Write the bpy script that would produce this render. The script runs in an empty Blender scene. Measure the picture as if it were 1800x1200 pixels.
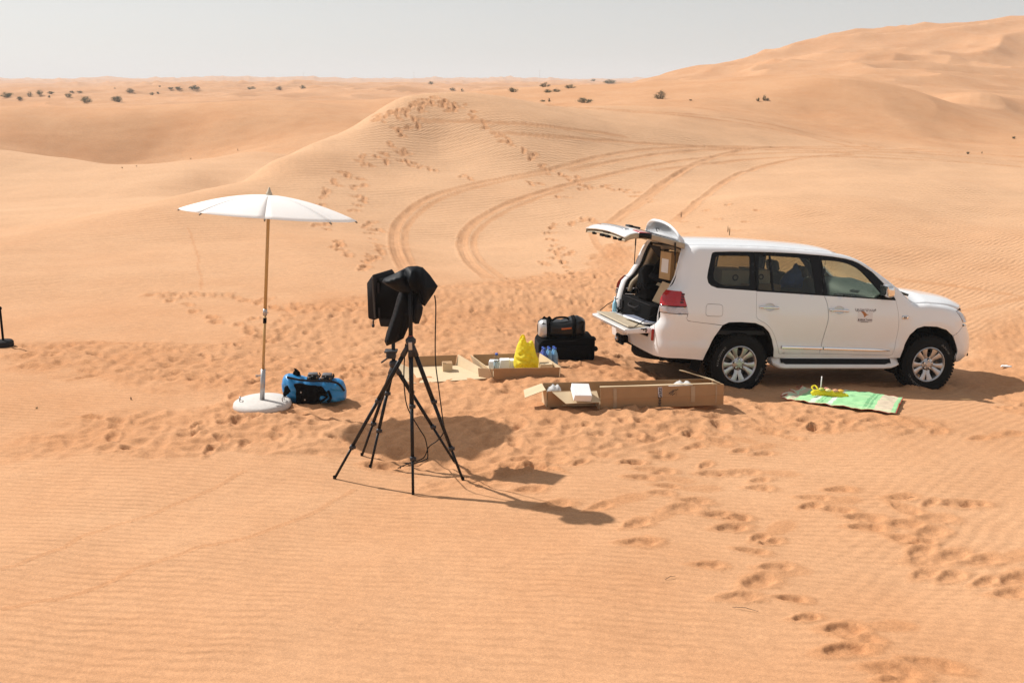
import bpy, bmesh, math, random
import numpy as np
from mathutils import Vector, Matrix
from mathutils.geometry import delaunay_2d_cdt
random.seed(7)
SC = bpy.context.scene
COL = SC.collection
R = math.radians
# ---------------------------------------------------------------- camera
cam = bpy.data.objects.new('camera', bpy.data.cameras.new('camera'))
COL.objects.link(cam); SC.camera = cam
cam.location = (0, 0, 3.7)
cam.rotation_euler = (math.pi/2-0.2523, 0, 0)
cam.data.sensor_width = 36.0
cam.data.lens = 36.0*1772/1800
cam.data.clip_start = 0.1; cam.data.clip_end = 20000
# ---------------------------------------------------------------- sky and sun
SUN_EL = R(45.0); SUN_AZ = math.atan2(-.845, .535)
wd = bpy.data.worlds.new('World'); SC.world = wd; wd.use_nodes = True
nt = wd.node_tree
sky = nt.nodes.new('ShaderNodeTexSky'); sky.sky_type = 'NISHITA'; sky.sun_disc = False
sky.sun_elevation = SUN_EL; sky.sun_rotation = SUN_AZ % (2*math.pi)
sky.altitude = 0; sky.air_density = 1.0; sky.dust_density = 0.6; sky.ozone_density = 1.0
hs = nt.nodes.new('ShaderNodeHueSaturation'); hs.inputs['Saturation'].default_value = 0.25
nt.links.new(sky.outputs[0], hs.inputs['Color'])
mixs = nt.nodes.new('ShaderNodeMix'); mixs.data_type = 'RGBA'; mixs.inputs[0].default_value = .36      # an even veil of dust over the clear sky
mixs.inputs[7].default_value = (5.9, 5.8, 5.65, 1); nt.links.new(hs.outputs[0], mixs.inputs[6])
bg = nt.nodes['Background']; nt.links.new(mixs.outputs[2], bg.inputs[0]); bg.inputs[1].default_value = 0.089
sun = bpy.data.objects.new('sun', bpy.data.lights.new('sun', 'SUN')); COL.objects.link(sun)
sun.data.energy = 4.8; sun.data.angle = R(0.9); sun.data.color = (1.0, .95, .885)
sd = Vector((math.sin(SUN_AZ)*math.cos(SUN_EL), math.cos(SUN_AZ)*math.cos(SUN_EL), math.sin(SUN_EL)))
sun.rotation_euler = sd.to_track_quat('Z', 'Y').to_euler(); sun.location = (-20, 10, 30)
SC.view_settings.view_transform = 'Standard'; SC.view_settings.look = 'None'
SC.view_settings.gamma = 1.0; SC.view_settings.use_curve_mapping = False
SC.view_settings.exposure = 0.27
SC.cycles.max_bounces = 8; SC.cycles.diffuse_bounces = 3; SC.cycles.glossy_bounces = 4; SC.cycles.transmission_bounces = 8; SC.cycles.transparent_max_bounces = 12
SC.cycles.volume_bounces = 1
SC.cycles.use_denoising = True; SC.cycles.denoiser = 'OPENIMAGEDENOISE'; SC.cycles.denoising_input_passes = 'RGB_ALBEDO_NORMAL'; SC.cycles.denoising_prefilter = 'ACCURATE'
# ---------------------------------------------------------------- helpers
def tag(o, label=None, cat=None, group=None, kind=None):
    if label: o['label'] = label
    if cat: o['category'] = cat
    if group: o['group'] = group
    if kind: o['kind'] = kind
    return o
def setp(bsdf, **kw):
    for k, v in kw.items():
        bsdf.inputs[k.replace('_', ' ')].default_value = v
def mat(name, col, rough=.6, metal=0, var=0.06, scale=8., bump=0, bscale=60., spec=None, coat=0, alpha=None, trans=0, ior=None):
    """Principled material with faint procedural colour variation and relief"""
    m = bpy.data.materials.new(name); m.use_nodes = True
    t = m.node_tree; b = t.nodes['Principled BSDF']
    b.inputs['Roughness'].default_value = rough; b.inputs['Metallic'].default_value = metal
    if spec is not None: b.inputs['Specular IOR Level'].default_value = spec
    if coat: b.inputs['Coat Weight'].default_value = coat; b.inputs['Coat Roughness'].default_value = .05
    if trans: b.inputs['Transmission Weight'].default_value = trans
    if ior: b.inputs['IOR'].default_value = ior
    if alpha is not None: b.inputs['Alpha'].default_value = alpha
    c = (*col, 1) if len(col) == 3 else col
    tc = t.nodes.new('ShaderNodeTexCoord')
    if var:
        n = t.nodes.new('ShaderNodeTexNoise'); n.inputs['Scale'].default_value = scale; n.inputs['Detail'].default_value = 5
        t.links.new(tc.outputs['Object'], n.inputs['Vector'])
        r = t.nodes.new('ShaderNodeMapRange'); r.inputs[3].default_value = 1-var*1.6; r.inputs[4].default_value = 1+var*1.6
        t.links.new(n.outputs[0], r.inputs[0])
        mx = t.nodes.new('ShaderNodeVectorMath'); mx.operation = 'SCALE'; mx.inputs[0].default_value = c[:3]
        t.links.new(r.outputs[0], mx.inputs['Scale']); t.links.new(mx.outputs[0], b.inputs['Base Color'])
    else:
        b.inputs['Base Color'].default_value = c
    if bump:
        n2 = t.nodes.new('ShaderNodeTexNoise'); n2.inputs['Scale'].default_value = bscale; n2.inputs['Detail'].default_value = 4
        t.links.new(tc.outputs['Object'], n2.inputs['Vector'])
        bp = t.nodes.new('ShaderNodeBump'); bp.inputs['Distance'].default_value = bump; bp.inputs['Strength'].default_value = 1
        t.links.new(n2.outputs[0], bp.inputs['Height']); t.links.new(bp.outputs[0], b.inputs['Normal'])
    return m
FRESH_PRINTS = [(1.15,9.01),(1.17,8.58),(1.38,8.38),(1.29,8.18),(1.43,7.84),(1.56,8.03),(1.71,7.73),(1.85,7.69),(1.76,7.48),(1.95,7.29),(2.01,7.21),(1.81,7.01),(1.43,6.72),(1.93,6.72),(1.74,6.46),(1.54,6.19),(1.90,6.20),(1.91,5.90),(2.11,5.74),(2.15,5.61),(2.02,5.45),(2.23,5.20),(2.48,5.28),(2.19,5.09),(1.01,7.50),(0.98,7.10),(1.57,9.76),(1.81,9.79),(1.42,9.31),(1.49,9.20),(2.09,9.69),(1.82,9.49),(2.26,9.41),(2.47,9.35),(0.65,8.98),(0.86,9.21),(0.27,8.83),(1.84,8.99),(1.85,8.77),(2.01,8.77),(2.17,8.81),(2.26,8.59),(2.21,8.40),(2.62,8.13),(2.54,7.95),(2.73,7.86),(2.90,8.33),(3.38,8.14),(3.58,8.00),(3.79,7.98),(3.95,7.98),(3.32,7.88),(2.90,7.67),(3.19,7.54),(3.48,7.66),(2.85,7.48),(3.07,7.24),(3.18,7.19),(3.31,7.35),(3.11,7.02),(3.10,6.88),(3.32,6.94),(3.49,6.86),(3.60,6.56),(3.00,6.67),(3.16,6.62),(3.37,6.53),(3.46,6.34),(3.05,10.33),(3.18,10.15),(3.51,10.45),(2.74,10.09),(2.91,9.93),(1.66,9.97),(1.82,10.02),(2.07,9.93),(1.14,9.01),(1.28,8.82),(1.40,8.77),(0.43,9.00),(0.25,9.41),(0.17,9.18),(0.96,9.43),(0.35,9.87),(0.59,9.88),(0.87,9.76),(1.25,9.74),(0.36,7.90),(0.74,7.86),(0.15,8.28),(3.32,10.13),(3.91,10.51),(4.07,10.36),(4.57,10.21),(4.90,9.99),(5.36,10.20)]
TRAIL_PRINTS = [(-3.69,43.24),(-3.80,42.57),(-3.84,42.11),(-4.25,41.60),(-4.40,40.74),(-4.54,41.06),(-4.60,39.49),(-4.89,38.56),(-5.08,38.05),(-5.37,37.02),(-5.61,37.33),(-5.75,35.45),(-5.99,35.76),(-5.93,34.14),(-6.10,34.59),(-6.04,32.58),(-5.88,31.44),(-6.03,33.07),(-3.93,39.26),(-4.34,39.05),(-4.63,37.74),(-5.05,34.70),(-5.30,33.96),(-5.03,33.17),(-4.81,32.90),(-4.86,31.33),(-4.81,32.00),(-4.32,29.31),(-4.27,29.95),(-3.77,27.07),(-3.40,25.42),(-3.26,24.68),(-3.21,23.46),(-3.41,23.91),(-3.22,21.68),(-4.04,29.09),(-3.85,29.25),(-2.42,44.07),(-2.01,44.66),(-1.69,43.93),(-1.62,43.16),(-1.05,42.37),(-1.13,42.70),(-0.58,41.56),(-0.46,41.85),(0.00,40.80),(-0.11,41.18),(0.45,40.21),(0.78,39.85),(0.89,40.20),(1.21,39.37),(1.52,38.93),(1.84,38.74),(2.13,38.13),(2.45,38.01),(2.93,37.30),(2.52,37.52),(3.37,37.55),(3.73,36.92),(4.11,36.65),(4.42,35.76),(4.74,35.15),(-5.55,28.86),(-5.31,28.43),(-4.42,25.11),(-4.23,24.61),(-4.11,24.06),(-3.82,23.27),(-3.37,22.68),(-3.19,21.85),(-3.96,38.43),(-3.63,38.30),(-3.40,38.05),(-3.06,37.79),(-2.84,37.73),(-1.76,37.12),(-1.55,36.96),(0.62,36.95),(0.93,36.91),(1.58,35.10),(2.53,31.92),(2.25,31.80),(1.88,31.62),(1.23,31.11),(1.06,30.24),(1.08,29.22),(1.13,27.61),(1.07,26.94),(1.22,25.22),(0.87,23.36),(1.33,24.50),(1.49,26.19),(1.36,27.21),(1.16,25.96),(0.85,24.88),(1.46,23.24),(1.15,22.31),(-6.80,18.59),(-6.69,18.67),(-6.44,18.48),(-6.33,18.63),(-6.12,18.46),(-6.03,18.70),(-5.86,18.56),(-5.71,18.65),(-5.49,18.52),(-5.36,18.62),(-5.15,18.43),(-6.26,18.09),(-5.83,17.73),(-5.55,17.13),(-5.08,16.62),(-4.89,16.21),(-4.45,15.97),(-4.21,15.65),(-4.10,15.32),(-4.54,18.33),(-4.62,17.98),(-4.93,18.20),(-4.25,17.51),(-3.98,17.22),(-4.32,16.40),(-3.82,14.91),(-3.62,14.70),(-3.59,15.24),(-3.53,16.95),(-3.40,17.28),(-2.99,16.65),(-3.23,16.41),(-2.78,17.16),(3.65,25.64),(4.07,26.53),(4.27,25.91),(4.87,27.71),(5.43,29.08),(6.13,30.11),(5.16,25.94),(6.02,27.24),(6.84,29.49),(7.56,31.19),(6.94,32.42),(6.11,31.89),(5.51,24.17),(5.12,30.17),(5.14,24.37),(-3.82,43.37),(-4.05,42.47),(-4.00,42.33),(-3.81,41.88),(-3.86,42.16),(-4.52,41.29),(-4.12,41.74),(-4.39,40.95),(-4.32,40.87),(-4.75,41.40),(-4.76,39.82),(-4.72,38.44),(-4.81,38.60),(-5.02,38.06),(-5.32,37.16),(-5.10,37.09),(-5.54,37.68),(-5.51,37.93),(-5.75,35.52),(-5.78,35.79),(-5.78,35.58),(-5.81,34.10),(-6.10,34.87),(-6.02,34.38),(-6.09,32.88),(-6.07,32.28),(-5.91,31.35),(-6.17,31.23),(-6.06,33.22),(-6.18,33.45),(-4.09,39.16),(-4.16,39.54),(-4.13,38.97),(-4.21,39.31),(-4.66,37.89),(-4.62,37.57),(-5.05,34.41),(-5.27,35.40),(-5.38,34.26),(-5.25,34.36),(-5.02,33.10),(-5.14,33.06),(-4.85,32.65),(-4.82,33.08),(-5.00,31.18),(-4.77,32.58),(-4.95,32.04),(-4.29,29.64),(-4.16,30.08),(-3.57,25.78),(-4.09,28.54),(-3.35,25.10),(-3.16,24.31),(-3.21,25.33),(-3.20,23.79),(-3.28,22.95),(-3.23,23.70),(-3.38,23.56),(-3.23,21.71),(-3.22,21.34),(-3.93,28.57),(-3.95,29.29),(-3.75,29.06),(-3.89,29.39),(-2.36,44.18),(-2.20,44.22),(-1.75,43.50),(-1.58,43.39),(-1.63,43.91),(-1.13,42.38),(-1.21,42.33),(-1.23,42.96),(-0.72,41.85),(-0.43,41.09),(-0.19,41.45),(-0.37,41.66),(-0.17,40.96),(-0.25,41.10),(-0.09,41.10),(0.46,40.51),(0.70,39.67),(0.93,40.27),(0.78,40.16),(1.12,39.13),(1.27,38.93),(1.33,38.37),(1.82,38.59),(2.03,38.44),(2.16,37.95),(2.47,38.65),(2.47,38.46),(2.84,37.13),(2.74,37.31),(2.48,36.85),(2.78,37.52),(3.52,37.67),(3.58,37.24),(3.96,37.05),(4.27,37.08),(3.97,37.09),(4.55,36.59),(4.25,35.77),(4.71,34.46),(4.88,34.97),(-5.64,28.59),(-5.38,29.18),(-5.36,28.93),(-5.21,28.38),(-4.29,24.95),(-4.37,25.29),(-4.27,24.77),(-4.34,24.40),(-3.89,23.65),(-3.27,23.18),(-3.26,22.42),(-3.16,21.80),(-3.92,38.28),(-4.17,38.25),(-3.79,37.95),(-3.65,37.90),(-3.46,37.87),(-3.11,38.15),(-3.04,37.73),(-2.84,37.70),(-1.76,37.41),(-1.85,36.99),(-1.47,36.63),(-1.53,36.88),(0.70,36.57),(0.65,36.93),(0.73,36.45),(1.07,36.85),(1.93,35.12),(1.58,34.88),(2.59,31.58),(2.48,31.81),(2.25,32.04),(2.30,32.12),(1.84,31.42),(1.32,31.54),(1.20,30.96),(1.23,30.35),(1.09,30.24),(1.09,29.06),(1.22,28.86),(1.18,26.62),(1.19,27.77),(1.10,26.97),(1.06,25.88),(1.29,25.07),(0.93,23.08),(1.27,25.17),(1.36,23.78),(1.58,26.53),(1.28,26.92),(1.19,26.35),(1.14,25.72),(0.74,25.21),(1.41,23.23),(1.47,23.37),(-4.95,42.72),(-4.02,44.12),(-4.54,43.15),(-3.77,43.55),(-3.73,43.98),(-5.46,42.01),(-5.63,42.02),(-2.99,43.95),(-4.88,42.72),(-4.99,42.95),(-2.42,43.70),(-4.23,43.51),(-3.02,44.49),(-4.24,43.83),(-3.69,44.11),(-5.20,42.30),(-3.69,43.88),(-2.88,44.02),(-4.08,43.96),(-3.33,44.01),(-3.60,44.45),(-5.49,42.23),(-3.32,44.78),(-3.84,43.90),(-4.77,43.06),(-5.60,42.23),(-2.90,44.21),(-4.23,43.59),(-3.42,44.23),(-2.89,44.71),(-3.45,44.37),(-2.73,44.54),(-4.43,42.87),(-3.14,44.34),(-4.31,43.41),(-2.64,43.92),(-2.89,44.70),(-5.40,42.45),(-5.20,41.84),(-5.05,42.96),(-2.53,43.83),(-4.31,43.08),(-3.76,44.39),(-4.74,42.70),(-4.11,43.64),(-4.49,43.20),(-4.58,42.85),(-3.90,44.40),(-3.80,43.11),(-2.77,44.27),(-3.53,43.97),(-2.66,43.83),(-2.94,44.22),(-2.48,44.50),(-3.61,44.52),(-5.18,42.47),(-2.93,44.38),(-2.53,43.68),(-2.73,43.58),(-3.87,43.29),(-3.50,45.14),(-5.07,42.96),(-3.02,44.25),(-3.89,43.69),(-4.80,42.75),(-5.53,42.57),(-2.95,44.32),(-2.48,44.48),(-5.39,42.10),(-3.18,44.89),(-4.35,42.60),(-5.22,42.45),(-4.74,42.52),(-3.31,45.25),(-2.90,44.62),(-5.57,42.36),(-3.76,43.93),(-5.63,42.89),(-3.47,44.89),(-4.59,42.23),(-2.89,44.83),(-2.51,44.49),(-4.11,43.59),(-2.44,44.21),(-4.76,43.21),(-5.52,42.82),(-3.79,43.69),(-5.68,42.87),(-5.08,42.66),(-4.40,42.98)]
TRAMPLED = [[(-7.45,14.20),(-6.01,14.72),(-4.78,14.37),(-4.02,14.69),(-3.90,16.41),(-3.89,17.73),(-2.70,18.73),(-1.17,20.41),(0.66,23.17),(2.53,23.27),(1.71,13.85),(2.56,12.40),(3.89,10.91),(4.72,10.73),(4.61,10.17),(3.05,10.22),(2.06,9.88),(1.29,9.38),(0.16,8.74),(0.00,8.23),(-0.72,8.44),(-1.44,9.19),(-1.95,9.59),(-2.17,10.26),(-2.37,10.49),(-3.37,11.41),(-4.14,11.68),(-4.98,12.08),(-6.76,12.81)],[(-5.04,9.80),(-4.67,10.47),(-3.71,10.98),(-3.01,10.54),(-2.11,10.45),(-1.70,9.45),(-1.46,9.34),(-2.23,9.28),(-3.64,9.19),(-4.46,9.16)],[(7.71,16.55),(10.01,19.26),(9.22,16.47),(5.91,10.31),(6.14,12.66)],[(1.69,15.71),(1.12,19.40),(2.12,26.60),(3.34,27.98),(2.26,17.75)]]
TRACKS = [[(2.19,39.29),(3.12,40.25),(3.81,40.97),(4.56,42.09),(5.34,43.20),(6.19,44.52),(6.93,45.45),(7.68,46.36),(8.43,47.10),(9.21,47.88),(10.05,48.47),(10.89,49.03),(11.87,49.52),(12.96,50.42),(14.18,51.34),(15.34,51.95),(16.49,52.49),(17.85,53.55),(18.97,53.84),(20.14,54.21),(21.53,55.12),(23.55,57.48),(24.50,57.33),(25.98,58.41),(26.95,58.40),(27.83,58.22),(28.48,57.75),(29.22,57.50),(30.21,57.10)],
 [(5.70,40.83),(6.77,41.99),(7.59,42.97),(8.51,44.33),(9.46,45.61),(10.29,46.19),(11.05,46.81),(11.80,47.29),(12.53,47.65),(13.23,47.90),(14.04,48.23),(14.87,48.57),(15.91,49.18),(17.13,50.20),(18.19,50.48),(19.28,50.82),(20.33,51.01),(21.56,51.61),(22.64,52.45),(23.62,53.02),(24.42,53.16),(25.22,53.29),(25.93,53.23),(26.78,53.44),(27.40,53.14),(27.95,52.70)],
 [(9.37,48.17),(10.19,48.69),(11.05,49.27),(11.83,49.67),(12.74,50.49),(13.71,51.49),(14.95,52.32),(16.22,53.11),(17.28,54.03),(18.19,54.45),(19.73,54.81),(22.29,59.55),(23.07,59.33),(24.09,58.98),(25.32,59.13),(26.20,59.23),(26.97,59.08),(27.65,58.75),(28.34,58.34),(29.08,58.07)],
 [(-2.30,21.69),(-2.47,22.68),(-2.68,23.83),(-2.85,24.66),(-3.00,25.59),(-3.28,27.87),(-3.41,29.04),(-3.45,29.75),(-3.45,30.33),(-3.41,30.98),(-3.34,31.90),(-3.19,32.61),(-2.99,33.17),(-2.75,33.65),(-2.47,34.12),(-2.13,34.57),(-1.76,35.22),(-1.34,36.01),(-0.82,36.70),(-0.19,37.33),(0.54,37.96),(1.30,38.83),(2.08,39.74),(2.89,40.72),(3.73,41.94),(4.54,43.34),(5.34,44.46),(6.36,45.77),(7.67,47.02),(8.46,47.81),(9.25,48.41),(10.10,48.91),(11.00,49.53),(12.01,50.02),(13.15,50.95),(14.27,51.39),(15.38,51.72),(16.39,51.99),(17.41,52.21),(18.39,52.78),(19.39,53.37),(20.20,53.60),(21.05,53.95),(22.05,54.62),(22.99,55.10),(23.84,55.22),(24.63,55.19),(25.67,55.70),(26.73,56.23),(27.94,55.71),(28.93,55.16),(29.54,54.28),(29.66,53.18)],
 [(-2.07,21.86),(-2.24,22.95),(-2.45,24.01),(-2.62,24.88),(-2.79,26.15),(-3.01,28.09),(-3.10,29.06),(-3.13,29.72),(-3.13,30.32),(-3.08,30.93),(-2.99,31.80),(-2.84,32.50),(-2.64,33.02),(-2.41,33.48),(-2.15,33.94),(-1.84,34.41),(-1.49,35.03),(-1.09,35.75),(-0.61,36.41),(0.06,37.14),(0.83,37.94),(1.40,38.62)],
 [(-0.50,21.82),(-0.65,22.79),(-0.87,23.81),(-1.06,24.74),(-1.19,25.60),(-1.32,27.00),(-1.42,28.33),(-1.45,29.18),(-1.43,29.67),(-1.37,30.21),(-1.26,30.83),(-1.11,31.41),(-0.91,32.06),(-0.66,32.69),(-0.37,33.31),(0.00,33.95),(0.46,34.56),(1.01,35.50),(1.64,36.59),(2.36,37.73),(3.16,38.70),(3.98,39.61),(4.83,40.66),(5.72,41.85),(6.74,43.21),(7.96,45.02),(9.25,46.56),(10.62,47.73),(12.10,48.58),(12.88,48.93),(13.73,49.50),(14.58,50.00),(15.48,50.63),(16.23,50.85),(16.99,51.09),(17.77,51.34),(18.56,51.64),(19.41,51.83),(20.31,52.14),(21.47,52.58),(22.68,53.11),(23.55,53.44),(24.20,53.29),(24.89,53.21),(25.65,52.90),(26.49,52.76),(27.43,52.01),(27.98,51.23),(28.41,50.85)],
 [(-0.19,22.02),(-0.35,23.03),(-0.58,24.14),(-0.79,25.00),(-0.92,25.88),(-1.02,27.16),(-1.10,28.43),(-1.12,29.20),(-1.09,29.65),(-1.03,30.16),(-0.92,30.72),(-0.77,31.24),(-0.58,31.88),(-0.34,32.49),(-0.06,33.07),(0.28,33.72),(0.79,34.37),(1.38,35.44),(1.83,36.33)],
 [(3.20,31.42),(3.48,31.96),(3.94,33.01),(4.48,34.60),(5.01,36.16),(5.55,37.59),(6.16,39.30),(6.76,40.86),(7.41,42.56),(8.16,44.39),(9.05,46.24),(9.91,47.48),(10.82,48.68),(11.79,49.48),(12.91,50.66),(13.77,51.66)],
 [(4.89,30.34),(5.32,31.45),(5.94,32.94),(6.80,35.60),(7.38,36.87),(8.15,39.03),(9.00,41.25),(9.76,42.72),(10.76,44.97),(11.44,45.59),(12.14,46.14),(12.98,47.04),(13.86,47.88),(14.86,48.65),(16.15,50.14),(16.92,50.70)],
 [(2.79,30.81),(3.06,31.38),(3.44,32.17),(3.92,33.47),(4.48,35.13),(5.08,36.79),(5.70,38.43),(6.36,40.07),(7.02,41.56),(7.53,42.87)],
 [(-0.93,41.99),(-0.40,42.01),(0.35,42.15),(1.18,42.50),(2.02,42.93),(2.95,43.69),(3.97,44.75),(5.04,45.63),(6.18,46.52),(7.33,47.19),(8.49,47.96),(9.64,48.51),(10.89,49.03),(12.33,49.56),(13.15,49.98),(13.98,50.43),(14.81,50.81),(15.63,51.12),(16.46,51.26),(17.42,51.76),(18.42,52.32),(19.48,53.00),(20.94,53.80)],
 [(-3.74,42.40),(-2.75,42.73),(-2.03,42.77),(-1.31,42.84),(-0.66,42.93),(0.00,43.08),(0.99,43.41),(1.86,44.00),(2.72,44.70),(3.64,45.48),(4.54,46.19),(5.18,46.75)],
 [(1.61,48.90),(2.86,54.31),(3.66,54.75),(4.42,54.55),(5.23,54.70),(6.06,55.03),(6.89,55.40),(7.67,55.32),(8.51,55.55),(9.40,55.98),(11.15,57.81),(12.45,59.10),(13.38,59.63),(14.20,59.86),(15.01,59.88),(15.87,60.21),(16.71,60.44),(17.62,60.86),(18.35,60.63),(19.00,60.14),(19.65,59.45),(18.91,54.79),(19.23,54.10)],
 [(3.27,54.03),(4.21,54.05),(5.56,54.27),(6.93,54.70),(8.11,54.85),(9.32,55.27),(10.50,56.01),(11.49,56.44),(12.39,56.91),(13.37,57.65),(14.35,58.04),(15.24,58.04),(15.93,57.56),(16.47,57.07),(16.82,56.19),(17.25,55.54),(17.77,54.72),(18.26,53.77),(18.53,52.94)],
 [(6.83,22.53),(7.04,22.46),(7.32,22.35),(7.64,22.22),(7.96,22.08),(8.28,21.87),(8.58,21.68),(8.84,21.58),(9.08,21.51),(9.34,21.39),(9.62,21.14),(9.93,20.89),(10.24,20.68),(10.51,20.40),(10.74,20.10),(10.90,19.88)],
 [(8.61,18.86),(8.90,19.06),(9.32,19.37),(9.78,19.70),(10.32,20.07),(10.92,20.48),(11.33,20.72)],
 [(3.04,30.70),(3.00,29.94),(2.95,28.86),(2.91,27.72),(2.90,26.61),(2.96,25.97),(3.04,25.35),(3.16,24.71),(3.26,23.88),(3.32,23.24)],
 [(2.39,30.07),(2.36,29.26),(2.34,28.32),(2.32,27.16),(2.37,26.49),(2.44,25.85),(2.53,25.32),(2.63,24.60),(2.69,23.43),(2.75,22.86)]]
INSECT_TRAILS = [[(-3.68,6.60),(-3.62,6.68),(-3.53,6.80),(-3.45,6.92),(-3.41,7.03),(-3.37,7.15),(-3.34,7.26),(-3.30,7.33),(-3.25,7.38),(-3.20,7.47),(-3.11,7.61),(-3.01,7.78),(-2.90,7.95),(-2.79,8.15),(-2.68,8.37),(-2.59,8.56),(-2.54,8.69),(-2.52,8.78),(-2.50,8.84)],
 [(-3.38,6.01),(-3.32,6.04),(-3.23,6.09),(-3.14,6.14),(-3.07,6.17),(-3.00,6.21),(-2.93,6.27),(-2.86,6.37),(-2.79,6.50),(-2.71,6.63),(-2.60,6.75),(-2.49,6.89),(-2.37,7.02),(-2.26,7.11),(-2.13,7.19),(-2.02,7.31),(-1.89,7.49),(-1.76,7.71),(-1.64,7.91),(-1.54,8.09),(-1.47,8.28),(-1.43,8.41)],
 [(-8.44,26.15),(-8.19,25.54),(-7.82,24.58),(-7.36,23.29),(-7.12,22.58),(-6.92,21.97),(-6.71,21.32),(-6.42,20.44),(-6.16,19.62),(-5.96,19.00)]]
# ---------------------------------------------------------------- terrain heights (numpy)
def hash01(ix, iy, seed):
    n = (ix.astype(np.int64)*374761393 + iy.astype(np.int64)*668265263 + seed*1442695041) & 0x7fffffff
    n = ((n ^ (n >> 13))*1274126177) & 0x7fffffff
    n = ((n ^ (n >> 16))*1911520717) & 0x7fffffff
    return (n & 0xffff)/65535.0
def vnoise(x, y, seed=0):
    """gradient noise, about -1..1"""
    ix = np.floor(x); iy = np.floor(y); fx = x-ix; fy = y-iy
    ux = fx*fx*fx*(fx*(fx*6-15)+10); uy = fy*fy*fy*(fy*(fy*6-15)+10)
    def g(dx, dy):
        a = hash01(ix+dx, iy+dy, seed)*6.2831853
        return np.cos(a)*(fx-dx)+np.sin(a)*(fy-dy)
    a = g(0,0)*(1-ux)+g(1,0)*ux; b = g(0,1)*(1-ux)+g(1,1)*ux
    return (a*(1-uy)+b*uy)*1.5
def smooth(a, b, x):
    t = np.clip((x-a)/(b-a), 0, 1); return t*t*(3-2*t)
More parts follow.
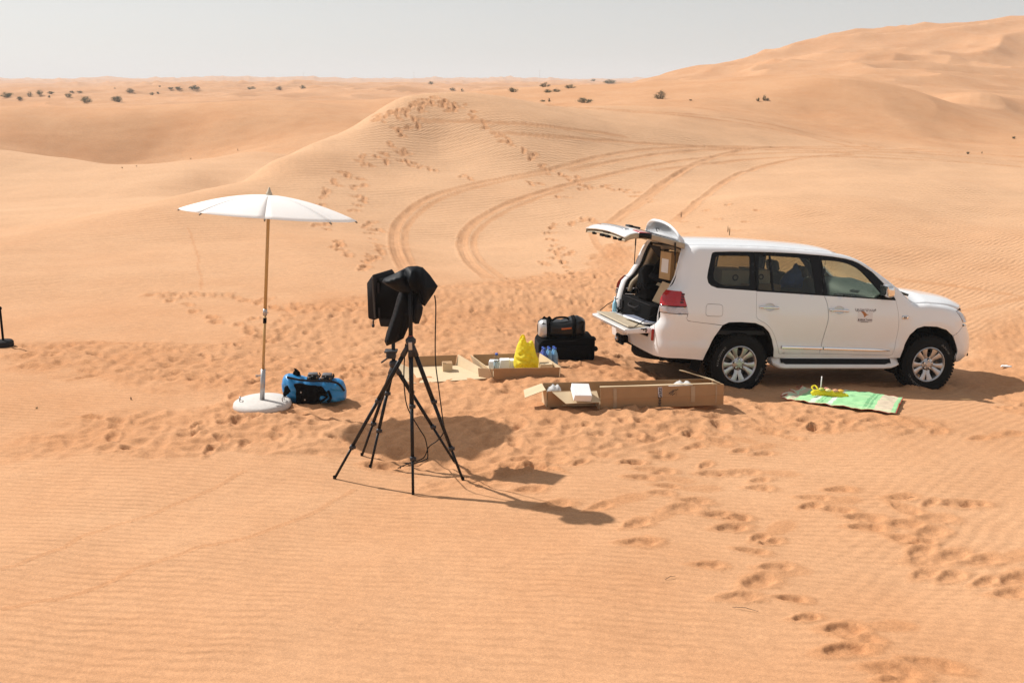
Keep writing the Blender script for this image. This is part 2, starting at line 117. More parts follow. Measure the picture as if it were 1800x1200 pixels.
CTRL = np.array([(-3.00,1.50,1.400),(0.00,1.50,1.400),(3.00,1.50,1.400),(-3.50,5.00,0.400),(-1.20,5.00,0.400),(1.20,5.00,0.400),(3.60,5.00,0.400),(-5.00,7.00,0.270),(-2.00,7.00,0.270),(1.00,7.00,0.270),(5.00,7.00,0.270),(-6.00,8.50,0.180),(-0.90,8.50,0.180),(2.00,8.50,0.180),(6.50,8.50,0.180),(-2.82,10.70,0.130),(-6.00,11.00,0.120),(-1.00,12.15,0.040),(1.20,10.70,0.130),(1.10,13.60,-0.100),(4.15,11.60,-0.020),(7.50,12.00,-0.200),(-7.40,13.90,0.040),(2.92,12.81,-0.245),(5.69,13.46,-0.430),(2.54,14.40,-0.350),(5.31,15.06,-0.540),(8.00,15.00,-0.550),(-1.53,20.50,-0.369),(-2.07,28.00,-0.723),(-2.55,35.00,0.150),(-2.96,41.00,1.348),(-6.89,20.00,-0.269),(-10.08,19.50,-0.170),(-8.35,24.50,-0.100),(-11.46,19.00,-0.071),(-5.79,25.50,-0.182),(-7.29,32.50,0.313),(-6.50,39.00,1.208),(-4.96,34.00,0.251),(-3.84,26.00,-0.407),(-3.35,47.00,3.131),(-4.94,45.00,2.867),(-6.17,43.00,2.119),(-7.54,40.00,1.406),(-8.54,36.50,0.867),(-9.25,33.00,0.444),(-10.13,30.00,0.271),(-11.06,28.00,0.185),(-11.99,26.50,0.088),(-12.76,25.00,0.009),(-14.33,24.00,-0.091),(4.45,54.00,2.412),(3.62,43.50,0.968),(3.11,37.00,-0.053),(2.39,28.00,-0.723),(0.54,49.00,2.845),(0.00,41.00,1.348),(0.40,36.00,0.048),(13.66,62.00,1.822),(10.68,48.00,0.422),(7.65,34.00,-0.129),(5.69,25.00,-0.249),(9.09,59.00,2.229),(32.21,84.00,2.951),(26.33,68.00,0.465),(21.41,55.00,-0.056),(13.78,35.00,-0.241),(9.58,24.00,-0.367),(26.42,82.00,3.925),(21.88,80.00,3.411),(23.61,74.00,1.855),(19.56,71.00,1.358),(18.88,62.00,0.481),(37.39,85.00,1.672),(40.71,82.00,0.686),(31.01,70.00,0.066),(34.42,69.00,-0.145),(46.52,80.00,-0.453),(35.03,60.00,-0.397),(25.13,50.00,-0.540),(15.29,30.00,-0.525),(10.86,21.00,-0.468),(17.84,30.00,-0.525),(15.39,46.00,0.053),(-25.01,50.00,0.395),(-21.39,48.00,0.133),(-17.77,46.50,-0.089),(-21.17,42.00,-0.327),(-17.95,40.00,-0.402),(-15.38,40.00,-0.469),(-15.88,50.00,-0.099),(-13.71,43.00,-0.184),(-13.76,55.00,0.065),(-17.26,34.00,-0.511),(-30.32,52.00,0.434),(-25.21,66.00,-1.568),(-26.17,69.00,0.118),(-27.17,72.00,1.403),(-29.38,78.00,1.797),(-28.96,65.00,-1.095),(-30.13,68.00,0.170),(-31.52,71.50,1.418),(-32.00,64.00,-0.390),(-33.57,67.50,0.745),(-35.18,71.00,1.625),(-38.11,77.00,1.822),(-21.63,67.00,-1.132),(-22.45,70.00,0.446),(-23.61,74.00,1.776),(-18.60,67.00,-0.472),(-19.45,70.50,0.995),(-20.61,75.00,2.071),(-22.51,82.00,2.182),(-12.44,66.00,0.094),(-13.67,73.00,1.488),(-14.94,80.00,2.134),(-11.45,80.00,1.491),(-42.85,74.00,1.060),(-49.05,85.00,1.809),(-14.28,100.00,1.742),(-6.53,85.00,2.399),(-3.78,53.00,2.231),(-4.42,62.00,1.131),(-6.88,48.00,0.919),(-8.03,56.00,-0.481),(-8.48,45.00,0.506),(-9.80,52.00,-0.194),(-10.37,37.00,-0.306),(-11.77,42.00,-0.706),(-12.24,31.00,-0.195),(-13.82,35.00,-0.465),(0.63,57.00,2.145),(0.79,72.00,1.645),(-35.78,95.00,0.515),(-47.08,125.00,0.815),(-47.01,95.00,0.639),(-61.86,125.00,1.039),(-27.45,100.00,0.890),(-35.14,128.00,1.390),(5.61,68.00,1.912),(32.22,100.00,2.725),(36.09,112.00,1.725),(39.11,102.00,1.551),(42.94,112.00,0.751),(47.17,95.00,-0.114),(52.13,105.00,0.086),(32.76,200.00,4.249),(45.77,210.00,6.048),(61.02,225.00,10.222),(76.22,235.00,13.564),(90.65,240.00,15.387),(103.47,240.00,16.623),(116.15,240.00,18.595),(135.22,240.00,20.558),(160.89,240.00,21.048),(30.62,140.00,3.343),(49.01,180.00,6.091),(68.56,180.00,6.658),(49.72,130.00,3.782),(69.64,150.00,3.953),(95.21,195.00,9.149),(48.61,108.00,1.874),(60.26,118.00,1.516),(101.87,170.00,5.780),(66.55,110.00,0.958),(21.34,130.00,3.093),(13.15,120.00,2.630),(69.75,320.00,2.548),(93.72,430.00,4.048),(103.79,320.00,10.064),(139.46,430.00,4.564),(137.95,320.00,13.123),(185.38,430.00,7.623),(180.29,320.00,17.058),(242.26,430.00,11.558),(214.51,320.00,17.548),(288.25,430.00,12.048),(-103.52,180.00,2.095),(-172.37,300.00,2.141),(-252.70,440.00,2.113),(-78.87,180.00,2.095),(-131.33,300.00,2.141),(-192.54,440.00,2.113),(-59.15,180.00,2.095),(-98.50,300.00,2.141),(-144.40,440.00,2.113),(-39.44,180.00,2.095),(-65.66,300.00,2.141),(-96.27,440.00,2.113),(-19.72,180.00,2.095),(-32.83,300.00,2.141),(-48.13,440.00,2.113),(0.00,180.00,2.095),(0.00,300.00,2.141),(0.00,440.00,2.113),(14.79,180.00,2.095),(24.62,300.00,2.141),(36.10,440.00,2.113)])
CAM_H = 3.7
def _feat(x, y):
    r = np.hypot(x, y)
    th = np.arctan2(x, y)
    return np.stack([th*2.0, np.log(np.maximum(r, 1.5))*1.25], -1)
def _rbf_fit():
    F = _feat(CTRL[:,0], CTRL[:,1])
    r = np.hypot(CTRL[:,0], CTRL[:,1])
    v = (CTRL[:,2])/np.sqrt(np.maximum(r, 4.))
    D = np.linalg.norm(F[:,None]-F[None], axis=-1)
    n = len(F)
    K = np.where(D > 1e-9, D*D*np.log(D+1e-12), 0) + np.eye(n)*1e-4
    P = np.c_[np.ones(n), F]
    A = np.zeros((n+3, n+3)); A[:n,:n] = K; A[:n,n:] = P; A[n:,:n] = P.T
    return F, np.linalg.solve(A, np.r_[v, 0, 0, 0])
RBF_F, RBF_W = _rbf_fit()
def rbf_height(x, y):
    sh = x.shape; x = x.ravel(); y = y.ravel(); out = np.zeros_like(x)
    for s in range(0, len(x), 20000):
        f = _feat(x[s:s+20000], y[s:s+20000])
        D = np.linalg.norm(f[:,None]-RBF_F[None], axis=-1)
        k = D*D*np.log(D+1e-12)
        out[s:s+20000] = k@RBF_W[:-3]+RBF_W[-3]+f@RBF_W[-2:]
    r = np.hypot(x, y)
    return (out*np.sqrt(np.maximum(r, 4.))).reshape(sh)
# table of the broad shape in polar coordinates, sampled once
_TH = np.linspace(-0.72, 0.72, 181); _LR = np.linspace(math.log(2.0), math.log(460.), 321)
_gx = np.exp(_LR)[None]*np.sin(_TH)[:,None]; _gy = np.exp(_LR)[None]*np.cos(_TH)[:,None]
_TAB = rbf_height(_gx, _gy)
def broad(x, y):
    r = np.hypot(x, y); th = np.arctan2(x, y)
    a = np.clip((np.clip(th, -.72, .72)+.72)/1.44*180, 0, 179.999); b = np.clip((np.log(np.maximum(r, 2.0))-_LR[0])/(_LR[-1]-_LR[0])*320, 0, 319.999)
    i = a.astype(int); j = b.astype(int); fa = a-i; fb = b-j
    t = _TAB[i,j]*(1-fa)*(1-fb)+_TAB[i+1,j]*fa*(1-fb)+_TAB[i,j+1]*(1-fa)*fb+_TAB[i+1,j+1]*fa*fb
    # behind and beside the camera: fade to a plain gentle slope
    side = smooth(.62, 1.15, np.abs(th))
    plain = .25+1.35*np.exp(-(r/6.0)**2)+smooth(25, 90, r)*(1.2*vnoise(x/45., y/38., 11)+.3*vnoise(x/17., y/14., 12))
    return t*(1-side)+plain*side
def far_dunes(x, y):
    r = np.hypot(x, y)
    base = 1.4+1.1*smooth(150, 420, r)+1.0*smooth(400, 2500, r)+ 2.0*smooth(2000, 4500, r)
    wx = x+14*vnoise(x/90., y/90., 3); wy = y+14*vnoise(x/80., y/80., 4)
    n1 = np.clip(1-np.abs(vnoise(wx/95., wy/42., 5))*1.8, 0, 1)**1.5
    n2 = np.clip(1-np.abs(vnoise(wx/38., wy/20., 6))*1.8, 0, 1)**1.4
    n3 = vnoise(wx/160., wy/120., 7)
    n4 = vnoise(wx/520., wy/260., 8); n5 = np.clip(1-np.abs(vnoise(wx/420., wy/230., 9))*2.0, 0, 1)**2
    n6 = np.clip(1-np.abs(vnoise(wx/21.+wy/50., wy/12.5, 13))*1.9, 0, 1)**1.3; n7 = vnoise(wx/9., wy/7., 14)
    return base-2.4+1.5*n1+1.1*n2*(.6+.5*n3)+1.0*n3+1.75*n6*(.65+.5*n3)+.16*n7+smooth(450, 1500, r)*(2.6*n4+5.5*n5+1.5*n1)
def height(x, y):
    x = np.asarray(x, float); y = np.asarray(y, float)
    r = np.hypot(x, y); th = np.arctan2(x, y)
    h = broad(x, y)
    # the large dune on the right keeps its shape farther out than the plain
    hi = smooth(.03, .19, th)*(1-smooth(.75, 1.0, th))
    r0 = 95+130*hi; r1 = 165+270*hi
    k = smooth(r0, r1, r)
    dn = smooth(55, 120, r)*(1-k)
    wx = x+6*vnoise(x/40., y/40., 21); wy = y+6*vnoise(x/40., y/40., 22)
    rough = np.clip(1-np.abs(vnoise(wx/32.+wy/60., wy/24., 23))*2.0, 0, 1)**1.4*.75+np.clip(1-np.abs(vnoise(wx/15., wy/11., 24))*2.0, 0, 1)*.28-.35+vnoise(wx/60., wy/42., 25)*.5
    h = h+dn*rough*(.75+1.5*hi*smooth(105, 190, r))
    h = h*(1-k)+k*far_dunes(x, y)
    near = 1-smooth(60, 120, r)
    h = h+near*(.05*vnoise(x/3.1, y/2.6, 31)+.17*vnoise(x/8.+3, y/6., 32)*smooth(12, 26, r)+.07*vnoise(x/3.7+3, y/3., 34)*smooth(14, 26, r)+.022*vnoise(x/1.15, y/.95, 33))
    return h
# ---------------------------------------------------------------- ground sheet: polar grid, fine where the relief is
def ground_axes():
    inner = np.linspace(-.505, .505, 820)
    left = -.505-np.geomspace(.002, math.pi-.505, 70); right = .505+np.geomspace(.002, math.pi-.505, 70)
    th = np.r_[left[::-1][1:], inner, right]          # the ring closes at +-pi
    rr = [0.6, 1.2, 1.8, 2.4, 3.0, 3.5, 3.8]
    r = 4.0
    while r < 75:
        rr.append(r); r += min(.13, max(.014, r*r/3.6/1150.*1.45))
    return th, np.r_[rr, np.geomspace(r, 450, 260)[:-1], np.geomspace(450, 6000, 90)]
G_TH, G_R = ground_axes()
gx = np.sin(G_TH)[:,None]*G_R[None]; gy = np.cos(G_TH)[:,None]*G_R[None]
gz = height(gx, gy)
relief = np.zeros_like(gz)
loose = np.zeros_like(gz)         # 1 where the crust of ripples is broken
def slab(x, y, rad):
    r = math.hypot(x, y); t = math.atan2(x, y); dt = rad/max(r, .1)*1.05
    i0 = np.searchsorted(G_TH, t-dt); i1 = np.searchsorted(G_TH, t+dt)
    j0 = np.searchsorted(G_R, r-rad); j1 = np.searchsorted(G_R, r+rad)
    return slice(i0, i1), slice(j0, j1)
def foot(x, y, ang, L=.15, W=.075, depth=.035, rim=.014, soft=.75):
    s = slab(x, y, L*2.6)
    if s[0].start >= s[0].stop or s[1].start >= s[1].stop: return
    dx = gx[s]-x; dy = gy[s]-y
    u = (dx*math.cos(ang)+dy*math.sin(ang))/L; v = (-dx*math.sin(ang)+dy*math.cos(ang))/(W*(1+.25*np.clip(u, -1, 1)))
    cr = vnoise(gx[s]/.045, gy[s]/.045, 71)*.09+vnoise(gx[s]/.11, gy[s]/.11, 72)*.12
    q = np.sqrt(u*u+v*v)*(1+cr)
    pit = -depth*(1-smooth(soft-.45, 1.05, q))*(1+.35*u*(q < 1.2))*(1-.30*np.exp(-((u-.1)/.28)**2))
    ridge = rim*np.exp(-((q-1.22)/.28)**2)*(1+.5*np.sin(3*np.arctan2(v, u)+x*7)+2.2*cr)
    relief[s] += pit+ridge
    loose[s] = np.maximum(loose[s], 1-smooth(1.1, 1.9, q))
def inside(poly, x, y):
    c = np.zeros(np.shape(x), bool); n = len(poly)
    for i in range(n):
        x0, y0 = poly[i]; x1, y1 = poly[(i+1) % n]
        m = ((y0 > y) != (y1 > y)) & (x < (x1-x0)*(y-y0)/((y1-y0) or 1e-9)+x0)
        c ^= m
    return c
# trampled zones: soft mask on the grid, then lumps and many prints
jn = np.searchsorted(G_R, 32.)
sub = (slice(60, len(G_TH)-60), slice(0, jn))
sx, sy = gx[sub], gy[sub]
wob = .35*vnoise(sx/.9, sy/.7, 41)+.18*vnoise(sx/.33, sy/.3, 42)
tm = np.zeros_like(sx)
for poly in TRAMPLED:
    P = np.array(poly); 
    for ox, oy in ((0,0),(.25,0),(-.25,0),(0,.2),(0,-.2)):
        tm += inside(poly, sx+ox+wob, sy+oy+wob*.7)/5.
tm = np.clip(tm, 0, 1)
lump = vnoise(sx/.26, sy/.22, 51); lump2 = vnoise(sx/.13, sy/.12, 52); lump3 = vnoise(sx/.6, sy/.5, 53)
relief[sub] += tm*(.030*(np.abs(lump)*-1.6+.5)+.016*lump2+.018*lump3)
loose[sub] = np.maximum(loose[sub], tm)
rp = random.Random(5)
zone_prints = []
for poly, dens in zip(TRAMPLED, (7.0, 6.0, 2.2, 5.0)):
    P = np.array(poly); x0, y0 = P.min(0); x1, y1 = P.max(0)
    A = .5*abs(np.dot(P[:,0], np.roll(P[:,1], 1))-np.dot(P[:,1], np.roll(P[:,0], 1)))
    n = int(A*dens); k = 0
    while k < n:
        x = rp.uniform(x0, x1); y = rp.uniform(y0, y1)
        k += .25
        if inside(poly, np.array([x]), np.array([y]))[0]:
            k += .75
            zone_prints.append((x, y))
for x, y in zone_prints:
    foot(x, y, rp.uniform(0, math.pi), rp.uniform(.11, .19), rp.uniform(.05, .095), rp.uniform(.015, .05), rp.uniform(.005, .016), rp.uniform(.65, 1.05))
def heading(pts, i):
    x, y = pts[i]; best = None
    for k, (a, b) in enumerate(pts):
        if k != i:
            d = math.hypot(a-x, b-y)
            if best is None or d < best[0]: best = (d, math.atan2(b-y, a-x))
    return best[1]
for i, (x, y) in enumerate(FRESH_PRINTS):
    a = rp.gauss(.15, .35)
    L = rp.uniform(.11, .165) if y < 8 else rp.uniform(.10, .145)
    foot(x, y, a, L, L*rp.uniform(.42, .58), rp.uniform(.018, .034), rp.uniform(.003, .007), rp.uniform(.8, 1.05))
    if rp.random() < .3:     # sand kicked forward of the print
        foot(x+math.cos(a)*.3, y+math.sin(a)*.3, a+rp.uniform(-.3, .3), .14, .06, -.005, 0, .6)
for i, (x, y) in enumerate(TRAIL_PRINTS):
    L = rp.uniform(.11, .165) if y > 24 else rp.uniform(.12, .16)
    foot(x, y, heading(TRAIL_PRINTS, i)+rp.gauss(0, .3), L, L*.6, rp.uniform(.035, .065), rp.uniform(.010, .022), .95)
def groove(pts, w, depth, berm, tread=0):
    """a rut along a polyline, fading out at both ends"""
    d = 0.; tot = sum(math.hypot(b[0]-a[0], b[1]-a[1]) for a, b in zip(pts[:-1], pts[1:]))
    for (x0, y0), (x1, y1) in zip(pts[:-1], pts[1:]):
        L = math.hypot(x1-x0, y1-y0)
        if L > 25 or L < 1e-6: d += L; continue
        cx, cy = (x0+x1)/2, (y0+y1)/2
        s = slab(cx, cy, L/2+w*2.4)
        if s[0].start >= s[0].stop or s[1].start >= s[1].stop: d += L; continue
        ux, uy = (x1-x0)/L, (y1-y0)/L
        dx = gx[s]-x0; dy = gy[s]-y0
        t = dx*ux+dy*uy; v = (-dx*uy+dy*ux)/w
        own = (t >= 0) & (t < L)
        f = np.where(np.abs(v) < 2.2, -depth*(.7+.3*np.cos(v*7))*(1-smooth(.55, 1.0, np.abs(v)))+berm*np.exp(-((np.abs(v)-1.25)/.3)**2), 0)
        if tread: f = f+tread*np.sin((d+t)*2*math.pi/.22)*(np.abs(v) < .9)
        f = f*smooth(0, 1.6, d+t)*smooth(0, 1.6, tot-d-t)*np.clip(.75+.8*vnoise(gx[s]/.8, gy[s]/.8, 77)+.5*vnoise(gx[s]/.25, gy[s]/.25, 78), 0, 2)
        relief[s] = np.where(own, np.minimum(relief[s], .01)+f, relief[s])
        loose[s] = np.where(own & (np.abs(v) < 1.4), np.maximum(loose[s], .8), loose[s])
        d += L
for k, t in enumerate(TRACKS):
    far = t[len(t)//2][1] > 34
    groove(t, .075 if not far else .13, .010 if not far else .030, .007 if not far else .020, .004 if not far else 0)
for t in INSECT_TRAILS: groove([(x+.02*math.sin(k*1.9), y+.015*math.sin(k*2.7+1)) for k, (x, y) in enumerate(t)], .022, .0035, .002)
for wx_, wy_ in ((2.92,12.81),(5.69,13.46),(2.54,14.4),(5.31,15.06)):      # sand pushed up where the wheels have settled
    foot(wx_, wy_, .232, .30, .20, .03, .035, .9)
    foot(wx_-.62, wy_-.15, .232, .45, .16, .035, .018, .9)
foot(-2.84, 10.93, 0, .40, .38, .015, .022, .9)                          # drift round the parasol base

gz = gz+relief
NT, NR = gz.shape
verts = np.stack([gx, gy, gz], -1).reshape(-1, 3)
c0 = len(verts)
verts = np.vstack([verts, [[0, 0, float(height(np.array([0.001]), np.array([0.001]))[0])]]])
ii, jj = np.meshgrid(np.arange(NT), np.arange(NR-1), indexing='ij')
i2 = (ii+1) % NT
quads = np.stack([ii*NR+jj, ii*NR+jj+1, i2*NR+jj+1, i2*NR+jj], -1).reshape(-1, 4)
a = np.arange(NT); fan = np.stack([a*NR, ((a+1) % NT)*NR, np.full(NT, c0)], -1)[:, [0, 1, 2]]
me = bpy.data.meshes.new('ground')
nq, nf = len(quads), len(fan)
me.vertices.add(len(verts)); me.vertices.foreach_set('co', verts.astype(np.float32).ravel())
loops = np.r_[quads[:, ::-1].ravel(), fan[:, ::-1].ravel()].astype(np.int32)
me.loops.add(len(loops)); me.loops.foreach_set('vertex_index', loops)
me.polygons.add(nq+nf)
me.polygons.foreach_set('loop_start', np.r_[np.arange(nq)*4, nq*4+np.arange(nf)*3].astype(np.int32))
me.polygons.foreach_set('use_smooth', np.ones(nq+nf, bool))
me.update(calc_edges=True)
at = me.attributes.new('loose', 'FLOAT', 'POINT'); at.data.foreach_set('value', np.r_[loose.ravel(), 0].astype(np.float32))
ground = bpy.data.objects.new('ground', me); COL.objects.link(ground)
tag(ground, kind='structure')
def sand_material():
    m = bpy.data.materials.new('sand'); m.use_nodes = True; t = m.node_tree; N = t.nodes.new; L = t.links.new
    b = t.nodes['Principled BSDF']; b.inputs['Roughness'].default_value = .95; b.inputs['Specular IOR Level'].default_value = .12
    tc = N('ShaderNodeTexCoord'); at = N('ShaderNodeAttribute'); at.attribute_name = 'loose'
    def noise(scale, detail=4, rough=.55):
        n = N('ShaderNodeTexNoise'); n.inputs['Scale'].default_value = scale; n.inputs['Detail'].default_value = detail; n.inputs['Roughness'].default_value = rough
        L(tc.outputs['Object'], n.inputs['Vector']); return n.outputs[0]
    def math_(op, a, b_=None):
        n = N('ShaderNodeMath'); n.operation = op
        for i, v in enumerate((a, b_)):
            if v is None: continue
            if isinstance(v, (int, float)): n.inputs[i].default_value = v
            else: L(v, n.inputs[i])
        return n.outputs[0]
    # colour: pale blown crust, redder where the sand is turned over, fine dark grains
    ramp = N('ShaderNodeMix'); ramp.data_type = 'RGBA'
    ramp.inputs[6].default_value = (.555, .314, .172, 1); ramp.inputs[7].default_value = (.468, .222, .101, 1)
    big = noise(.22, 5); mid = noise(1.3, 4)
    f = math_('ADD', math_('MULTIPLY', big, .7), math_('MULTIPLY', mid, .3))
    mr = N('ShaderNodeMapRange'); mr.inputs[1].default_value = .36; mr.inputs[2].default_value = .68; L(f, mr.inputs[0])
    f2 = math_('ADD', math_('MULTIPLY', mr.outputs[0], .65), math_('MULTIPLY', at.outputs['Fac'], .4)); 
    L(f2, ramp.inputs[0]); ramp.clamp_factor = True
    sy_ = N('ShaderNodeSeparateXYZ'); L(tc.outputs['Object'], sy_.inputs[0])       # paler sand colour over the middle distance, weaker where the crust is broken
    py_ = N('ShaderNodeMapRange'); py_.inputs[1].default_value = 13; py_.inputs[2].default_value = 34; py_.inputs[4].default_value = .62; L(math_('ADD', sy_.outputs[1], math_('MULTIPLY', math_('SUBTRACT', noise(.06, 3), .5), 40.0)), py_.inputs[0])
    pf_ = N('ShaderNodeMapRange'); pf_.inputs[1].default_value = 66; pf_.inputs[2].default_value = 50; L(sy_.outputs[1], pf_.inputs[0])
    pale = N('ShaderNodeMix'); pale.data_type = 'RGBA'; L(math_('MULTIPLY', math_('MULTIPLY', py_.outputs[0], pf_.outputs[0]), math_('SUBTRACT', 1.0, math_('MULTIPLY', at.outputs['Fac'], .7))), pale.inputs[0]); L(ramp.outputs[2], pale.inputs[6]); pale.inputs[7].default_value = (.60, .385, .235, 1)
    grain = noise(150, 3, .75); gm = N('ShaderNodeMapRange'); gm.inputs[1].default_value = .3; gm.inputs[2].default_value = .7; gm.inputs[3].default_value = .74; gm.inputs[4].default_value = 1.22; L(grain, gm.inputs[0])
    g2 = N('ShaderNodeMapRange'); g2.inputs[1].default_value = .3; g2.inputs[2].default_value = .7; g2.inputs[3].default_value = .88; g2.inputs[4].default_value = 1.10; L(noise(42, 3, .7), g2.inputs[0])
    g3 = N('ShaderNodeMapRange'); g3.inputs[1].default_value = .3; g3.inputs[2].default_value = .7; g3.inputs[3].default_value = .92; g3.inputs[4].default_value = 1.07; L(noise(9, 4, .65), g3.inputs[0])
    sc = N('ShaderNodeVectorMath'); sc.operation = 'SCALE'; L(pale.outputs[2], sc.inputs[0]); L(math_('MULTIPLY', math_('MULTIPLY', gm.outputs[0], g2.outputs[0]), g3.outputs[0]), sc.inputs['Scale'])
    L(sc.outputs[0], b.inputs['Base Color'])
    # wind ripples: two wave fields of slightly different heading, patchy
    def ripple(rot, scale, dist, dscale):
        mp = N('ShaderNodeMapping'); mp.inputs['Rotation'].default_value = (0, 0, rot); L(tc.outputs['Object'], mp.inputs['Vector'])
        w = N('ShaderNodeTexWave'); w.wave_type = 'BANDS'; w.bands_direction = 'Y'; w.wave_profile = 'SIN'
        w.inputs['Scale'].default_value = scale; w.inputs['Distortion'].default_value = dist; w.inputs['Detail'].default_value = 2.5
        w.inputs['Detail Scale'].default_value = dscale; w.inputs['Detail Roughness'].default_value = .55
        L(mp.outputs[0], w.inputs['Vector']); return w.outputs['Fac']
    r1 = ripple(R(9), 3.5, 5.5, .55); r2 = ripple(R(-48), 2.6, 5.0, .6)
    sepx = N('ShaderNodeSeparateXYZ'); L(tc.outputs['Object'], sepx.inputs[0])
    side = math_('ADD', math_('ADD', math_('MULTIPLY', sepx.outputs[0], .055), math_('MULTIPLY', sepx.outputs[1], .014)), noise(.16, 3))
    sel = N('ShaderNodeMapRange'); sel.inputs[1].default_value = .72; sel.inputs[2].default_value = 1.0; L(side, sel.inputs[0])
    mixr = N('ShaderNodeMix'); mixr.data_type = 'FLOAT'; L(sel.outputs[0], mixr.inputs[0]); L(r1, mixr.inputs[2]); L(r2, mixr.inputs[3])
    r3 = ripple(R(-27), 1.2, 5.5, .5)
    dm = N('ShaderNodeMapRange'); dm.inputs[1].default_value = 15; dm.inputs[2].default_value = 28; L(sepx.outputs[1], dm.inputs[0])
    mix3 = N('ShaderNodeMath'); mix3.operation = 'MULTIPLY_ADD'; fadef = N('ShaderNodeMapRange'); fadef.inputs[1].default_value = 60; fadef.inputs[2].default_value = 40; fadef.inputs[3].default_value = .3; fadef.inputs[4].default_value = 1.3; L(sepx.outputs[1], fadef.inputs[0]); L(math_('MULTIPLY', r3, fadef.outputs[0]), mix3.inputs[0]); L(dm.outputs[0], mix3.inputs[1]); L(mixr.outputs[0], mix3.inputs[2])
    amp = N('ShaderNodeMapRange'); amp.inputs[1].default_value = .32; amp.inputs[2].default_value = .66; amp.inputs[3].default_value = .3; amp.inputs[4].default_value = 1.0; L(noise(.45, 3), amp.inputs[0])
    rip = math_('MULTIPLY', math_('MULTIPLY', mix3.outputs[0], amp.outputs[0]), math_('SUBTRACT', 1.0, at.outputs['Fac']))
    b1 = N('ShaderNodeBump'); b1.inputs['Strength'].default_value = 1; b1.inputs['Distance'].default_value = .0082; L(rip, b1.inputs['Height'])
    b2 = N('ShaderNodeBump'); b2.inputs['Strength'].default_value = 1; b2.inputs['Distance'].default_value = .012
    L(math_('MULTIPLY', noise(16, 5, .6), math_('ADD', math_('MULTIPLY', at.outputs['Fac'], .9), .1)), b2.inputs['Height']); L(b1.outputs[0], b2.inputs['Normal'])
    b3 = N('ShaderNodeBump'); b3.inputs['Strength'].default_value = .6; b3.inputs['Distance'].default_value = .0015; L(noise(260, 2, .7), b3.inputs['Height']); L(b2.outputs[0], b3.inputs['Normal'])
    L(b3.outputs[0], b.inputs['Normal'])
    return m
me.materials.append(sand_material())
def gh(x, y):
    """ground height under a thing, without prints"""
    return float(height(np.array([x]), np.array([y]))[0])
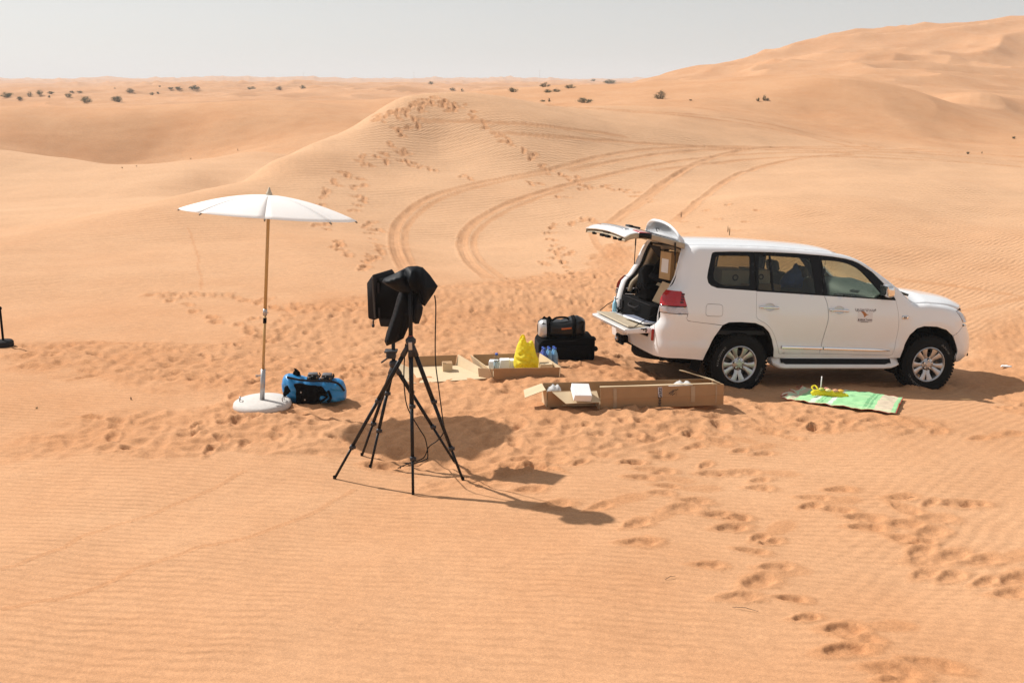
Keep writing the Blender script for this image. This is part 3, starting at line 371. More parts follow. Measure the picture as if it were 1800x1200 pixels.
# ---------------------------------------------------------------- mesh helpers
def link(name, me, m=None, parent=None, smooth_=True):
    o = bpy.data.objects.new(name, me); COL.objects.link(o)
    if m is not None and not me.materials:
        for x in (m if isinstance(m, (list, tuple)) else [m]): me.materials.append(x)
    if parent is not None: o.parent = parent
    if smooth_ and len(me.polygons): me.polygons.foreach_set('use_smooth', np.ones(len(me.polygons), bool))
    return o
def from_data(name, v, f, m=None, parent=None, smooth_=False):
    me = bpy.data.meshes.new(name); me.from_pydata([tuple(map(float, p)) for p in v], [], [tuple(int(i) for i in q) for q in f]); me.update()
    return link(name, me, m, parent, smooth_)
def empty(name, loc=(0,0,0), rz=0.):
    o = bpy.data.objects.new(name, None); COL.objects.link(o); o.location = loc; o.rotation_euler = (0, 0, rz); o.empty_display_size = .2
    return o
class MB:
    """collects shapes for one mesh object"""
    def __init__(self): self.bm = bmesh.new()
    def box(self, c, s, rot=None, bevel=0, seg=1):
        M = Matrix.Translation(c) @ (rot.to_4x4() if rot is not None else Matrix()) @ Matrix.Diagonal((*s, 1))
        r = bmesh.ops.create_cube(self.bm, size=1, matrix=M)
        if bevel:
            es = list({e for v in r['verts'] for e in v.link_edges})
            bmesh.ops.bevel(self.bm, geom=es, offset=bevel, segments=seg, affect='EDGES', profile=.5)
        return self
    def hexa(self, p):
        """8 corners: bottom 4 then top 4, both counter-clockwise from above"""
        v = [self.bm.verts.new(q) for q in p]
        for f in ((3,2,1,0),(4,5,6,7),(0,1,5,4),(1,2,6,5),(2,3,7,6),(3,0,4,7)): self.bm.faces.new([v[i] for i in f])
        return self
    def tube(self, pts, r, n=10, cap=True, flat=None):
        """tube along points; r a number or a list; flat=(axis vector, factor) squashes it"""
        pts = [Vector(p) for p in pts]; N = len(pts); rs = r if isinstance(r, (list, tuple)) else [r]*N
        rings = []; up = None
        for i, p in enumerate(pts):
            d = (pts[min(i+1, N-1)]-pts[max(i-1, 0)]).normalized()
            if up is None:
                up = Vector((0,0,1)) if abs(d.z) < .9 else Vector((1,0,0))
            a = d.cross(up); a = a.normalized() if a.length > 1e-6 else d.orthogonal().normalized(); b = a.cross(d).normalized(); up = b
            ring = []
            for k in range(n):
                t = 2*math.pi*k/n; off = a*math.cos(t)*rs[i]+b*math.sin(t)*rs[i]
                if flat: ax = Vector(flat[0]).normalized(); off -= ax*off.dot(ax)*(1-flat[1])
                ring.append(self.bm.verts.new(p+off))
            rings.append(ring)
        for A, B in zip(rings[:-1], rings[1:]):
            for k in range(n): self.bm.faces.new((A[k], A[(k+1)%n], B[(k+1)%n], B[k]))
        if cap:
            self.bm.faces.new(rings[0][::-1]); self.bm.faces.new(rings[-1])
        return self
    def lathe(self, prof, n=32, M=None, close=False):
        """profile of (radius, height) turned about Z, then placed by M"""
        M = M or Matrix(); rings = []
        for r, z in prof:
            if r < 1e-6: rings.append([self.bm.verts.new(M @ Vector((0,0,z)))])
            else: rings.append([self.bm.verts.new(M @ Vector((r*math.cos(2*math.pi*k/n), r*math.sin(2*math.pi*k/n), z))) for k in range(n)])
        prs = list(zip(rings[:-1], rings[1:]))
        if close: prs.append((rings[-1], rings[0]))
        for A, B in prs:
            for k in range(n):
                a, b = A[k % len(A)], A[(k+1) % len(A)]; c, d = B[(k+1) % len(B)], B[k % len(B)]
                q = []
                for x in (a, b, c, d):
                    if x not in q: q.append(x)
                if len(q) > 2:
                    try: self.bm.faces.new(q)
                    except ValueError: pass
        return self
    def grid(self, P, thick=0, flip=False):
        """rows of points as a sheet, optionally with thickness (along -normal)"""
        P = np.asarray(P, float); n, m = P.shape[:2]
        vs = [[self.bm.verts.new(P[i, j]) for j in range(m)] for i in range(n)]
        fs = []
        for i in range(n-1):
            for j in range(m-1):
                q = (vs[i][j], vs[i+1][j], vs[i+1][j+1], vs[i][j+1])
                fs.append(self.bm.faces.new(q[::-1] if flip else q))
        if thick:
            du = np.gradient(P, axis=0); dv = np.gradient(P, axis=1); N = np.cross(du, dv); N /= np.maximum(np.linalg.norm(N, axis=-1, keepdims=True), 1e-9)
            if flip: N = -N
            Q = P-N*thick
            ws = [[self.bm.verts.new(Q[i, j]) for j in range(m)] for i in range(n)]
            for i in range(n-1):
                for j in range(m-1):
                    q = (ws[i][j], ws[i][j+1], ws[i+1][j+1], ws[i+1][j])
                    self.bm.faces.new(q[::-1] if flip else q)
            b = [(i, 0) for i in range(n)]+[(n-1, j) for j in range(1, m)]+[(i, m-1) for i in range(n-2, -1, -1)]+[(0, j) for j in range(m-2, 0, -1)]
            for k in range(len(b)):
                i, j = b[k]; i2, j2 = b[(k+1) % len(b)]
                q = (vs[i][j], ws[i][j], ws[i2][j2], vs[i2][j2])
                self.bm.faces.new(q if flip else q[::-1])
        return self
    def build(self, name, m=None, parent=None, smooth_=False, angle=None, subsurf=0, mirror=False):
        bmesh.ops.recalc_face_normals(self.bm, faces=self.bm.faces)
        me = bpy.data.meshes.new(name); self.bm.to_mesh(me); self.bm.free()
        o = link(name, me, m, parent, smooth_ or angle is not None)
        if angle is not None: me.set_sharp_from_angle(angle=R(angle))
        if subsurf:
            s = o.modifiers.new('sub', 'SUBSURF'); s.levels = subsurf; s.render_levels = subsurf
        return o
def tri_panel(outline, holes, spacing, step=.03, extra=None):
    """triangulate a 2D region; returns points and triangles"""
    def dense(p):
        out = []
        for a, b in zip(p, p[1:]+p[:1]):
            n = max(1, int(math.hypot(b[0]-a[0], b[1]-a[1])/step+.5))
            out += [(a[0]+(b[0]-a[0])*k/n, a[1]+(b[1]-a[1])*k/n) for k in range(n)]
        return out
    rings = [dense(list(outline))]+[dense(list(h)) for h in holes]
    pts = []; edges = []
    for r in rings:
        s = len(pts); pts += r; edges += [(s+i, s+(i+1) % len(r)) for i in range(len(r))]
    B = np.array(pts); x0, y0 = np.array(rings[0]).min(0); x1, y1 = np.array(rings[0]).max(0)
    gxx, gyy = np.meshgrid(np.arange(x0+spacing*.5, x1, spacing), np.arange(y0+spacing*.5, y1, spacing)); G = np.stack([gxx.ravel(), gyy.ravel()], 1)
    ok = poly_in(rings[0], G[:,0], G[:,1])
    for h in rings[1:]: ok &= ~poly_in(h, G[:,0], G[:,1])
    G = G[ok]
    if len(G):
        d = np.min(np.linalg.norm(G[:,None]-B[None], axis=-1), axis=1); G = G[d > spacing*.35]
    if extra is not None and len(extra):
        E_ = np.array(extra); ok = poly_in(rings[0], E_[:,0], E_[:,1])
        for h in rings[1:]: ok &= ~poly_in(h, E_[:,0], E_[:,1])
        E_ = E_[ok]; d = np.min(np.linalg.norm(E_[:,None]-B[None], axis=-1), axis=1); E_ = E_[d > .003]
        if len(G):
            d = np.min(np.linalg.norm(G[:,None]-E_[None], axis=-1), axis=1); G = G[d > .012]
        G = np.vstack([G, E_])
    allp = pts+[tuple(g) for g in G]
    vo, eo, fo, _, _, _ = delaunay_2d_cdt([Vector(p) for p in allp], edges, [], 0, 1e-6)
    V = np.array([(p.x, p.y) for p in vo]); T = []
    F = np.array([f for f in fo if len(f) == 3]); C = V[F].mean(1)
    keep = poly_in(rings[0], C[:,0], C[:,1])
    for h in rings[1:]: keep &= ~poly_in(h, C[:,0], C[:,1])
    return V, F[keep]
def poly_in(poly, x, y):
    P = np.asarray(poly); c = np.zeros(np.shape(x), bool); n = len(P)
    for i in range(n):
        x0, y0 = P[i]; x1, y1 = P[(i+1) % n]
        if y0 == y1: continue
        c ^= ((y0 > y) != (y1 > y)) & (x < (x1-x0)*(y-y0)/(y1-y0)+x0)
    return c
def panel_mesh(name, parts, thick=.022, off=0., mats=None, parent=None, sides=(1,)):
    """parts: list of (outline, holes, mapping, spacing); mapping(a,v)->(n,3). One shell with rim; slot 0 outside and rim, slot 1 inside"""
    VV = []; FF = []; MI = []; base = 0; sharp = []
    for prt in parts:
        outline, holes, mp, spacing = prt[:4]
        V, T = tri_panel(outline, holes, spacing, .03, prt[4] if len(prt) > 4 else None)
        e = 1e-3
        P = mp(V[:,0], V[:,1]); N = np.cross(mp(V[:,0]+e, V[:,1])-mp(V[:,0]-e, V[:,1]), mp(V[:,0], V[:,1]+e)-mp(V[:,0], V[:,1]-e))
        N /= np.maximum(np.linalg.norm(N, axis=1, keepdims=True), 1e-12)
        if np.mean(N[:,1]*P[:,1]) < 0: N = -N
        n0 = np.cross(P[T[:,1]]-P[T[:,0]], P[T[:,2]]-P[T[:,0]]); flip = np.sum(n0*N[T].mean(1), 1) < 0
        T = np.where(flip[:,None], T[:, ::-1], T)
        A = P+N*off; Bk = A-N*thick
        cnt = {}
        for t in T:
            for i in range(3): cnt[(t[i], t[(i+1)%3])] = 1
        bd = [k for k in cnt if (k[1], k[0]) not in cnt]
        n = len(V)
        for s in sides:
            S = np.array([1, s, 1.])
            b0 = base; VV += list(A*S)+list(Bk*S); base += 2*n
            rev = (s < 0)
            F1 = T+b0; F2 = T[:, ::-1]+b0+n
            rim = []
            rv = {}
            for a, b in bd:
                for q in (a, b):
                    if q not in rv:
                        rv[q] = base; VV.append(A[q]*S); VV.append(Bk[q]*S); base += 2
                rim.append((rv[a], rv[a]+1, rv[b]+1, rv[b]))
            if rev: F1 = F1[:, ::-1]; F2 = F2[:, ::-1]; rim = [r[::-1] for r in rim]
            FF += [tuple(f) for f in F1]; MI += [0]*len(F1); FF += [tuple(f) for f in F2]; MI += [1]*len(F2); FF += rim; MI += [0]*len(rim)
    me = bpy.data.meshes.new(name); me.from_pydata([tuple(map(float, p)) for p in VV], [], [tuple(int(i) for i in f) for f in FF]); me.update()
    for m in mats: me.materials.append(m)
    if len(mats) > 1: me.polygons.foreach_set('material_index', np.array(MI, dtype=np.int32))
    return link(name, me, None, parent, True)
def text_mesh(body, size, m, name='lettering', parent=None, align='CENTER', extrude=.0, bold=0, shear=0):
    cu = bpy.data.curves.new(name, 'FONT'); cu.body = body; cu.size = size; cu.align_x = align; cu.align_y = 'CENTER'; cu.extrude = extrude; cu.offset = bold; cu.shear = shear; cu.resolution_u = 3
    o = bpy.data.objects.new(name, cu); COL.objects.link(o); bpy.context.view_layer.update()
    me = bpy.data.meshes.new_from_object(o.evaluated_get(bpy.context.evaluated_depsgraph_get()))
    COL.objects.unlink(o); bpy.data.objects.remove(o); bpy.data.curves.remove(cu)
    me.materials.clear(); me.name = name
    return link(name, me, m, parent, False)
def interp(tab):
    a = np.array(tab, float); x, y = a[:,0], a[:,1]
    h = np.diff(x); d = np.diff(y)/h
    m = np.r_[d[0], (d[:-1]*h[1:]+d[1:]*h[:-1])/(h[:-1]+h[1:]), d[-1]]
    m[1:-1][d[:-1]*d[1:] < 0] = 0
    def f(q):
        q = np.clip(np.asarray(q, float), x[0], x[-1]); i = np.clip(np.searchsorted(x, q)-1, 0, len(x)-2); t = (q-x[i])/h[i]
        return (1+2*t)*(1-t)**2*y[i]+t*(1-t)**2*h[i]*m[i]+t*t*(3-2*t)*y[i+1]+t*t*(t-1)*h[i]*m[i+1]
    return f
def rounded(pts, r, n=5):
    """round the corners of a closed polygon; r one radius or one per corner"""
    out = []; N = len(pts)
    for i in range(N):
        p = np.array(pts[i]); a = np.array(pts[i-1])-p; b = np.array(pts[(i+1) % N])-p
        la, lb = np.linalg.norm(a), np.linalg.norm(b); rr = min(r[i] if isinstance(r, (list, tuple)) else r, la*.45, lb*.45)
        if rr < 1e-4: out.append(tuple(p)); continue
        A = p+a/la*rr; B = p+b/lb*rr
        for k in range(n+1):
            t = k/n; out.append(tuple((1-t)**2*A+2*t*(1-t)*p+t*t*B))
    return out
def spline2(pts, n=6):
    t = [pts[0]]+list(pts)+[pts[-1]]; o = []
    for i in range(1, len(t)-2):
        p = [np.array(q, float) for q in t[i-1:i+3]]
        for k in range(n):
            u = k/n; o.append(tuple(.5*((2*p[1])+(-p[0]+p[2])*u+(2*p[0]-5*p[1]+4*p[2]-p[3])*u*u+(-p[0]+3*p[1]-3*p[2]+p[3])*u**3)))
    return o+[tuple(pts[-1])]
# ---------------------------------------------------------------- dusty air
HZ = 60.
haze = MB().box((0, 0, (HZ-25)/2), (15000, 15000, HZ+25)).build('haze', None, None)
tag(haze, 'pale dusty air over the desert', None, None, 'stuff')
hm = bpy.data.materials.new('haze air'); hm.use_nodes = True; ht = hm.node_tree; ht.nodes.remove(ht.nodes['Principled BSDF'])
hv = ht.nodes.new('ShaderNodeVolumePrincipled'); hv.inputs['Color'].default_value = (.69,.80,.89,1); hv.inputs['Density'].default_value = .0005; hv.inputs['Anisotropy'].default_value = .1
ht.links.new(hv.outputs[0], ht.nodes['Material Output'].inputs['Volume']); haze.data.materials.append(hm)
# ---------------------------------------------------------------- the white off-road car
# car axes: x forward from the rear axle, y to the car's left, z up from the tyre contact
CAR_LOC = Vector((2.7362, 13.607, 3.7-4.0471)); CAR_ROT = (-.065, .0666, .23243)
suv = empty('suv', CAR_LOC); suv.rotation_euler = CAR_ROT
tag(suv, 'white five-door off-road car parked on the sand with its rear hatch open', 'car')
from mathutils import Euler
CAR_M = Matrix.Translation(CAR_LOC) @ Euler(CAR_ROT, 'XYZ').to_matrix().to_4x4()
def paint_material():
    m = bpy.data.materials.new('white car paint'); m.use_nodes = True; t = m.node_tree; b = t.nodes['Principled BSDF']; N = t.nodes.new; L = t.links.new
    setp(b, Roughness=.32, Coat_Weight=.9, Coat_Roughness=.05)
    tc = N('ShaderNodeTexCoord'); n = N('ShaderNodeTexNoise'); n.inputs['Scale'].default_value = 3.5; n.inputs['Detail'].default_value = 6; L(tc.outputs['Object'], n.inputs['Vector'])
    sp = N('ShaderNodeSeparateXYZ'); L(tc.outputs['Object'], sp.inputs[0])
    mr = N('ShaderNodeMapRange'); mr.inputs[1].default_value = 1.05; mr.inputs[2].default_value = .35; mr.inputs[3].default_value = 0; mr.inputs[4].default_value = .5; L(sp.outputs[2], mr.inputs[0])
    mu = N('ShaderNodeMath'); mu.operation = 'MULTIPLY'; L(mr.outputs[0], mu.inputs[0]); L(n.outputs[0], mu.inputs[1])   # sand dust thrown up along the sills
    mx = N('ShaderNodeMix'); mx.data_type = 'RGBA'; mx.inputs[6].default_value = (.80, .815, .835, 1); mx.inputs[7].default_value = (.55, .40, .27, 1); L(mu.outputs[0], mx.inputs[0]); L(mx.outputs[2], b.inputs['Base Color'])
    return m
def glass_material(name, tint, gloss=.03):
    m = bpy.data.materials.new(name); m.use_nodes = True; t = m.node_tree; N = t.nodes.new; L = t.links.new
    t.nodes.remove(t.nodes['Principled BSDF'])
    tr = N('ShaderNodeBsdfTransparent'); tr.inputs[0].default_value = (*tint, 1); gl = N('ShaderNodeBsdfGlossy'); gl.inputs['Roughness'].default_value = gloss; gl.inputs[0].default_value = (.9, .9, .9, 1)
    lw = N('ShaderNodeLayerWeight'); lw.inputs[0].default_value = .5; pw = N('ShaderNodeMath'); pw.operation = 'POWER'; L(lw.outputs['Facing'], pw.inputs[0]); pw.inputs[1].default_value = 5
    fr = N('ShaderNodeMath'); fr.operation = 'MULTIPLY_ADD'; L(pw.outputs[0], fr.inputs[0]); fr.inputs[1].default_value = .55; fr.inputs[2].default_value = .035; mx = N('ShaderNodeMixShader')
    nz = N('ShaderNodeTexNoise'); nz.inputs['Scale'].default_value = 1.5; bp = N('ShaderNodeBump'); bp.inputs['Distance'].default_value = .002; L(nz.outputs[0], bp.inputs['Height']); L(bp.outputs[0], gl.inputs['Normal'])
    L(fr.outputs[0], mx.inputs[0]); L(tr.outputs[0], mx.inputs[1]); L(gl.outputs[0], mx.inputs[2]); L(mx.outputs[0], t.nodes['Material Output'].inputs[0])
    return m
PAINT = paint_material()
M_TRIM = mat('beige cabin trim', (.42, .35, .25), .7, var=.05)
M_BLACKP = mat('black gloss trim', (.005, .005, .006), .3, var=.1, spec=.2)
M_RUBBER = mat('black rubber', (.012, .011, .011), .8, var=.15, spec=.2, bump=.0008, bscale=90)
M_DARK = mat('dark underbody', (.008, .008, .008), .9, var=.2, spec=.1)
M_CHROME = mat('chrome', (.80, .80, .80), .12, 1, var=.02)
M_ALLOY = mat('silver alloy', (.50, .50, .51), .32, .85, var=.04)
M_GLASS_D = glass_material('privacy glass', (.66, .65, .58)); M_GLASS_C = glass_material('clear glass', (.88, .91, .86))
M_RED = mat('red lamp lens', (.40, .010, .016), .14, coat=.5, var=.15, scale=40); M_CLEAR = mat('clear lamp lens', (.50, .43, .42), .12, .45, coat=.5, var=.12, scale=35)
M_REDREF = mat('red reflector', (.33, .02, .015), .3, var=.1, scale=120)
M_SEAT = mat('dark green grey leather', (.060, .075, .066), .6, var=.1, bump=.001); M_DASH = mat('dark teal grey dashboard', (.045, .062, .058), .55, var=.1)
M_TREAD = mat('black step tread', (.010, .010, .011), .7, var=.1, spec=.15, bump=.001, bscale=140)
M_TYRE = mat('tyre rubber', (.008, .008, .008), .85, spec=.2, var=.2, scale=14, bump=.0006, bscale=120)
M_LETTER = mat('raised white tyre lettering', (.52, .52, .50), .7, var=.1)
W_OF = interp([(.15,.90),(.42,.958),(.55,.974),(.63,.984),(.71,.974),(.85,.979),(1.0,.984),(1.10,.979),(1.20,.963),(1.30,.938),(1.57,.846),(1.84,.755),(1.95,.70)])
XR_OF = interp([(.3,-1.12),(.5,-1.16),(.83,-1.165),(.90,-1.155),(.99,-1.125),(1.07,-1.135),(1.15,-1.135),(1.24,-1.125),(1.33,-1.06),(1.40,-.965),(1.587,-.885),(1.75,-.85),(1.83,-.815),(1.95,-.76)])
XF_OF = interp([(.3,3.40),(.401,3.50),(.472,3.645),(.574,3.69),(.80,3.665),(.90,3.61),(1.065,3.555),(1.152,3.46),(1.25,3.30)])
ZT_OF = interp([(-1.2,1.90),(-.77,1.913),(-.4,1.921),(.33,1.926),(.93,1.903),(1.30,1.882),(1.46,1.862),(1.624,1.826),(1.785,1.763),(1.96,1.66),(2.107,1.567),(2.257,1.461),(2.345,1.395),(2.41,1.315),(2.47,1.268),(2.75,1.245),(3.15,1.206),(3.29,1.176),(3.42,1.13),(3.75,1.02)])
RC, RF = .20, .50
def side_map(a, v):
    a = np.asarray(a, float); v = np.asarray(v, float)
    w = W_OF(v).copy(); xr = XR_OF(v); xf = XF_OF(v)
    xrc = xr+RC; xfc = xf-RF
    x = a.copy(); y = w.copy()
    s = xrc-a; th = np.clip(s/RC, 0, math.pi/2); t = np.maximum(0, s-RC*math.pi/2)
    k = s > 0
    x = np.where(k, xrc-RC*np.sin(th)-.035*(1-np.maximum(0, w-RC-t)**2/np.maximum(w-RC, .1)**2)*(t > 0), x); y = np.where(k, w-RC+RC*np.cos(th)-t, y)
    s = a-xfc; th = np.clip(s/RF, 0, math.pi/2); t = np.maximum(0, s-RF*math.pi/2)
    k2 = s > 0
    x = np.where(k2, xfc+RF*np.sin(th)+.03*np.clip(t/.4, 0, 1), x); y = np.where(k2, w-RF+RF*np.cos(th)-t, y)
    # wheel-arch flares
    for cx in (0., 2.82):
        d = np.hypot(x-cx, v-.42); y = y+.016*np.exp(-((d-.56)/.075)**2)*(v > .3)
    # round over towards the roof and the bonnet
    r = np.where(x < 2.3, .062, .085); e = ZT_OF(x)-v
    q = np.clip(r-e, 0, r); y = y-(r-np.sqrt(np.maximum(r*r-q*q, 0)))
    return np.stack([x, y, v], -1)
def xa(x, z):
    """outline coordinate for a point given by x on the side view"""
    xrc = float(XR_OF(z))+RC; xfc = float(XF_OF(z))-RF
    if x < xrc: return xrc-RC*math.asin(min(1, (xrc-x)/RC))
    if x > xfc: return xfc+RF*math.asin(min(1, (x-xfc)/RF))
    return x
def XA(p): return [(xa(x, z), z) for x, z in p]
def a_rear(z, th): return float(XR_OF(z))+RC-RC*th
def a_rear_mid(z): return float(XR_OF(z))+RC-RC*math.pi/2-(float(W_OF(z))-RC)
def a_front_mid(z): return float(XF_OF(z))-RF+RF*math.pi/2+(float(W_OF(z))-RF)
def inset(poly, d):
    P = np.array(poly); n = len(P)
    area = .5*np.sum(P[:,0]*np.roll(P[:,1], -1)-np.roll(P[:,0], -1)*P[:,1])
    t = np.roll(P, -1, 0)-np.roll(P, 1, 0); t /= np.maximum(np.linalg.norm(t, axis=1, keepdims=True), 1e-9)
    N = np.stack([-t[:,1], t[:,0]], 1)*(1 if area > 0 else -1)
    return [tuple(q) for q in P+N*d]
R_ARCH = [(-.309,.924),(-.22,.963),(-.059,.969),(.152,.958),(.275,.914),(.364,.839),(.423,.73),(.459,.599),(.47,.50)]
F_ARCH = [(2.365,.50),(2.378,.56),(2.402,.673),(2.463,.821),(2.561,.915),(2.668,.944),(2.877,.938),(3.035,.893),(3.144,.814)]
DLO_LOW = [(2.225,1.284),(1.143,1.327),(.169,1.366),(-.385,1.392),(-.47,1.42),(-.507,1.456),(-.518,1.518),(-.50,1.60),(-.442,1.800),(-.425,1.832),(-.385,1.845)]
DLO_TOP = [(-.32,1.848),(-.144,1.856),(.209,1.862),(.50,1.862),(.804,1.858),(1.117,1.844),(1.313,1.832),(1.51,1.809),(1.62,1.785),(1.705,1.754),(1.895,1.646),(2.043,1.515),(2.179,1.365)]
DOOR_R_REAR = spline2([(.163,1.366),(.158,1.20),(.157,1.09),(.160,1.04),(.208,.992),(.307,.945),(.397,.861),(.462,.752),(.504,.643),(.525,.565),(.55,.549)], 4)
SPLIT = spline2([(1.132,.549),(1.158,.713),(1.203,.957),(1.207,1.087),(1.185,1.227),(1.143,1.326)], 4)
DOOR_F_FRONT = spline2([(2.222,1.275),(2.254,1.144),(2.281,.976),(2.282,.843),(2.256,.647),(2.234,.555),(2.195,.528)], 4)
for_hole = DLO_LOW[2:]+DLO_TOP+[(2.225,1.284)]+DOOR_F_FRONT+[(1.132,.549)]+DOOR_R_REAR[::-1][:-1]
FUEL = rounded([(-.548,1.04),(-.312,1.035),(-.315,1.185),(-.545,1.192)], .045)
LAMP = XA([(-.886,1.343),(-.86,1.312),(-.83,1.22),(-.788,1.058)])
lamp_rear = [(a_rear(z, 1.25), z) for z in (1.066,1.10,1.15,1.20,1.25,1.30,1.335)]
body_outline = (R_ARCH+F_ARCH+XA([(3.22,.862),(3.315,.935)])+XA([(3.32,.985),(3.25,1.075),(3.19,1.147),(3.32,1.150)])
    +[(xa(x, float(ZT_OF(x))-.0005), float(ZT_OF(x))-.0005) for x in (3.30,3.15,2.95,2.75,2.6,2.52,2.47,2.44,2.41,2.38,2.345,2.257,2.18,2.107,2.03,1.96,1.87,1.785,1.70,1.624,1.54,1.46,1.30,1.1,.93,.6,.33,0,-.2,-.4,-.6)]
    +[(a_rear(z, th), z) for z, th in ((1.912,.55),(1.905,.9),(1.88,1.15),(1.83,1.25),(1.75,1.25),(1.65,1.25),(1.587,1.25),(1.5,1.25),(1.42,1.25),(1.38,1.25),(1.345,1.25))]
    +LAMP+XA([(-.806,1.0),(-.785,.978),(-.742,.967)]))
edge_rows = [(xa(x, float(ZT_OF(x))-e), float(ZT_OF(x))-e) for x in np.linspace(-.70, 3.28, 150) for e in (.003,.009,.018,.030,.045,.062,.085)]
panel_mesh('body_side', [(body_outline, [for_hole, inset(FUEL, -.004)], side_map, .05, edge_rows)], .03, 0, [PAINT, M_TRIM], suv, (-1, 1))
# doors, windows, handles
def hpos(x, z, off=0.):
    p = side_map(np.array([x]), np.array([z]))[0]; return Vector((p[0], p[1]+off, p[2]))
def ellipse(cx, cz, rx, rz, n=20): return [(cx+rx*math.cos(2*math.pi*k/n), cz+rz*math.sin(2*math.pi*k/n)) for k in range(n)]
door_rear = DLO_LOW[1:3]+DOOR_R_REAR[1:]+SPLIT[:-1]
door_front = [DLO_LOW[1]]+SPLIT[::-1][1:]+[(1.132,.549)]+DOOR_F_FRONT[::-1]+[(2.225,1.284)]
frame_q = [(.163,1.366)]+DLO_LOW[3:]+DLO_TOP[:2]+[(.163,1.861)]
frame_r = [DLO_LOW[1],(.171,1.366),(.171,1.861)]+DLO_TOP[3:6]+[(1.137,1.843)]
frame_f = [(1.149,1.3265)]+[(1.143,1.842)]+DLO_TOP[6:]+[(2.225,1.284)]
GL_Q = rounded([(-.37,1.803),(.108,1.812),(.085,1.43),(-.30,1.422),(-.435,1.50)], [.05,.03,.04,.06,.06])
GL_R = rounded([(.235,1.825),(.99,1.803),(1.035,1.352),(.20,1.383)], .02)
GL_F = rounded(spline2([(1.15,1.785),(1.348,1.778),(1.53,1.748),(1.69,1.68),(1.83,1.56),(2.02,1.36)], 4)+[(2.06,1.306),(1.205,1.334)], .006)
def make_handle(parent, x0, x1, z, s):
    p0 = hpos(x0, z); p1 = hpos(x1, z-.006)
    pts = [(p0.x, s*(p0.y+.004), p0.z), (p0.x+.02, s*(p0.y+.034), p0.z), ((p0.x+p1.x)/2, s*(p0.y+.042), z), (p1.x-.02, s*(p1.y+.034), p1.z), (p1.x, s*(p1.y+.004), p1.z)]
    MB().tube(spline2(pts, 4), .0165, 10).build('handle', M_CHROME, parent, True)
    xc = (x0+x1)/2+.01
    def cup(a, v):
        P = side_map(a, v); q = np.clip(1-((a-xc)/.078)**2-((v-z)/.052)**2, 0, 1); P[:,1] -= .030*np.sqrt(q); P[:,1] *= s; return P
    V, T = tri_panel(ellipse(xc, z, .077, .051, 28), [], .014, .01)
    from_data('handle_recess', cup(V[:,0], V[:,1]), T if s < 0 else T[:, ::-1], PAINT, parent, True)
for s in (-1, 1):
    for nm, outl, fr, gl, gm, hx in (('door', door_rear, frame_r, GL_R, M_GLASS_D, (.212, .469, 1.165)), ('door', door_front, frame_f, GL_F, M_GLASS_C, (1.224, 1.489, 1.142))):
        d = panel_mesh(nm, [(inset(outl, .0042), [ellipse((hx[0]+hx[1])/2+.01, hx[2], .078, .052, 28)], side_map, .05)], .03, 0, [PAINT, M_TRIM], suv, (s,))
        panel_mesh('window_frame', [(inset(fr, .0015), [gl], side_map, .06)], .02, -.006, [M_BLACKP, M_BLACKP], d, (s,))
        panel_mesh('window_pane', [(inset(gl, -.004), [], side_map, .06)], .004, -.012, [gm, gm], d, (s,))
        make_handle(d, *hx, s)
        m0, m1 = ((.56,.640), (1.160,.626)) if outl is door_rear else ((1.180,.626), (2.18,.602))
        yb_ = [float(side_map(np.array([q[0]]), np.array([q[1]]))[0,1]) for q in (m0, m1)]
        rws = []
        for q in np.linspace(0, 1, 9):
            x_ = m0[0]+(m1[0]-m0[0])*q; z_ = m0[1]+(m1[1]-m0[1])*q; y_ = yb_[0]+(yb_[1]-yb_[0])*q; tp = 1 if outl is door_rear else min(1, .35+(1-q)*4)
            rws.append([(x_, s*(y_+dy), z_+dz_*tp) for dy, dz_ in ((-.012,.022),(.010,.020),(.019,.004),(.014,-.016),(-.012,-.020))])
        MB().grid(rws).build('door_moulding', M_CHROME, d, angle=50)
        if outl is door_rear:
            panel_mesh('window_divider', [([(.378,1.83),(.402,1.83),(.424,1.372),(.396,1.372)], [], side_map, .06)], .012, -.004, [M_BLACKP, M_BLACKP], d, (s,))
        if s < 0 and outl is door_front:
            FRONT_DOOR = d
    q = panel_mesh('quarter_window', [(inset(frame_q, .0015), [GL_Q], side_map, .06)], .02, -.006, [M_BLACKP, M_BLACKP], suv, (s,))
    panel_mesh('window_pane', [(inset(GL_Q, -.004), [], side_map, .06)], .004, -.012, [M_GLASS_D, M_GLASS_D], q, (s,))
panel_mesh('fuel_flap', [(inset(FUEL, .001), [], side_map, .05)], .02, .001, [PAINT, PAINT], suv, (-1,))
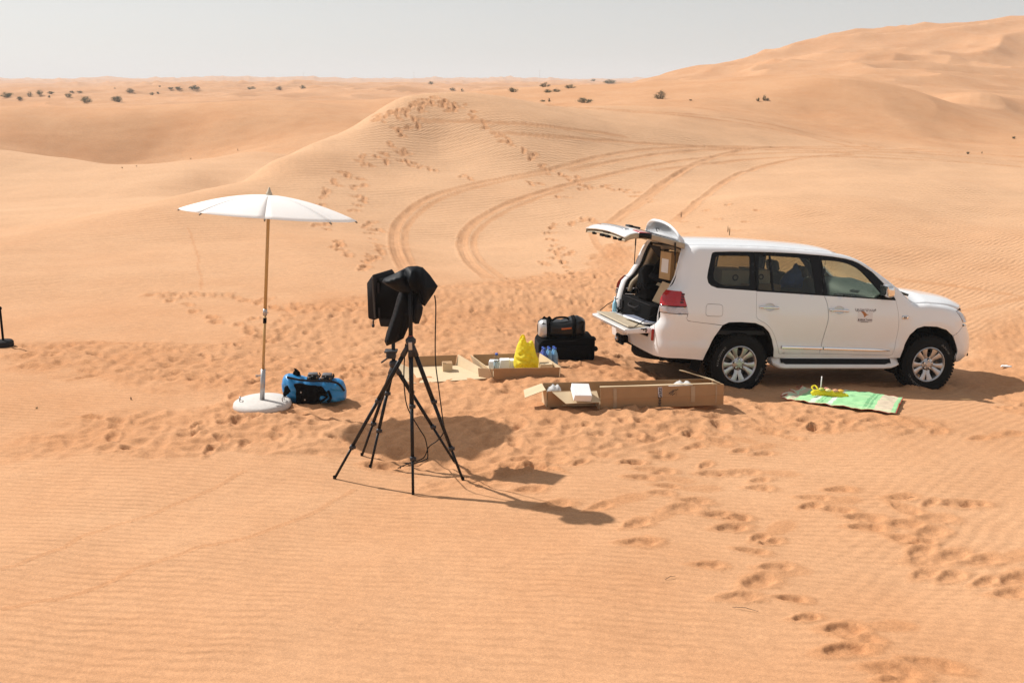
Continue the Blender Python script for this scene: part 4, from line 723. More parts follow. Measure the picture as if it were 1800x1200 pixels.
# lamps and bumpers
split_z = 1.150
for s in (-1, 1):
    up = [(xa(-.812,1.155),1.155)]+[(a_rear(z, 1.25), z) for z in (1.155,1.2,1.25,1.3,1.335,1.343)]+LAMP[:3]
    t = panel_mesh('tail_lamp', [(inset(up, .003), [], side_map, .04)], .05, .006, [M_RED, M_DARK], suv, (s,))
    lo = [LAMP[3]]+[(a_rear(z, 1.25), z) for z in (1.066,1.10,1.147)]+[(xa(-.814,1.147),1.147)]
    panel_mesh('reversing_lamp', [(inset(lo, .003), [], side_map, .04)], .05, .006, [M_CLEAR, M_DARK], t, (s,))
    for k in range(4):
        z = 1.195+.033*k; x0 = -.905+.006*k
        panel_mesh('lamp_grid', [([(x0,z),(x0+.045,z-.001),(x0+.042,z+.022),(x0-.002,z+.022)], [], side_map, .05)], .006, .0085, [mat('dark red lamp cell', (.06,.004,.006), .3), M_RED], t, (s,))
    h = panel_mesh('headlamp', [(XA([(3.325,.99),(3.255,1.078),(3.195,1.143),(3.35,1.138)])+[(float(XF_OF(z))-RF+RF*1.25, z) for z in (1.12,1.06,1.0,.97)], [], side_map, .05)], .05, .004, [M_CLEAR, M_DARK], suv, (s,))
    mk = hpos(2.368, 1.056); MB().box((mk.x, s*(mk.y+.006), mk.z), (.094,.014,.048), None, .012, 2).build('side_repeater', M_CHROME, suv, angle=40)
    MB().box((mk.x-.008, s*(mk.y+.015), mk.z), (.05,.004,.03), None, .001, 1).build('repeater_lens', mat('grey repeater lens', (.28,.24,.22), .3), suv)
RB_TOP = [(a_rear(z, th), z) for z, th in ((1.06,1.22),(1.0,1.24),(.95,1.32),(.90,1.5))]
rb = ([(-.536,.462),(-.485,.604),(-.41,.767),(-.312,.918)]+XA([(-.745,.963),(-.788,.973),(-.811,1.0),(-.80,1.052)])+RB_TOP
    +[(a_rear(.86, math.pi/2)-.10, .845),(a_rear(.83, math.pi/2)-.14, .70),(a_rear_mid(.70), .69),(a_rear_mid(.52), .515)]+[(a_rear(.49, math.pi/2), .492)]+[(-.85,.482)])
panel_mesh('rear_bumper', [(rb, [], side_map, .05)], .03, 0, [PAINT, M_DARK], suv, (-1, 1))
fb = (XA([(3.15,.810),(3.222,.855),(3.318,.928)])+[(a_front_mid(.93), .93),(a_front_mid(.46), .45)]+XA([(3.45,.415),(3.30,.43)])+[(3.245,.45),(3.257,.591),(3.22,.691)])
panel_mesh('front_bumper', [(fb, [], side_map, .06)], .03, 0, [PAINT, M_DARK], suv, (-1, 1))
MB().box((3.60,0,1.03), (.05,.95,.20), None, .02, 2).build('grille', M_BLACKP, suv)
for z in (.97, 1.03, 1.09): MB().box((3.63,0,z), (.03,.92,.025), None, .008, 2).build('grille_bar', M_CHROME, suv)
for s in (-1, 1):
    MB().box((-1.168, s*.775, .755), (.035,.075,.15), Matrix.Rotation(s*.5, 3, 'Z'), .008, 2).build('rear_reflector', M_REDREF, suv)
    p = side_map(np.array([float(XF_OF(.50))-RF+RF*1.12]), np.array([.50]))[0]; MB().box((p[0]-.012, s*(p[1]-.006), .50), (.03,.09,.045), Matrix.Rotation(-s*1.0, 3, 'Z'), .008, 2).build('fog_lamp_bezel', M_BLACKP, suv)
# roof, bonnet, windscreen
def roof_edge(x):
    p = side_map(np.array([x]), np.array([float(ZT_OF(x))-.0005]))[0]; return p
crown = interp([(-.8,.05),(0,.052),(.5,.05),(1.0,.052),(1.5,.05)])
rows = []
for t in np.linspace(0, 1, 36):
    row = []
    for k, u in enumerate(np.linspace(-1, 1, 33)):
        xf_ = 1.40+.10*(1-u*u); xr_ = -.76-.03*(1-u*u); x = xr_+(xf_-xr_)*t; e = roof_edge(x)
        groove_ = -.006*sum(math.exp(-((abs(u)-g)/.018)**2) for g in (.28, .5, .72)) if .04 < t < .96 else 0
        row.append((x, u*e[1], e[2]+float(crown(x))*(1-abs(u)**2.2)+groove_))
    rows.append(row)
MB().grid(rows, .03).build('roof', [PAINT], suv, True)
lin = [[(p[0], p[1]*.985, p[2]-.055) for p in r[::4]] for r in rows[::3]]
MB().grid(lin, .01).build('headliner', M_TRIM, suv, True)
rows = []
for t in np.linspace(0, 1, 28):
    row = []
    for u in np.linspace(-1, 1, 25):
        xs = 2.44+.16*(1-u*u); xe = 3.33+.36*(1-abs(u)**2.6); x = xs+(xe-xs)*t
        xe0 = min(x, 2.44+(3.33-2.44)*t+.02); e = roof_edge(2.44+(3.33-2.44)*t)
        zc = e[2]+(.085-.035*t**3)*(1-abs(u)**3)-(.03*max(0, t-.8)/.2)*(1-abs(u)**3)
        row.append((x, u*e[1], zc))
    rows.append(row)
MB().grid(rows, .025).build('bonnet', [PAINT], suv, True)
ws = []
for t in np.linspace(0, 1, 18):
    xe = 1.40+(2.345-1.40)*t; e = roof_edge(xe); cx_ = 1.50+(2.60-1.50)*t; cz_ = 1.893+(1.345-1.893)*t
    ws.append([(xe+(cx_-xe)*(1-u*u), u*e[1], e[2]+(cz_-e[2])*(1-abs(u)**2.2)) for u in np.linspace(-1, 1, 19)])
MB().grid(ws, .005).build('windscreen', M_GLASS_C, suv, True)
cw = [[(2.345+.28*(1-u*u)-.02, u*.86, 1.385-.03*(1-u*u)) for u in np.linspace(-1, 1, 15)], [(2.46+.17*(1-u*u), u*.88, 1.245+.085*(1-abs(u)**3)) for u in np.linspace(-1, 1, 15)]]
MB().grid(cw, .01).build('cowl', M_BLACKP, suv, True)
# mirrors
for s in (-1, 1):
    m_ = MB(); m_.box((1.995, s*1.075, 1.425), (.115,.21,.165), Matrix.Rotation(-.22, 3, 'Y') @ Matrix.Rotation(s*.12, 3, 'Z'), .045, 4)
    mo = m_.build('wing_mirror', M_CHROME, suv, True)
    MB().box((1.945, s*1.075, 1.42), (.012,.185,.14), Matrix.Rotation(-.22, 3, 'Y'), .004, 1).build('mirror_glass', M_CHROME, mo)
    MB().hexa([(2.01,s*.92,1.30),(2.19,s*.92,1.295),(2.14,s*.97,1.31),(2.02,s*.99,1.325),(2.0,s*.92,1.40),(2.08,s*.92,1.40),(2.06,s*.97,1.37),(2.01,s*1.0,1.36)]).build('mirror_base', M_BLACKP, mo)
# side steps
for s in (-1, 1):
    prof = [(.80,.50),(.93,.54),(.957,.515),(.968,.49),(1.005,.418),(1.022,.402),(1.022,.366),(.995,.345),(.80,.345)]
    rws = []
    for x, k in ((.475,.0),(.50,.35),(.55,.8),(.62,1),(1.4,1),(2.10,1),(2.22,.9),(2.30,.55),(2.36,.15)):
        rws.append([(x, s*(.80+(y-.80)*(.72+.28*k) if y > .9 else y), (z if k == 1 else z*(k*.6+.4)+(.6-.6*k)*.44)) for y, z in prof+[prof[0]]])
    st = MB(); st.grid(rws); st.bm.faces.new([v for v in st.bm.verts][:len(prof)][::-1]); 
    sp_ = st.build('side_step', PAINT, suv, angle=50)
    tr_ = [[(x, s*(.972+.036*t+.004), .488-.073*t+h*k) for t, h in ((0,0),(.3,0),(.6,0),(1,0))] for x, k in ((.60,0),(1.0,0),(1.5,0),(2.0,0),(2.2,0))]
    MB().grid([[(x, s*(.968+.037*t)+s*.006, .487-.072*t*(1 if .62 < x < 2.16 else .72)) for t in (0,.25,.5,.75,1)] for x in (.565,.60,.64,1.0,1.4,1.8,2.12,2.17,2.21)], .006, flip=s < 0).build('step_tread', M_TREAD, sp_)
# underbody, wheel liners, mud flaps
MB().box((1.25,0,.50), (4.3,1.30,.10)).box((1.4,0,.42), (2.0,.9,.08)).build('underbody', M_DARK, suv)
MB().tube([(2.85,-.7,.40),(2.85,.7,.40)], .045, 10).build('axle', M_DARK, suv)
MB().tube([(-.05,-.7,.38),(-.05,.7,.38)], .05, 10).lathe([(0,-.09),(.16,-.09),(.18,0),(.16,.09),(0,.09)], 16, Matrix.Translation((-.05,.1,.38))).build('axle', M_DARK, suv)
MB().lathe([(.12,-.10),(.33,-.11),(.37,-.06),(.37,.06),(.33,.11),(.12,.10)], 28, Matrix.Translation((-.76,0,.44))).build('spare_wheel', M_TYRE, suv, True)
MB().tube([(.3,-.55,.40),(-.3,-.58,.42),(-.75,-.62,.42),(-.98,-.62,.41)], .032, 12).build('exhaust_pipe', M_DARK, suv, True)
MB().box((-.95,0,.50), (.35,1.3,.12), None, .03, 2).build('rear_valance', M_DARK, suv)
for s in (-1, 1):
    for cx, arch in ((0., [(-.545,.44),(-.53,.462),(-.485,.604),(-.41,.767)]+R_ARCH), (2.82, [(2.35,.40)]+F_ARCH+[(3.22,.691),(3.257,.591),(3.255,.45)])):
        rws = [[(x, s*y, z) for y in (.966, .80, .54)] for x, z in arch]
        MB().grid(rws, .004).build('wheel_liner', M_DARK, suv, True)
        MB().grid([[(x, s*.545, z) for x, z in arch], [(x, s*.545, .40) for x, z in arch]]).build('wheel_liner', M_DARK, suv)
    MB().hexa([(-.585,s*.93,.29),(-.57,s*.93,.29),(-.57,s*.68,.29),(-.585,s*.68,.29),(-.53,s*.94,.50),(-.515,s*.94,.50),(-.515,s*.68,.50),(-.53,s*.68,.50)]).build('mud_flap', M_DARK, suv)
    MB().hexa([(2.33,s*.93,.27),(2.345,s*.93,.27),(2.345,s*.70,.27),(2.33,s*.70,.27),(2.35,s*.94,.42),(2.365,s*.94,.42),(2.365,s*.70,.42),(2.35,s*.70,.42)]).build('mud_flap', M_DARK, suv)
# wheels
def wheel_meshes():
    """wheel about its own axis: outside face towards -Y, centre at the origin"""
    A = Matrix.Rotation(math.pi/2, 4, 'X')       # turned axis Z -> -Y
    ty = MB(); ty.lathe([(.238,.105),(.250,.125),(.300,.142),(.345,.140),(.374,.124),(.388,.108),(.393,.06),(.394,0),(.393,-.06),(.388,-.108),(.374,-.124),(.345,-.14),(.25,-.125),(.238,-.105)], 72, A, close=True)
    n = 54
    for k in range(n):                           # tread blocks over the shoulder
        for row, (zz, w_, ph) in enumerate(((.094,.05,0),(.035,.045,.5),(-.035,.045,0),(-.094,.05,.5))):
            t = 2*math.pi*(k+ph)/n
            M3 = Matrix.Rotation(t, 3, 'Z')
            c = A.to_3x3() @ (M3 @ Vector((.392,0,zz)))
            ty.box(c, (.020,.032,w_), (A.to_3x3() @ M3))
    ri = MB()
    ri.lathe([(.242,.118),(.244,.128),(.236,.131),(.226,.124),(.216,.108),(.210,.06),(.208,-.06),(.215,-.11),(.245,-.115)], 64, A)
    bar = MB(); bm = ri.bm
    sp = []
    for k in range(5):
        base = 2*math.pi*k/5
        for d in (-1, 1):
            # a spoke: four corners inner to outer, wide at the rim
            th0 = base+d*.20; th1 = base+d*.245
            pts = []
            for rr, th, hw, z0, z1 in ((.060, base+d*.33, .030, .092, .060), (.125, th0, .026, .106, .072), (.185, th1, .034, .116, .080), (.222, th1+d*.02, .046, .120, .085)):
                e1 = Vector((math.cos(th), math.sin(th), 0)); e2 = Vector((-math.sin(th), math.cos(th), 0))
                pts.append([e1*rr+e2*(hw)+Vector((0,0,z0-.008)), e1*rr+Vector((0,0,z0)), e1*rr-e2*(hw)+Vector((0,0,z0-.008)), e1*rr-e2*(hw*.8)+Vector((0,0,z1)), e1*rr+e2*(hw*.8)+Vector((0,0,z1))])
            vs = [[bm.verts.new(A @ p) for p in q] for q in pts]
            for a_, b_ in zip(vs[:-1], vs[1:]):
                for i in range(5): bm.faces.new((a_[i], a_[(i+1)%5], b_[(i+1)%5], b_[i]))
            bm.faces.new(vs[0][::-1]); bm.faces.new(vs[-1])
    ri.lathe([(.0,.112),(.045,.112),(.052,.106),(.084,.098),(.092,.088),(.092,.05),(0,.05)], 32, A)
    cap = MB().lathe([(0,.121),(.030,.120),(.036,.114),(.036,.10)], 24, A)
    nut = MB().lathe([(0,.018),(.010,.016),(.0125,.010),(.0125,-.02)], 10, A)
    disc = MB().lathe([(0,.03),(.17,.03),(.17,.0),(0,.0)], 32, A)
    bolt_ring = MB().lathe([(.0125,.005),(.021,.006),(.021,-.02)], 12, A)
    return ty, ri, cap, nut, disc, bolt_ring
ty, ri, cap, nut, disc, bolt_ring = wheel_meshes()
def mk(mb, nm, m, ang=40):
    o = mb.build(nm, m, None, angle=ang); me_ = o.data; bpy.data.objects.remove(o); return me_
ME_T, ME_R, ME_C, ME_N, ME_D, ME_B = mk(ty,'tyre',M_TYRE,35), mk(ri,'rim',M_ALLOY,30), mk(cap,'hub_cap',M_ALLOY), mk(nut,'lug_nut',M_CHROME), mk(disc,'brake_disc',mat('dark brake steel',(.08,.075,.07),.5,.7)), mk(bolt_ring,'nut_socket',M_DARK)
def arc_text(body, radius, mid, flip=False, size=.040):
    """raised letters round the tyre wall, one mesh"""
    bm = bmesh.new(); adv = size*.80; n = len(body)
    for i, ch in enumerate(body):
        if ch == ' ': continue
        o = text_mesh(ch, size, M_LETTER, bold=-.0012); me_ = o.data
        k = (i-(n-1)/2)*adv/radius
        th = mid-k if not flip else mid+k
        for v in me_.vertices:
            lx, ly = v.co.x*1.12, v.co.y
            if flip: lx, ly = -lx, -ly
            rr = radius+ly; aa = th-lx/radius
            v.co = (rr*math.cos(aa), -.1435, rr*math.sin(aa))
        bm.from_mesh(me_); bpy.data.objects.remove(o); bpy.data.meshes.remove(me_)
    out = bpy.data.meshes.new('lettering'); bm.to_mesh(out); bm.free(); out.materials.append(M_LETTER); return out
ME_L1 = arc_text('DUNLOP', .318, math.pi/2-.45); ME_L2 = arc_text('GRANDTREK', .318, -math.pi/2-.35, True)
def add_wheel(x, s, steer, spin):
    w = bpy.data.objects.new('wheel', None); COL.objects.link(w); w.parent = suv; w.location = (x, s*.825, .40); w.rotation_euler = (0, spin, steer+(math.pi if s > 0 else 0)); w.empty_display_size = .1
    w.rotation_mode = 'YXZ' if False else 'XYZ'
    def sub(nm, me_, loc=(0,0,0)):
        o = bpy.data.objects.new(nm, me_); COL.objects.link(o); o.parent = w; o.location = loc; return o
    sub('tyre', ME_T); sub('rim', ME_R); sub('hub_cap', ME_C); sub('brake_disc', ME_D); sub('lettering', ME_L1); sub('lettering', ME_L2)
    for k in range(5):
        t = 2*math.pi*(k+.5)/5; c = (.062*math.cos(t), -.098, .062*math.sin(t))
        sub('lug_nut', ME_N, c); sub('nut_socket', ME_B, c)
add_wheel(0, -1, 0, R(36+54)); add_wheel(2.85, -1, R(-3), R(20)); add_wheel(0, 1, 0, .3); add_wheel(2.85, 1, R(-3), .9)
# rear opening: jamb, seal, trim
op = [(-1.12,.79,.86),(-1.125,.80,1.0),(-1.10,.795,1.15),(-1.07,.785,1.27),(-.985,.765,1.37),(-.905,.735,1.52),(-.865,.705,1.66),(-.83,.675,1.78),(-.79,.62,1.865),(-.775,.52,1.895),(-.77,.25,1.915),(-.77,0,1.92)]
full = op+[(x,-y,z) for x, y, z in op[::-1][1:]]
jr = []
for (x, y, z), q in zip(full, range(len(full))):
    k = 1 if abs(y) > .56 else .4
    inn = (x+.06, y*(1-.095*k), z-(.0 if abs(y) > .6 else .055))
    jr.append([(x-.004, y, z), ((x+inn[0])/2, (y+inn[1])/2, (z+inn[2])/2), inn])
MB().grid(jr, .008).build('hatch_jamb', PAINT, suv, True)
MB().tube(spline2([p[2] for p in jr], 3), .020, 8).build('door_seal', M_RUBBER, suv, True)
MB().tube(spline2([(x+.12, y*.865, z-(.10 if abs(y) < .6 else .02)) for x, y, z in full[2:-2]], 3), .036, 10).build('pillar_trim', M_TRIM, suv, True)
for y in (-.22, -.05, .2): MB().tube([(-.70,y,1.86),(-.655,y,1.835),(-.645,y,1.79)], .010, 6).build('trim_seam', M_DARK, suv)
for s in (-1, 1):
    MB().grid([[(x+.004, s*y, z), (x+.075, s*(y-.075), z)] for x, y, z in ((-1.128,.80,1.02),(-1.118,.80,1.15),(-1.088,.79,1.26),(-1.03,.772,1.335))], .004).build('lamp_housing', M_BLACKP, suv, True)
# upper hatch, standing open
hp = [(-.775,1.932,.675),(-.92,1.965,.70),(-1.08,2.0,.74),(-1.27,2.040,.80),(-1.36,2.055,.825),(-1.48,2.058,.825),(-1.58,2.04,.81),(-1.655,2.0,.80)]
def hatch_row(x, z, hw, dz=0, k=1, n=15): return [(x+.02*(1-u*u)*0, hw*k*u, z+dz+.03*(1-u*u)) for u in np.linspace(-1, 1, n)]
hz = interp([(-p[0], p[1]) for p in hp]); hw_ = interp([(-p[0], p[2]) for p in hp])
def hsheet(x0, x1, nrow, k0=-1, k1=1, dz=0, ncol=15):
    return [[(-q, float(hw_(q))*u, float(hz(q))+dz+.035*(1-u*u)) for u in np.linspace(k0, k1, ncol)] for q in np.linspace(-x0, -x1, nrow)]
hatch = MB().grid(hsheet(-1.265, -1.655, 12), .02, flip=True).grid(hsheet(-.775, -.86, 4), .02, flip=True).grid(hsheet(-.855, -1.27, 8, -1, -.90, 0, 3), .02, flip=True).grid(hsheet(-.855, -1.27, 8, .90, 1, 0, 3), .02, flip=True).build('rear_hatch', PAINT, suv, True)
MB().grid(hsheet(-.85, -1.275, 12, -.905, .905, .004), .006, flip=True).build('rear_window', glass_material('rear screen glass', (.22,.23,.24), .05), hatch, True)
MB().grid(hsheet(-1.26, -1.64, 12, -.97, .97, -.062), .015, flip=True).grid(hsheet(-.80, -.88, 3, -.97, .97, -.05), .015, flip=True).grid(hsheet(-.80, -1.28, 8, -.985, -.86, -.05, 3), .02, flip=True).grid(hsheet(-.80, -1.28, 8, .86, .985, -.05, 3), .02, flip=True).build('inner_trim', M_TRIM, hatch, True)
for s in (-1, 1):
    MB().grid([[(x, s*float(hw_(-x))*1.002, float(hz(-x))-d) for d in (0,.025,.05,.07)] for x in np.linspace(-.78, -1.65, 14)], .004).build('edge_trim', M_TRIM, hatch, True)
    MB().grid(hsheet(-1.30, -1.47, 6, min(s*.70, s*1.01), max(s*.70, s*1.01), .006, 6), .05, flip=True).build('hatch_lamp', M_RED, hatch, True)
    MB().grid([[(x, s*(float(hw_(-x))+.010), float(hz(-x))+d) for d in (.004,-.03,-.062)] for x in np.linspace(-1.30, -1.475, 6)], .004).build('lamp_back', M_BLACKP, hatch, True)
MB().grid(hsheet(-1.50, -1.56, 3, -.62, .62, .012), .02, flip=True).build('chrome_garnish', M_CHROME, hatch, True)
MB().box((-1.60,0,2.0), (.07,.24,.03), None, .008, 1).build('number_plate_recess', M_BLACKP, hatch)
MB().tube([(-1.25,.15,2.085),(-1.15,.28,2.07),(-1.02,.35,2.05)], .014, 8).box((-1.27,.1,2.09), (.06,.16,.03), None, .01, 2).build('rear_wiper', M_BLACKP, hatch, True)
for y_ in (-.62,-.42,-.12,.1,.45): MB().box((-1.64,y_,1.955), (.05,.07+.05*(abs(y_) < .2),.035), None, .006, 1).build('hatch_latch', M_DARK, hatch)
spo = []
for t in np.linspace(0, 1, 9):
    row = []
    for u in np.linspace(-1, 1, 25):
        top = .205*max(0, 1-abs(u)**2.7)**.55
        row.append((-.775-.02*(1-abs(u))-.15*t**1.3*(.4+.6*max(0,1-u*u)), .645*u*(1-.05*t), 1.935+.04*(1-u*u)+top*t))
    spo.append(row)
sp_o = MB().grid(spo, .03).build('roof_spoiler', PAINT, hatch, True)
MB().tube([(-.835,.16,2.02),(-.858,.16,2.065),(-.868,.02,2.07)], .005, 6).build('brake_light_gap', M_DARK, sp_o)
for s in (-1, 1):
    z1 = 1.60 if s < 0 else 1.45
    MB().tube([(-.93,s*.715,1.945),(-.925,s*.725,1.78)], .011, 8).tube([(-.925,s*.725,1.80),(-.915,s*.74,z1)], .007, 8).build('gas_strut', M_BLACKP, suv)
# lower tailgate, folded down
tg = MB().hexa([(-1.16,-.715,.762),(-1.16,.715,.762),(-1.50,.69,.745),(-1.50,-.69,.745),(-1.16,-.715,.835),(-1.16,.715,.835),(-1.53,.69,.80),(-1.53,-.69,.80)])
bmesh.ops.bevel(tg.bm, geom=list(tg.bm.edges), offset=.012, segments=2, affect='EDGES')
tg = tg.build('drop_tailgate', PAINT, suv, angle=40)
MB().box((-1.33,0,.826), (.28,1.30,.02), Matrix.Rotation(.06, 3, 'Y'), .006, 1).build('tailgate_trim', M_TRIM, tg)
for y in (-.62, -.58): 
    for x in (-1.27, -1.22): MB().lathe([(0,.004),(.008,.002),(.008,-.01)], 8, Matrix.Translation((x, -.708, .80+.03*(y+.6))) @ Matrix.Rotation(math.pi/2, 4, 'X')).build('bolt', M_DARK, tg)
MB().box((-1.24,-.712,.80), (.012,.012,.06)).box((-1.28,-.712,.815), (.06,.012,.012)).build('tailgate_catch', M_DARK, tg)
for s in (-1, 1): MB().tube([(-1.13,s*.72,1.02),(-1.28,s*.73,.93),(-1.40,s*.70,.84)], .006, 6).build('tailgate_cable', M_DARK, suv)
# tow hitch
MB().box((-1.22,.08,.545), (.12,.10,.10), None, .012, 1).box((-1.30,.08,.545), (.05,.26,.13), None, .02, 2).build('tow_hitch', M_DARK, suv, angle=40)
MB().lathe([(0,.03),(.028,.028),(.034,.015),(.034,-.02),(.02,-.03)], 16, Matrix.Translation((-1.335,.09,.55)) @ Matrix.Rotation(-math.pi/2, 4, 'Y')).build('tow_pin', M_ALLOY, suv, True)
MB().box((-1.10,0,.66), (.10,1.40,.16)).build('bumper_step', M_DARK, suv)
# cabin
MB().box((.2,0,.80), (2.62,1.68,.05)).build('load_floor', mat('dark grey load carpet', (.03,.03,.03), .95), suv)
MB().box((1.85,0,.68), (1.2,1.7,.05)).build('cabin_floor', M_DARK, suv)
dz = [(2.46,1.33),(2.30,1.375),(2.12,1.36),(1.98,1.30),(1.93,1.20),(1.96,1.05),(2.06,.72)]
MB().grid([[(x+.05*(1-u*u)*(1 if z > 1 else 0), .86*u, z+.03*math.exp(-((u-.42)/.22)**2)*(z > 1.25)) for u in np.linspace(-1, 1, 25)] for x, z in dz], .03).build('dashboard', M_DASH, suv, True)
MB().box((2.0,0,1.12), (.10,.30,.26), None, .02, 2).build('centre_console', M_DASH, suv)
MB().box((1.945,0,1.20), (.012,.2,.07), None, .004, 1).build('radio', M_ALLOY, suv)
MB().tube([(1.82+.07*math.cos(t)*.5-.05*math.sin(t), .40+.185*math.cos(t), 1.22+.165*math.sin(t)) for t in np.linspace(0, 2*math.pi, 25)], .016, 8, cap=False).box((1.84,.40,1.22), (.05,.13,.09), None, .02, 2).tube([(1.84,.40,1.22),(1.98,.40,1.17)], .03, 8).build('steering_wheel', M_DASH, suv, True)
def seat(name, x, y, w, m, hr=True, lean=.28):
    o = MB().box((x+.22,y,.90), (.50,w,.16), Matrix.Rotation(-.12, 3, 'Y'), .05, 3).build(name, m, suv, True)
    MB().box((x-.09,y,1.22), (.13,w*.94,.60), Matrix.Rotation(-lean, 3, 'Y'), .05, 3).build('backrest', m, o, True)
    if hr: MB().box((x-.21,y,1.585), (.09,min(w,.52)*.55,.16), Matrix.Rotation(-lean, 3, 'Y'), .04, 3).build('headrest', m, o, True)
seat('front_seat', 1.28, -.40, .54, M_SEAT); seat('front_seat', 1.28, .40, .54, M_SEAT)
seat('rear_seat', .42, .0, 1.40, M_SEAT, False, .2)
MB().tube([(1.62,.0,1.87),(1.66,0,1.80)], .012, 6).box((1.66,0,1.765), (.03,.22,.065), Matrix.Rotation(-.2, 3, 'Y'), .012, 2).build('interior_mirror', M_DASH, suv, True)
MB().tube([(1.67,0,1.74),(1.67,0,1.60)], .003, 5).lathe([(0,.016),(.035,.012),(.042,0),(.035,-.012),(0,-.016)], 16, Matrix.Translation((1.67,0,1.56)) @ Matrix.Rotation(math.pi/2, 4, 'Y') @ Matrix.Rotation(.3, 4, 'X')).tube([(1.67,0,1.52),(1.67,0,1.47)], [.007,.003], 5).build('mirror_pendant', M_DARK, suv, True)
for s in (-1, 1): MB().tube(spline2([(1.74,s*.78,1.70),(1.80,s*.75,1.655),(1.88,s*.76,1.59),(1.93,s*.81,1.545)], 4), .014, 8).build('grab_handle', M_DASH, suv, True)
# door sign
def on_door(o, cx, cz, off=.0035):
    for v in o.data.vertices:
        p = side_map(np.array([cx+v.co.x]), np.array([cz+v.co.y]))[0]; v.co = (p[0], -(p[1]+off+v.co.z), p[2])
    return o
M_INK = mat('dark violet sign lettering', (.07,.035,.05), .5); M_INK2 = mat('orange brown sign print', (.42,.16,.05), .5); M_STICK = mat('pale sign film', (.72,.70,.72), .35, var=.02)
V, T = tri_panel([(-.112,-.085),(.112,-.085),(.112,.092),(-.112,.092)], [], .04)
sg = on_door(from_data('door_sign', np.c_[V, np.zeros(len(V))], T, M_STICK, FRONT_DOOR), 1.757, 1.075, .0015)
on_door(text_mesh('الخليج العربية', .040, M_INK, parent=FRONT_DOOR, bold=.0008), 1.757, 1.152)
on_door(text_mesh('Tourism', .030, M_INK, parent=FRONT_DOOR, bold=.0006), 1.815, 1.020)
sgr = random.Random(2)
for x0, x1, z0, h_ in ((-.105,-.018,1.020,.022),(-.108,.105,.998,.008),(-.06,.055,.986,.008)):      # too small in the photo to read: rows of short strokes
    x = x0
    while x < x1:
        w_ = sgr.uniform(.35,.8)*h_; q = np.array([(x,-h_/2,0),(x+w_,-h_/2,0),(x+w_,h_*sgr.uniform(.2,.5),0),(x,h_*.45,0)])
        on_door(from_data('lettering', q, [(0,1,2,3)], M_INK, FRONT_DOOR), 1.757, z0); x += w_*1.55
bird = [(-.07,.045),(-.03,.043),(0,.028),(.02,.008),(.055,.004),(.022,-.006),(-.005,-.030),(-.018,-.036),(-.02,-.015),(-.04,.015)]
V, T = tri_panel(bird, [], .03)
on_door(from_data('sign_emblem', np.c_[V, np.zeros(len(V))], T, M_INK2, FRONT_DOOR), 1.757, 1.085, .003)
# ---------------------------------------------------------------- materials for the gear
def fabric_translucent(name, col, k=.32, thru=0.):
    m = bpy.data.materials.new(name); m.use_nodes = True; t = m.node_tree; N = t.nodes.new; L = t.links.new
    b = t.nodes['Principled BSDF']; setp(b, Roughness=.8); b.inputs['Base Color'].default_value = (*col, 1)
    tr = N('ShaderNodeBsdfTranslucent'); tr.inputs[0].default_value = (*col, 1); mx = N('ShaderNodeMixShader'); mx.inputs[0].default_value = k
    w = N('ShaderNodeTexNoise'); w.inputs['Scale'].default_value = 260; bp = N('ShaderNodeBump'); bp.inputs['Distance'].default_value = .0006; L(w.outputs[0], bp.inputs['Height']); L(bp.outputs[0], b.inputs['Normal'])
    L(b.outputs[0], mx.inputs[1]); L(tr.outputs[0], mx.inputs[2])
    tp = N('ShaderNodeBsdfTransparent'); m2 = N('ShaderNodeMixShader'); m2.inputs[0].default_value = thru; L(mx.outputs[0], m2.inputs[1]); L(tp.outputs[0], m2.inputs[2])     # open weave lets a little light straight through
    L(m2.outputs[0], t.nodes['Material Output'].inputs[0])
    return m
M_CANOPY = fabric_translucent('white canopy cloth', (.95,.95,.945), .12, .27)
M_BAMBOO = mat('varnished wood pole', (.50,.32,.125), .4, var=.12, scale=14); M_GALV = mat('galvanised steel tube', (.42,.42,.43), .4, .7, var=.08); M_CONC = mat('pale concrete', (.56,.53,.50), .85, var=.1, scale=25, bump=.001, bscale=180)
M_CARD = mat('brown cardboard', (.38,.225,.110), .85, var=.07, scale=9, bump=.0006, bscale=120); M_CARDIN = mat('pale inner cardboard', (.60,.46,.29), .85, var=.05, scale=9)
M_FOAM = mat('white polystyrene', (.82,.82,.82), .8, var=.02, bump=.0008, bscale=220); M_TAPE = mat('clear packing tape', (.40,.29,.19), .12, var=.08, scale=30)
M_BLACKF = mat('black woven fabric', (.006,.006,.0065), .85, var=.2, scale=18, bump=.0009, bscale=260, spec=0.04); M_GREYF = mat('dark grey fabric', (.026,.025,.027), .8, var=.15, bump=.0008, bscale=240, spec=0.06)
M_CLOTHB = mat('black hood cloth', (.007,.009,.012), .55, var=.2, scale=10, bump=.0008, bscale=160, spec=0.10); M_CARBON = mat('black carbon tube', (.012,.013,.015), .35, var=.15, scale=60, spec=.18); M_CASTING = mat('dark grey casting', (.05,.05,.055), .45, .4, var=.1, spec=.18)
M_BLUE = mat('blue tarpaulin', (.012,.21,.50), .4, var=.12, scale=12, bump=.0015, bscale=25, coat=.15); M_SILVERF = mat('silver foil fabric', (.60,.60,.60), .3, .5, var=.15); M_ORANGE = mat('orange webbing', (.55,.12,.02), .6)
M_YELLOW = fabric_translucent('yellow thin plastic', (.92,.80,.06), .42); M_BPLAST = mat('blue printed film', (.05,.12,.52), .3, var=.2, scale=30); M_CAPB = mat('blue bottle cap', (.02,.10,.50), .4)
M_CLEARP = glass_material('clear bottle plastic', (.88,.92,.95), .06); M_WATER = mat('water', (.75,.88,.95), .02, trans=1, ior=1.33, var=0); M_BAGCLR = fabric_translucent('milky plastic film', (.80,.80,.80), .5)
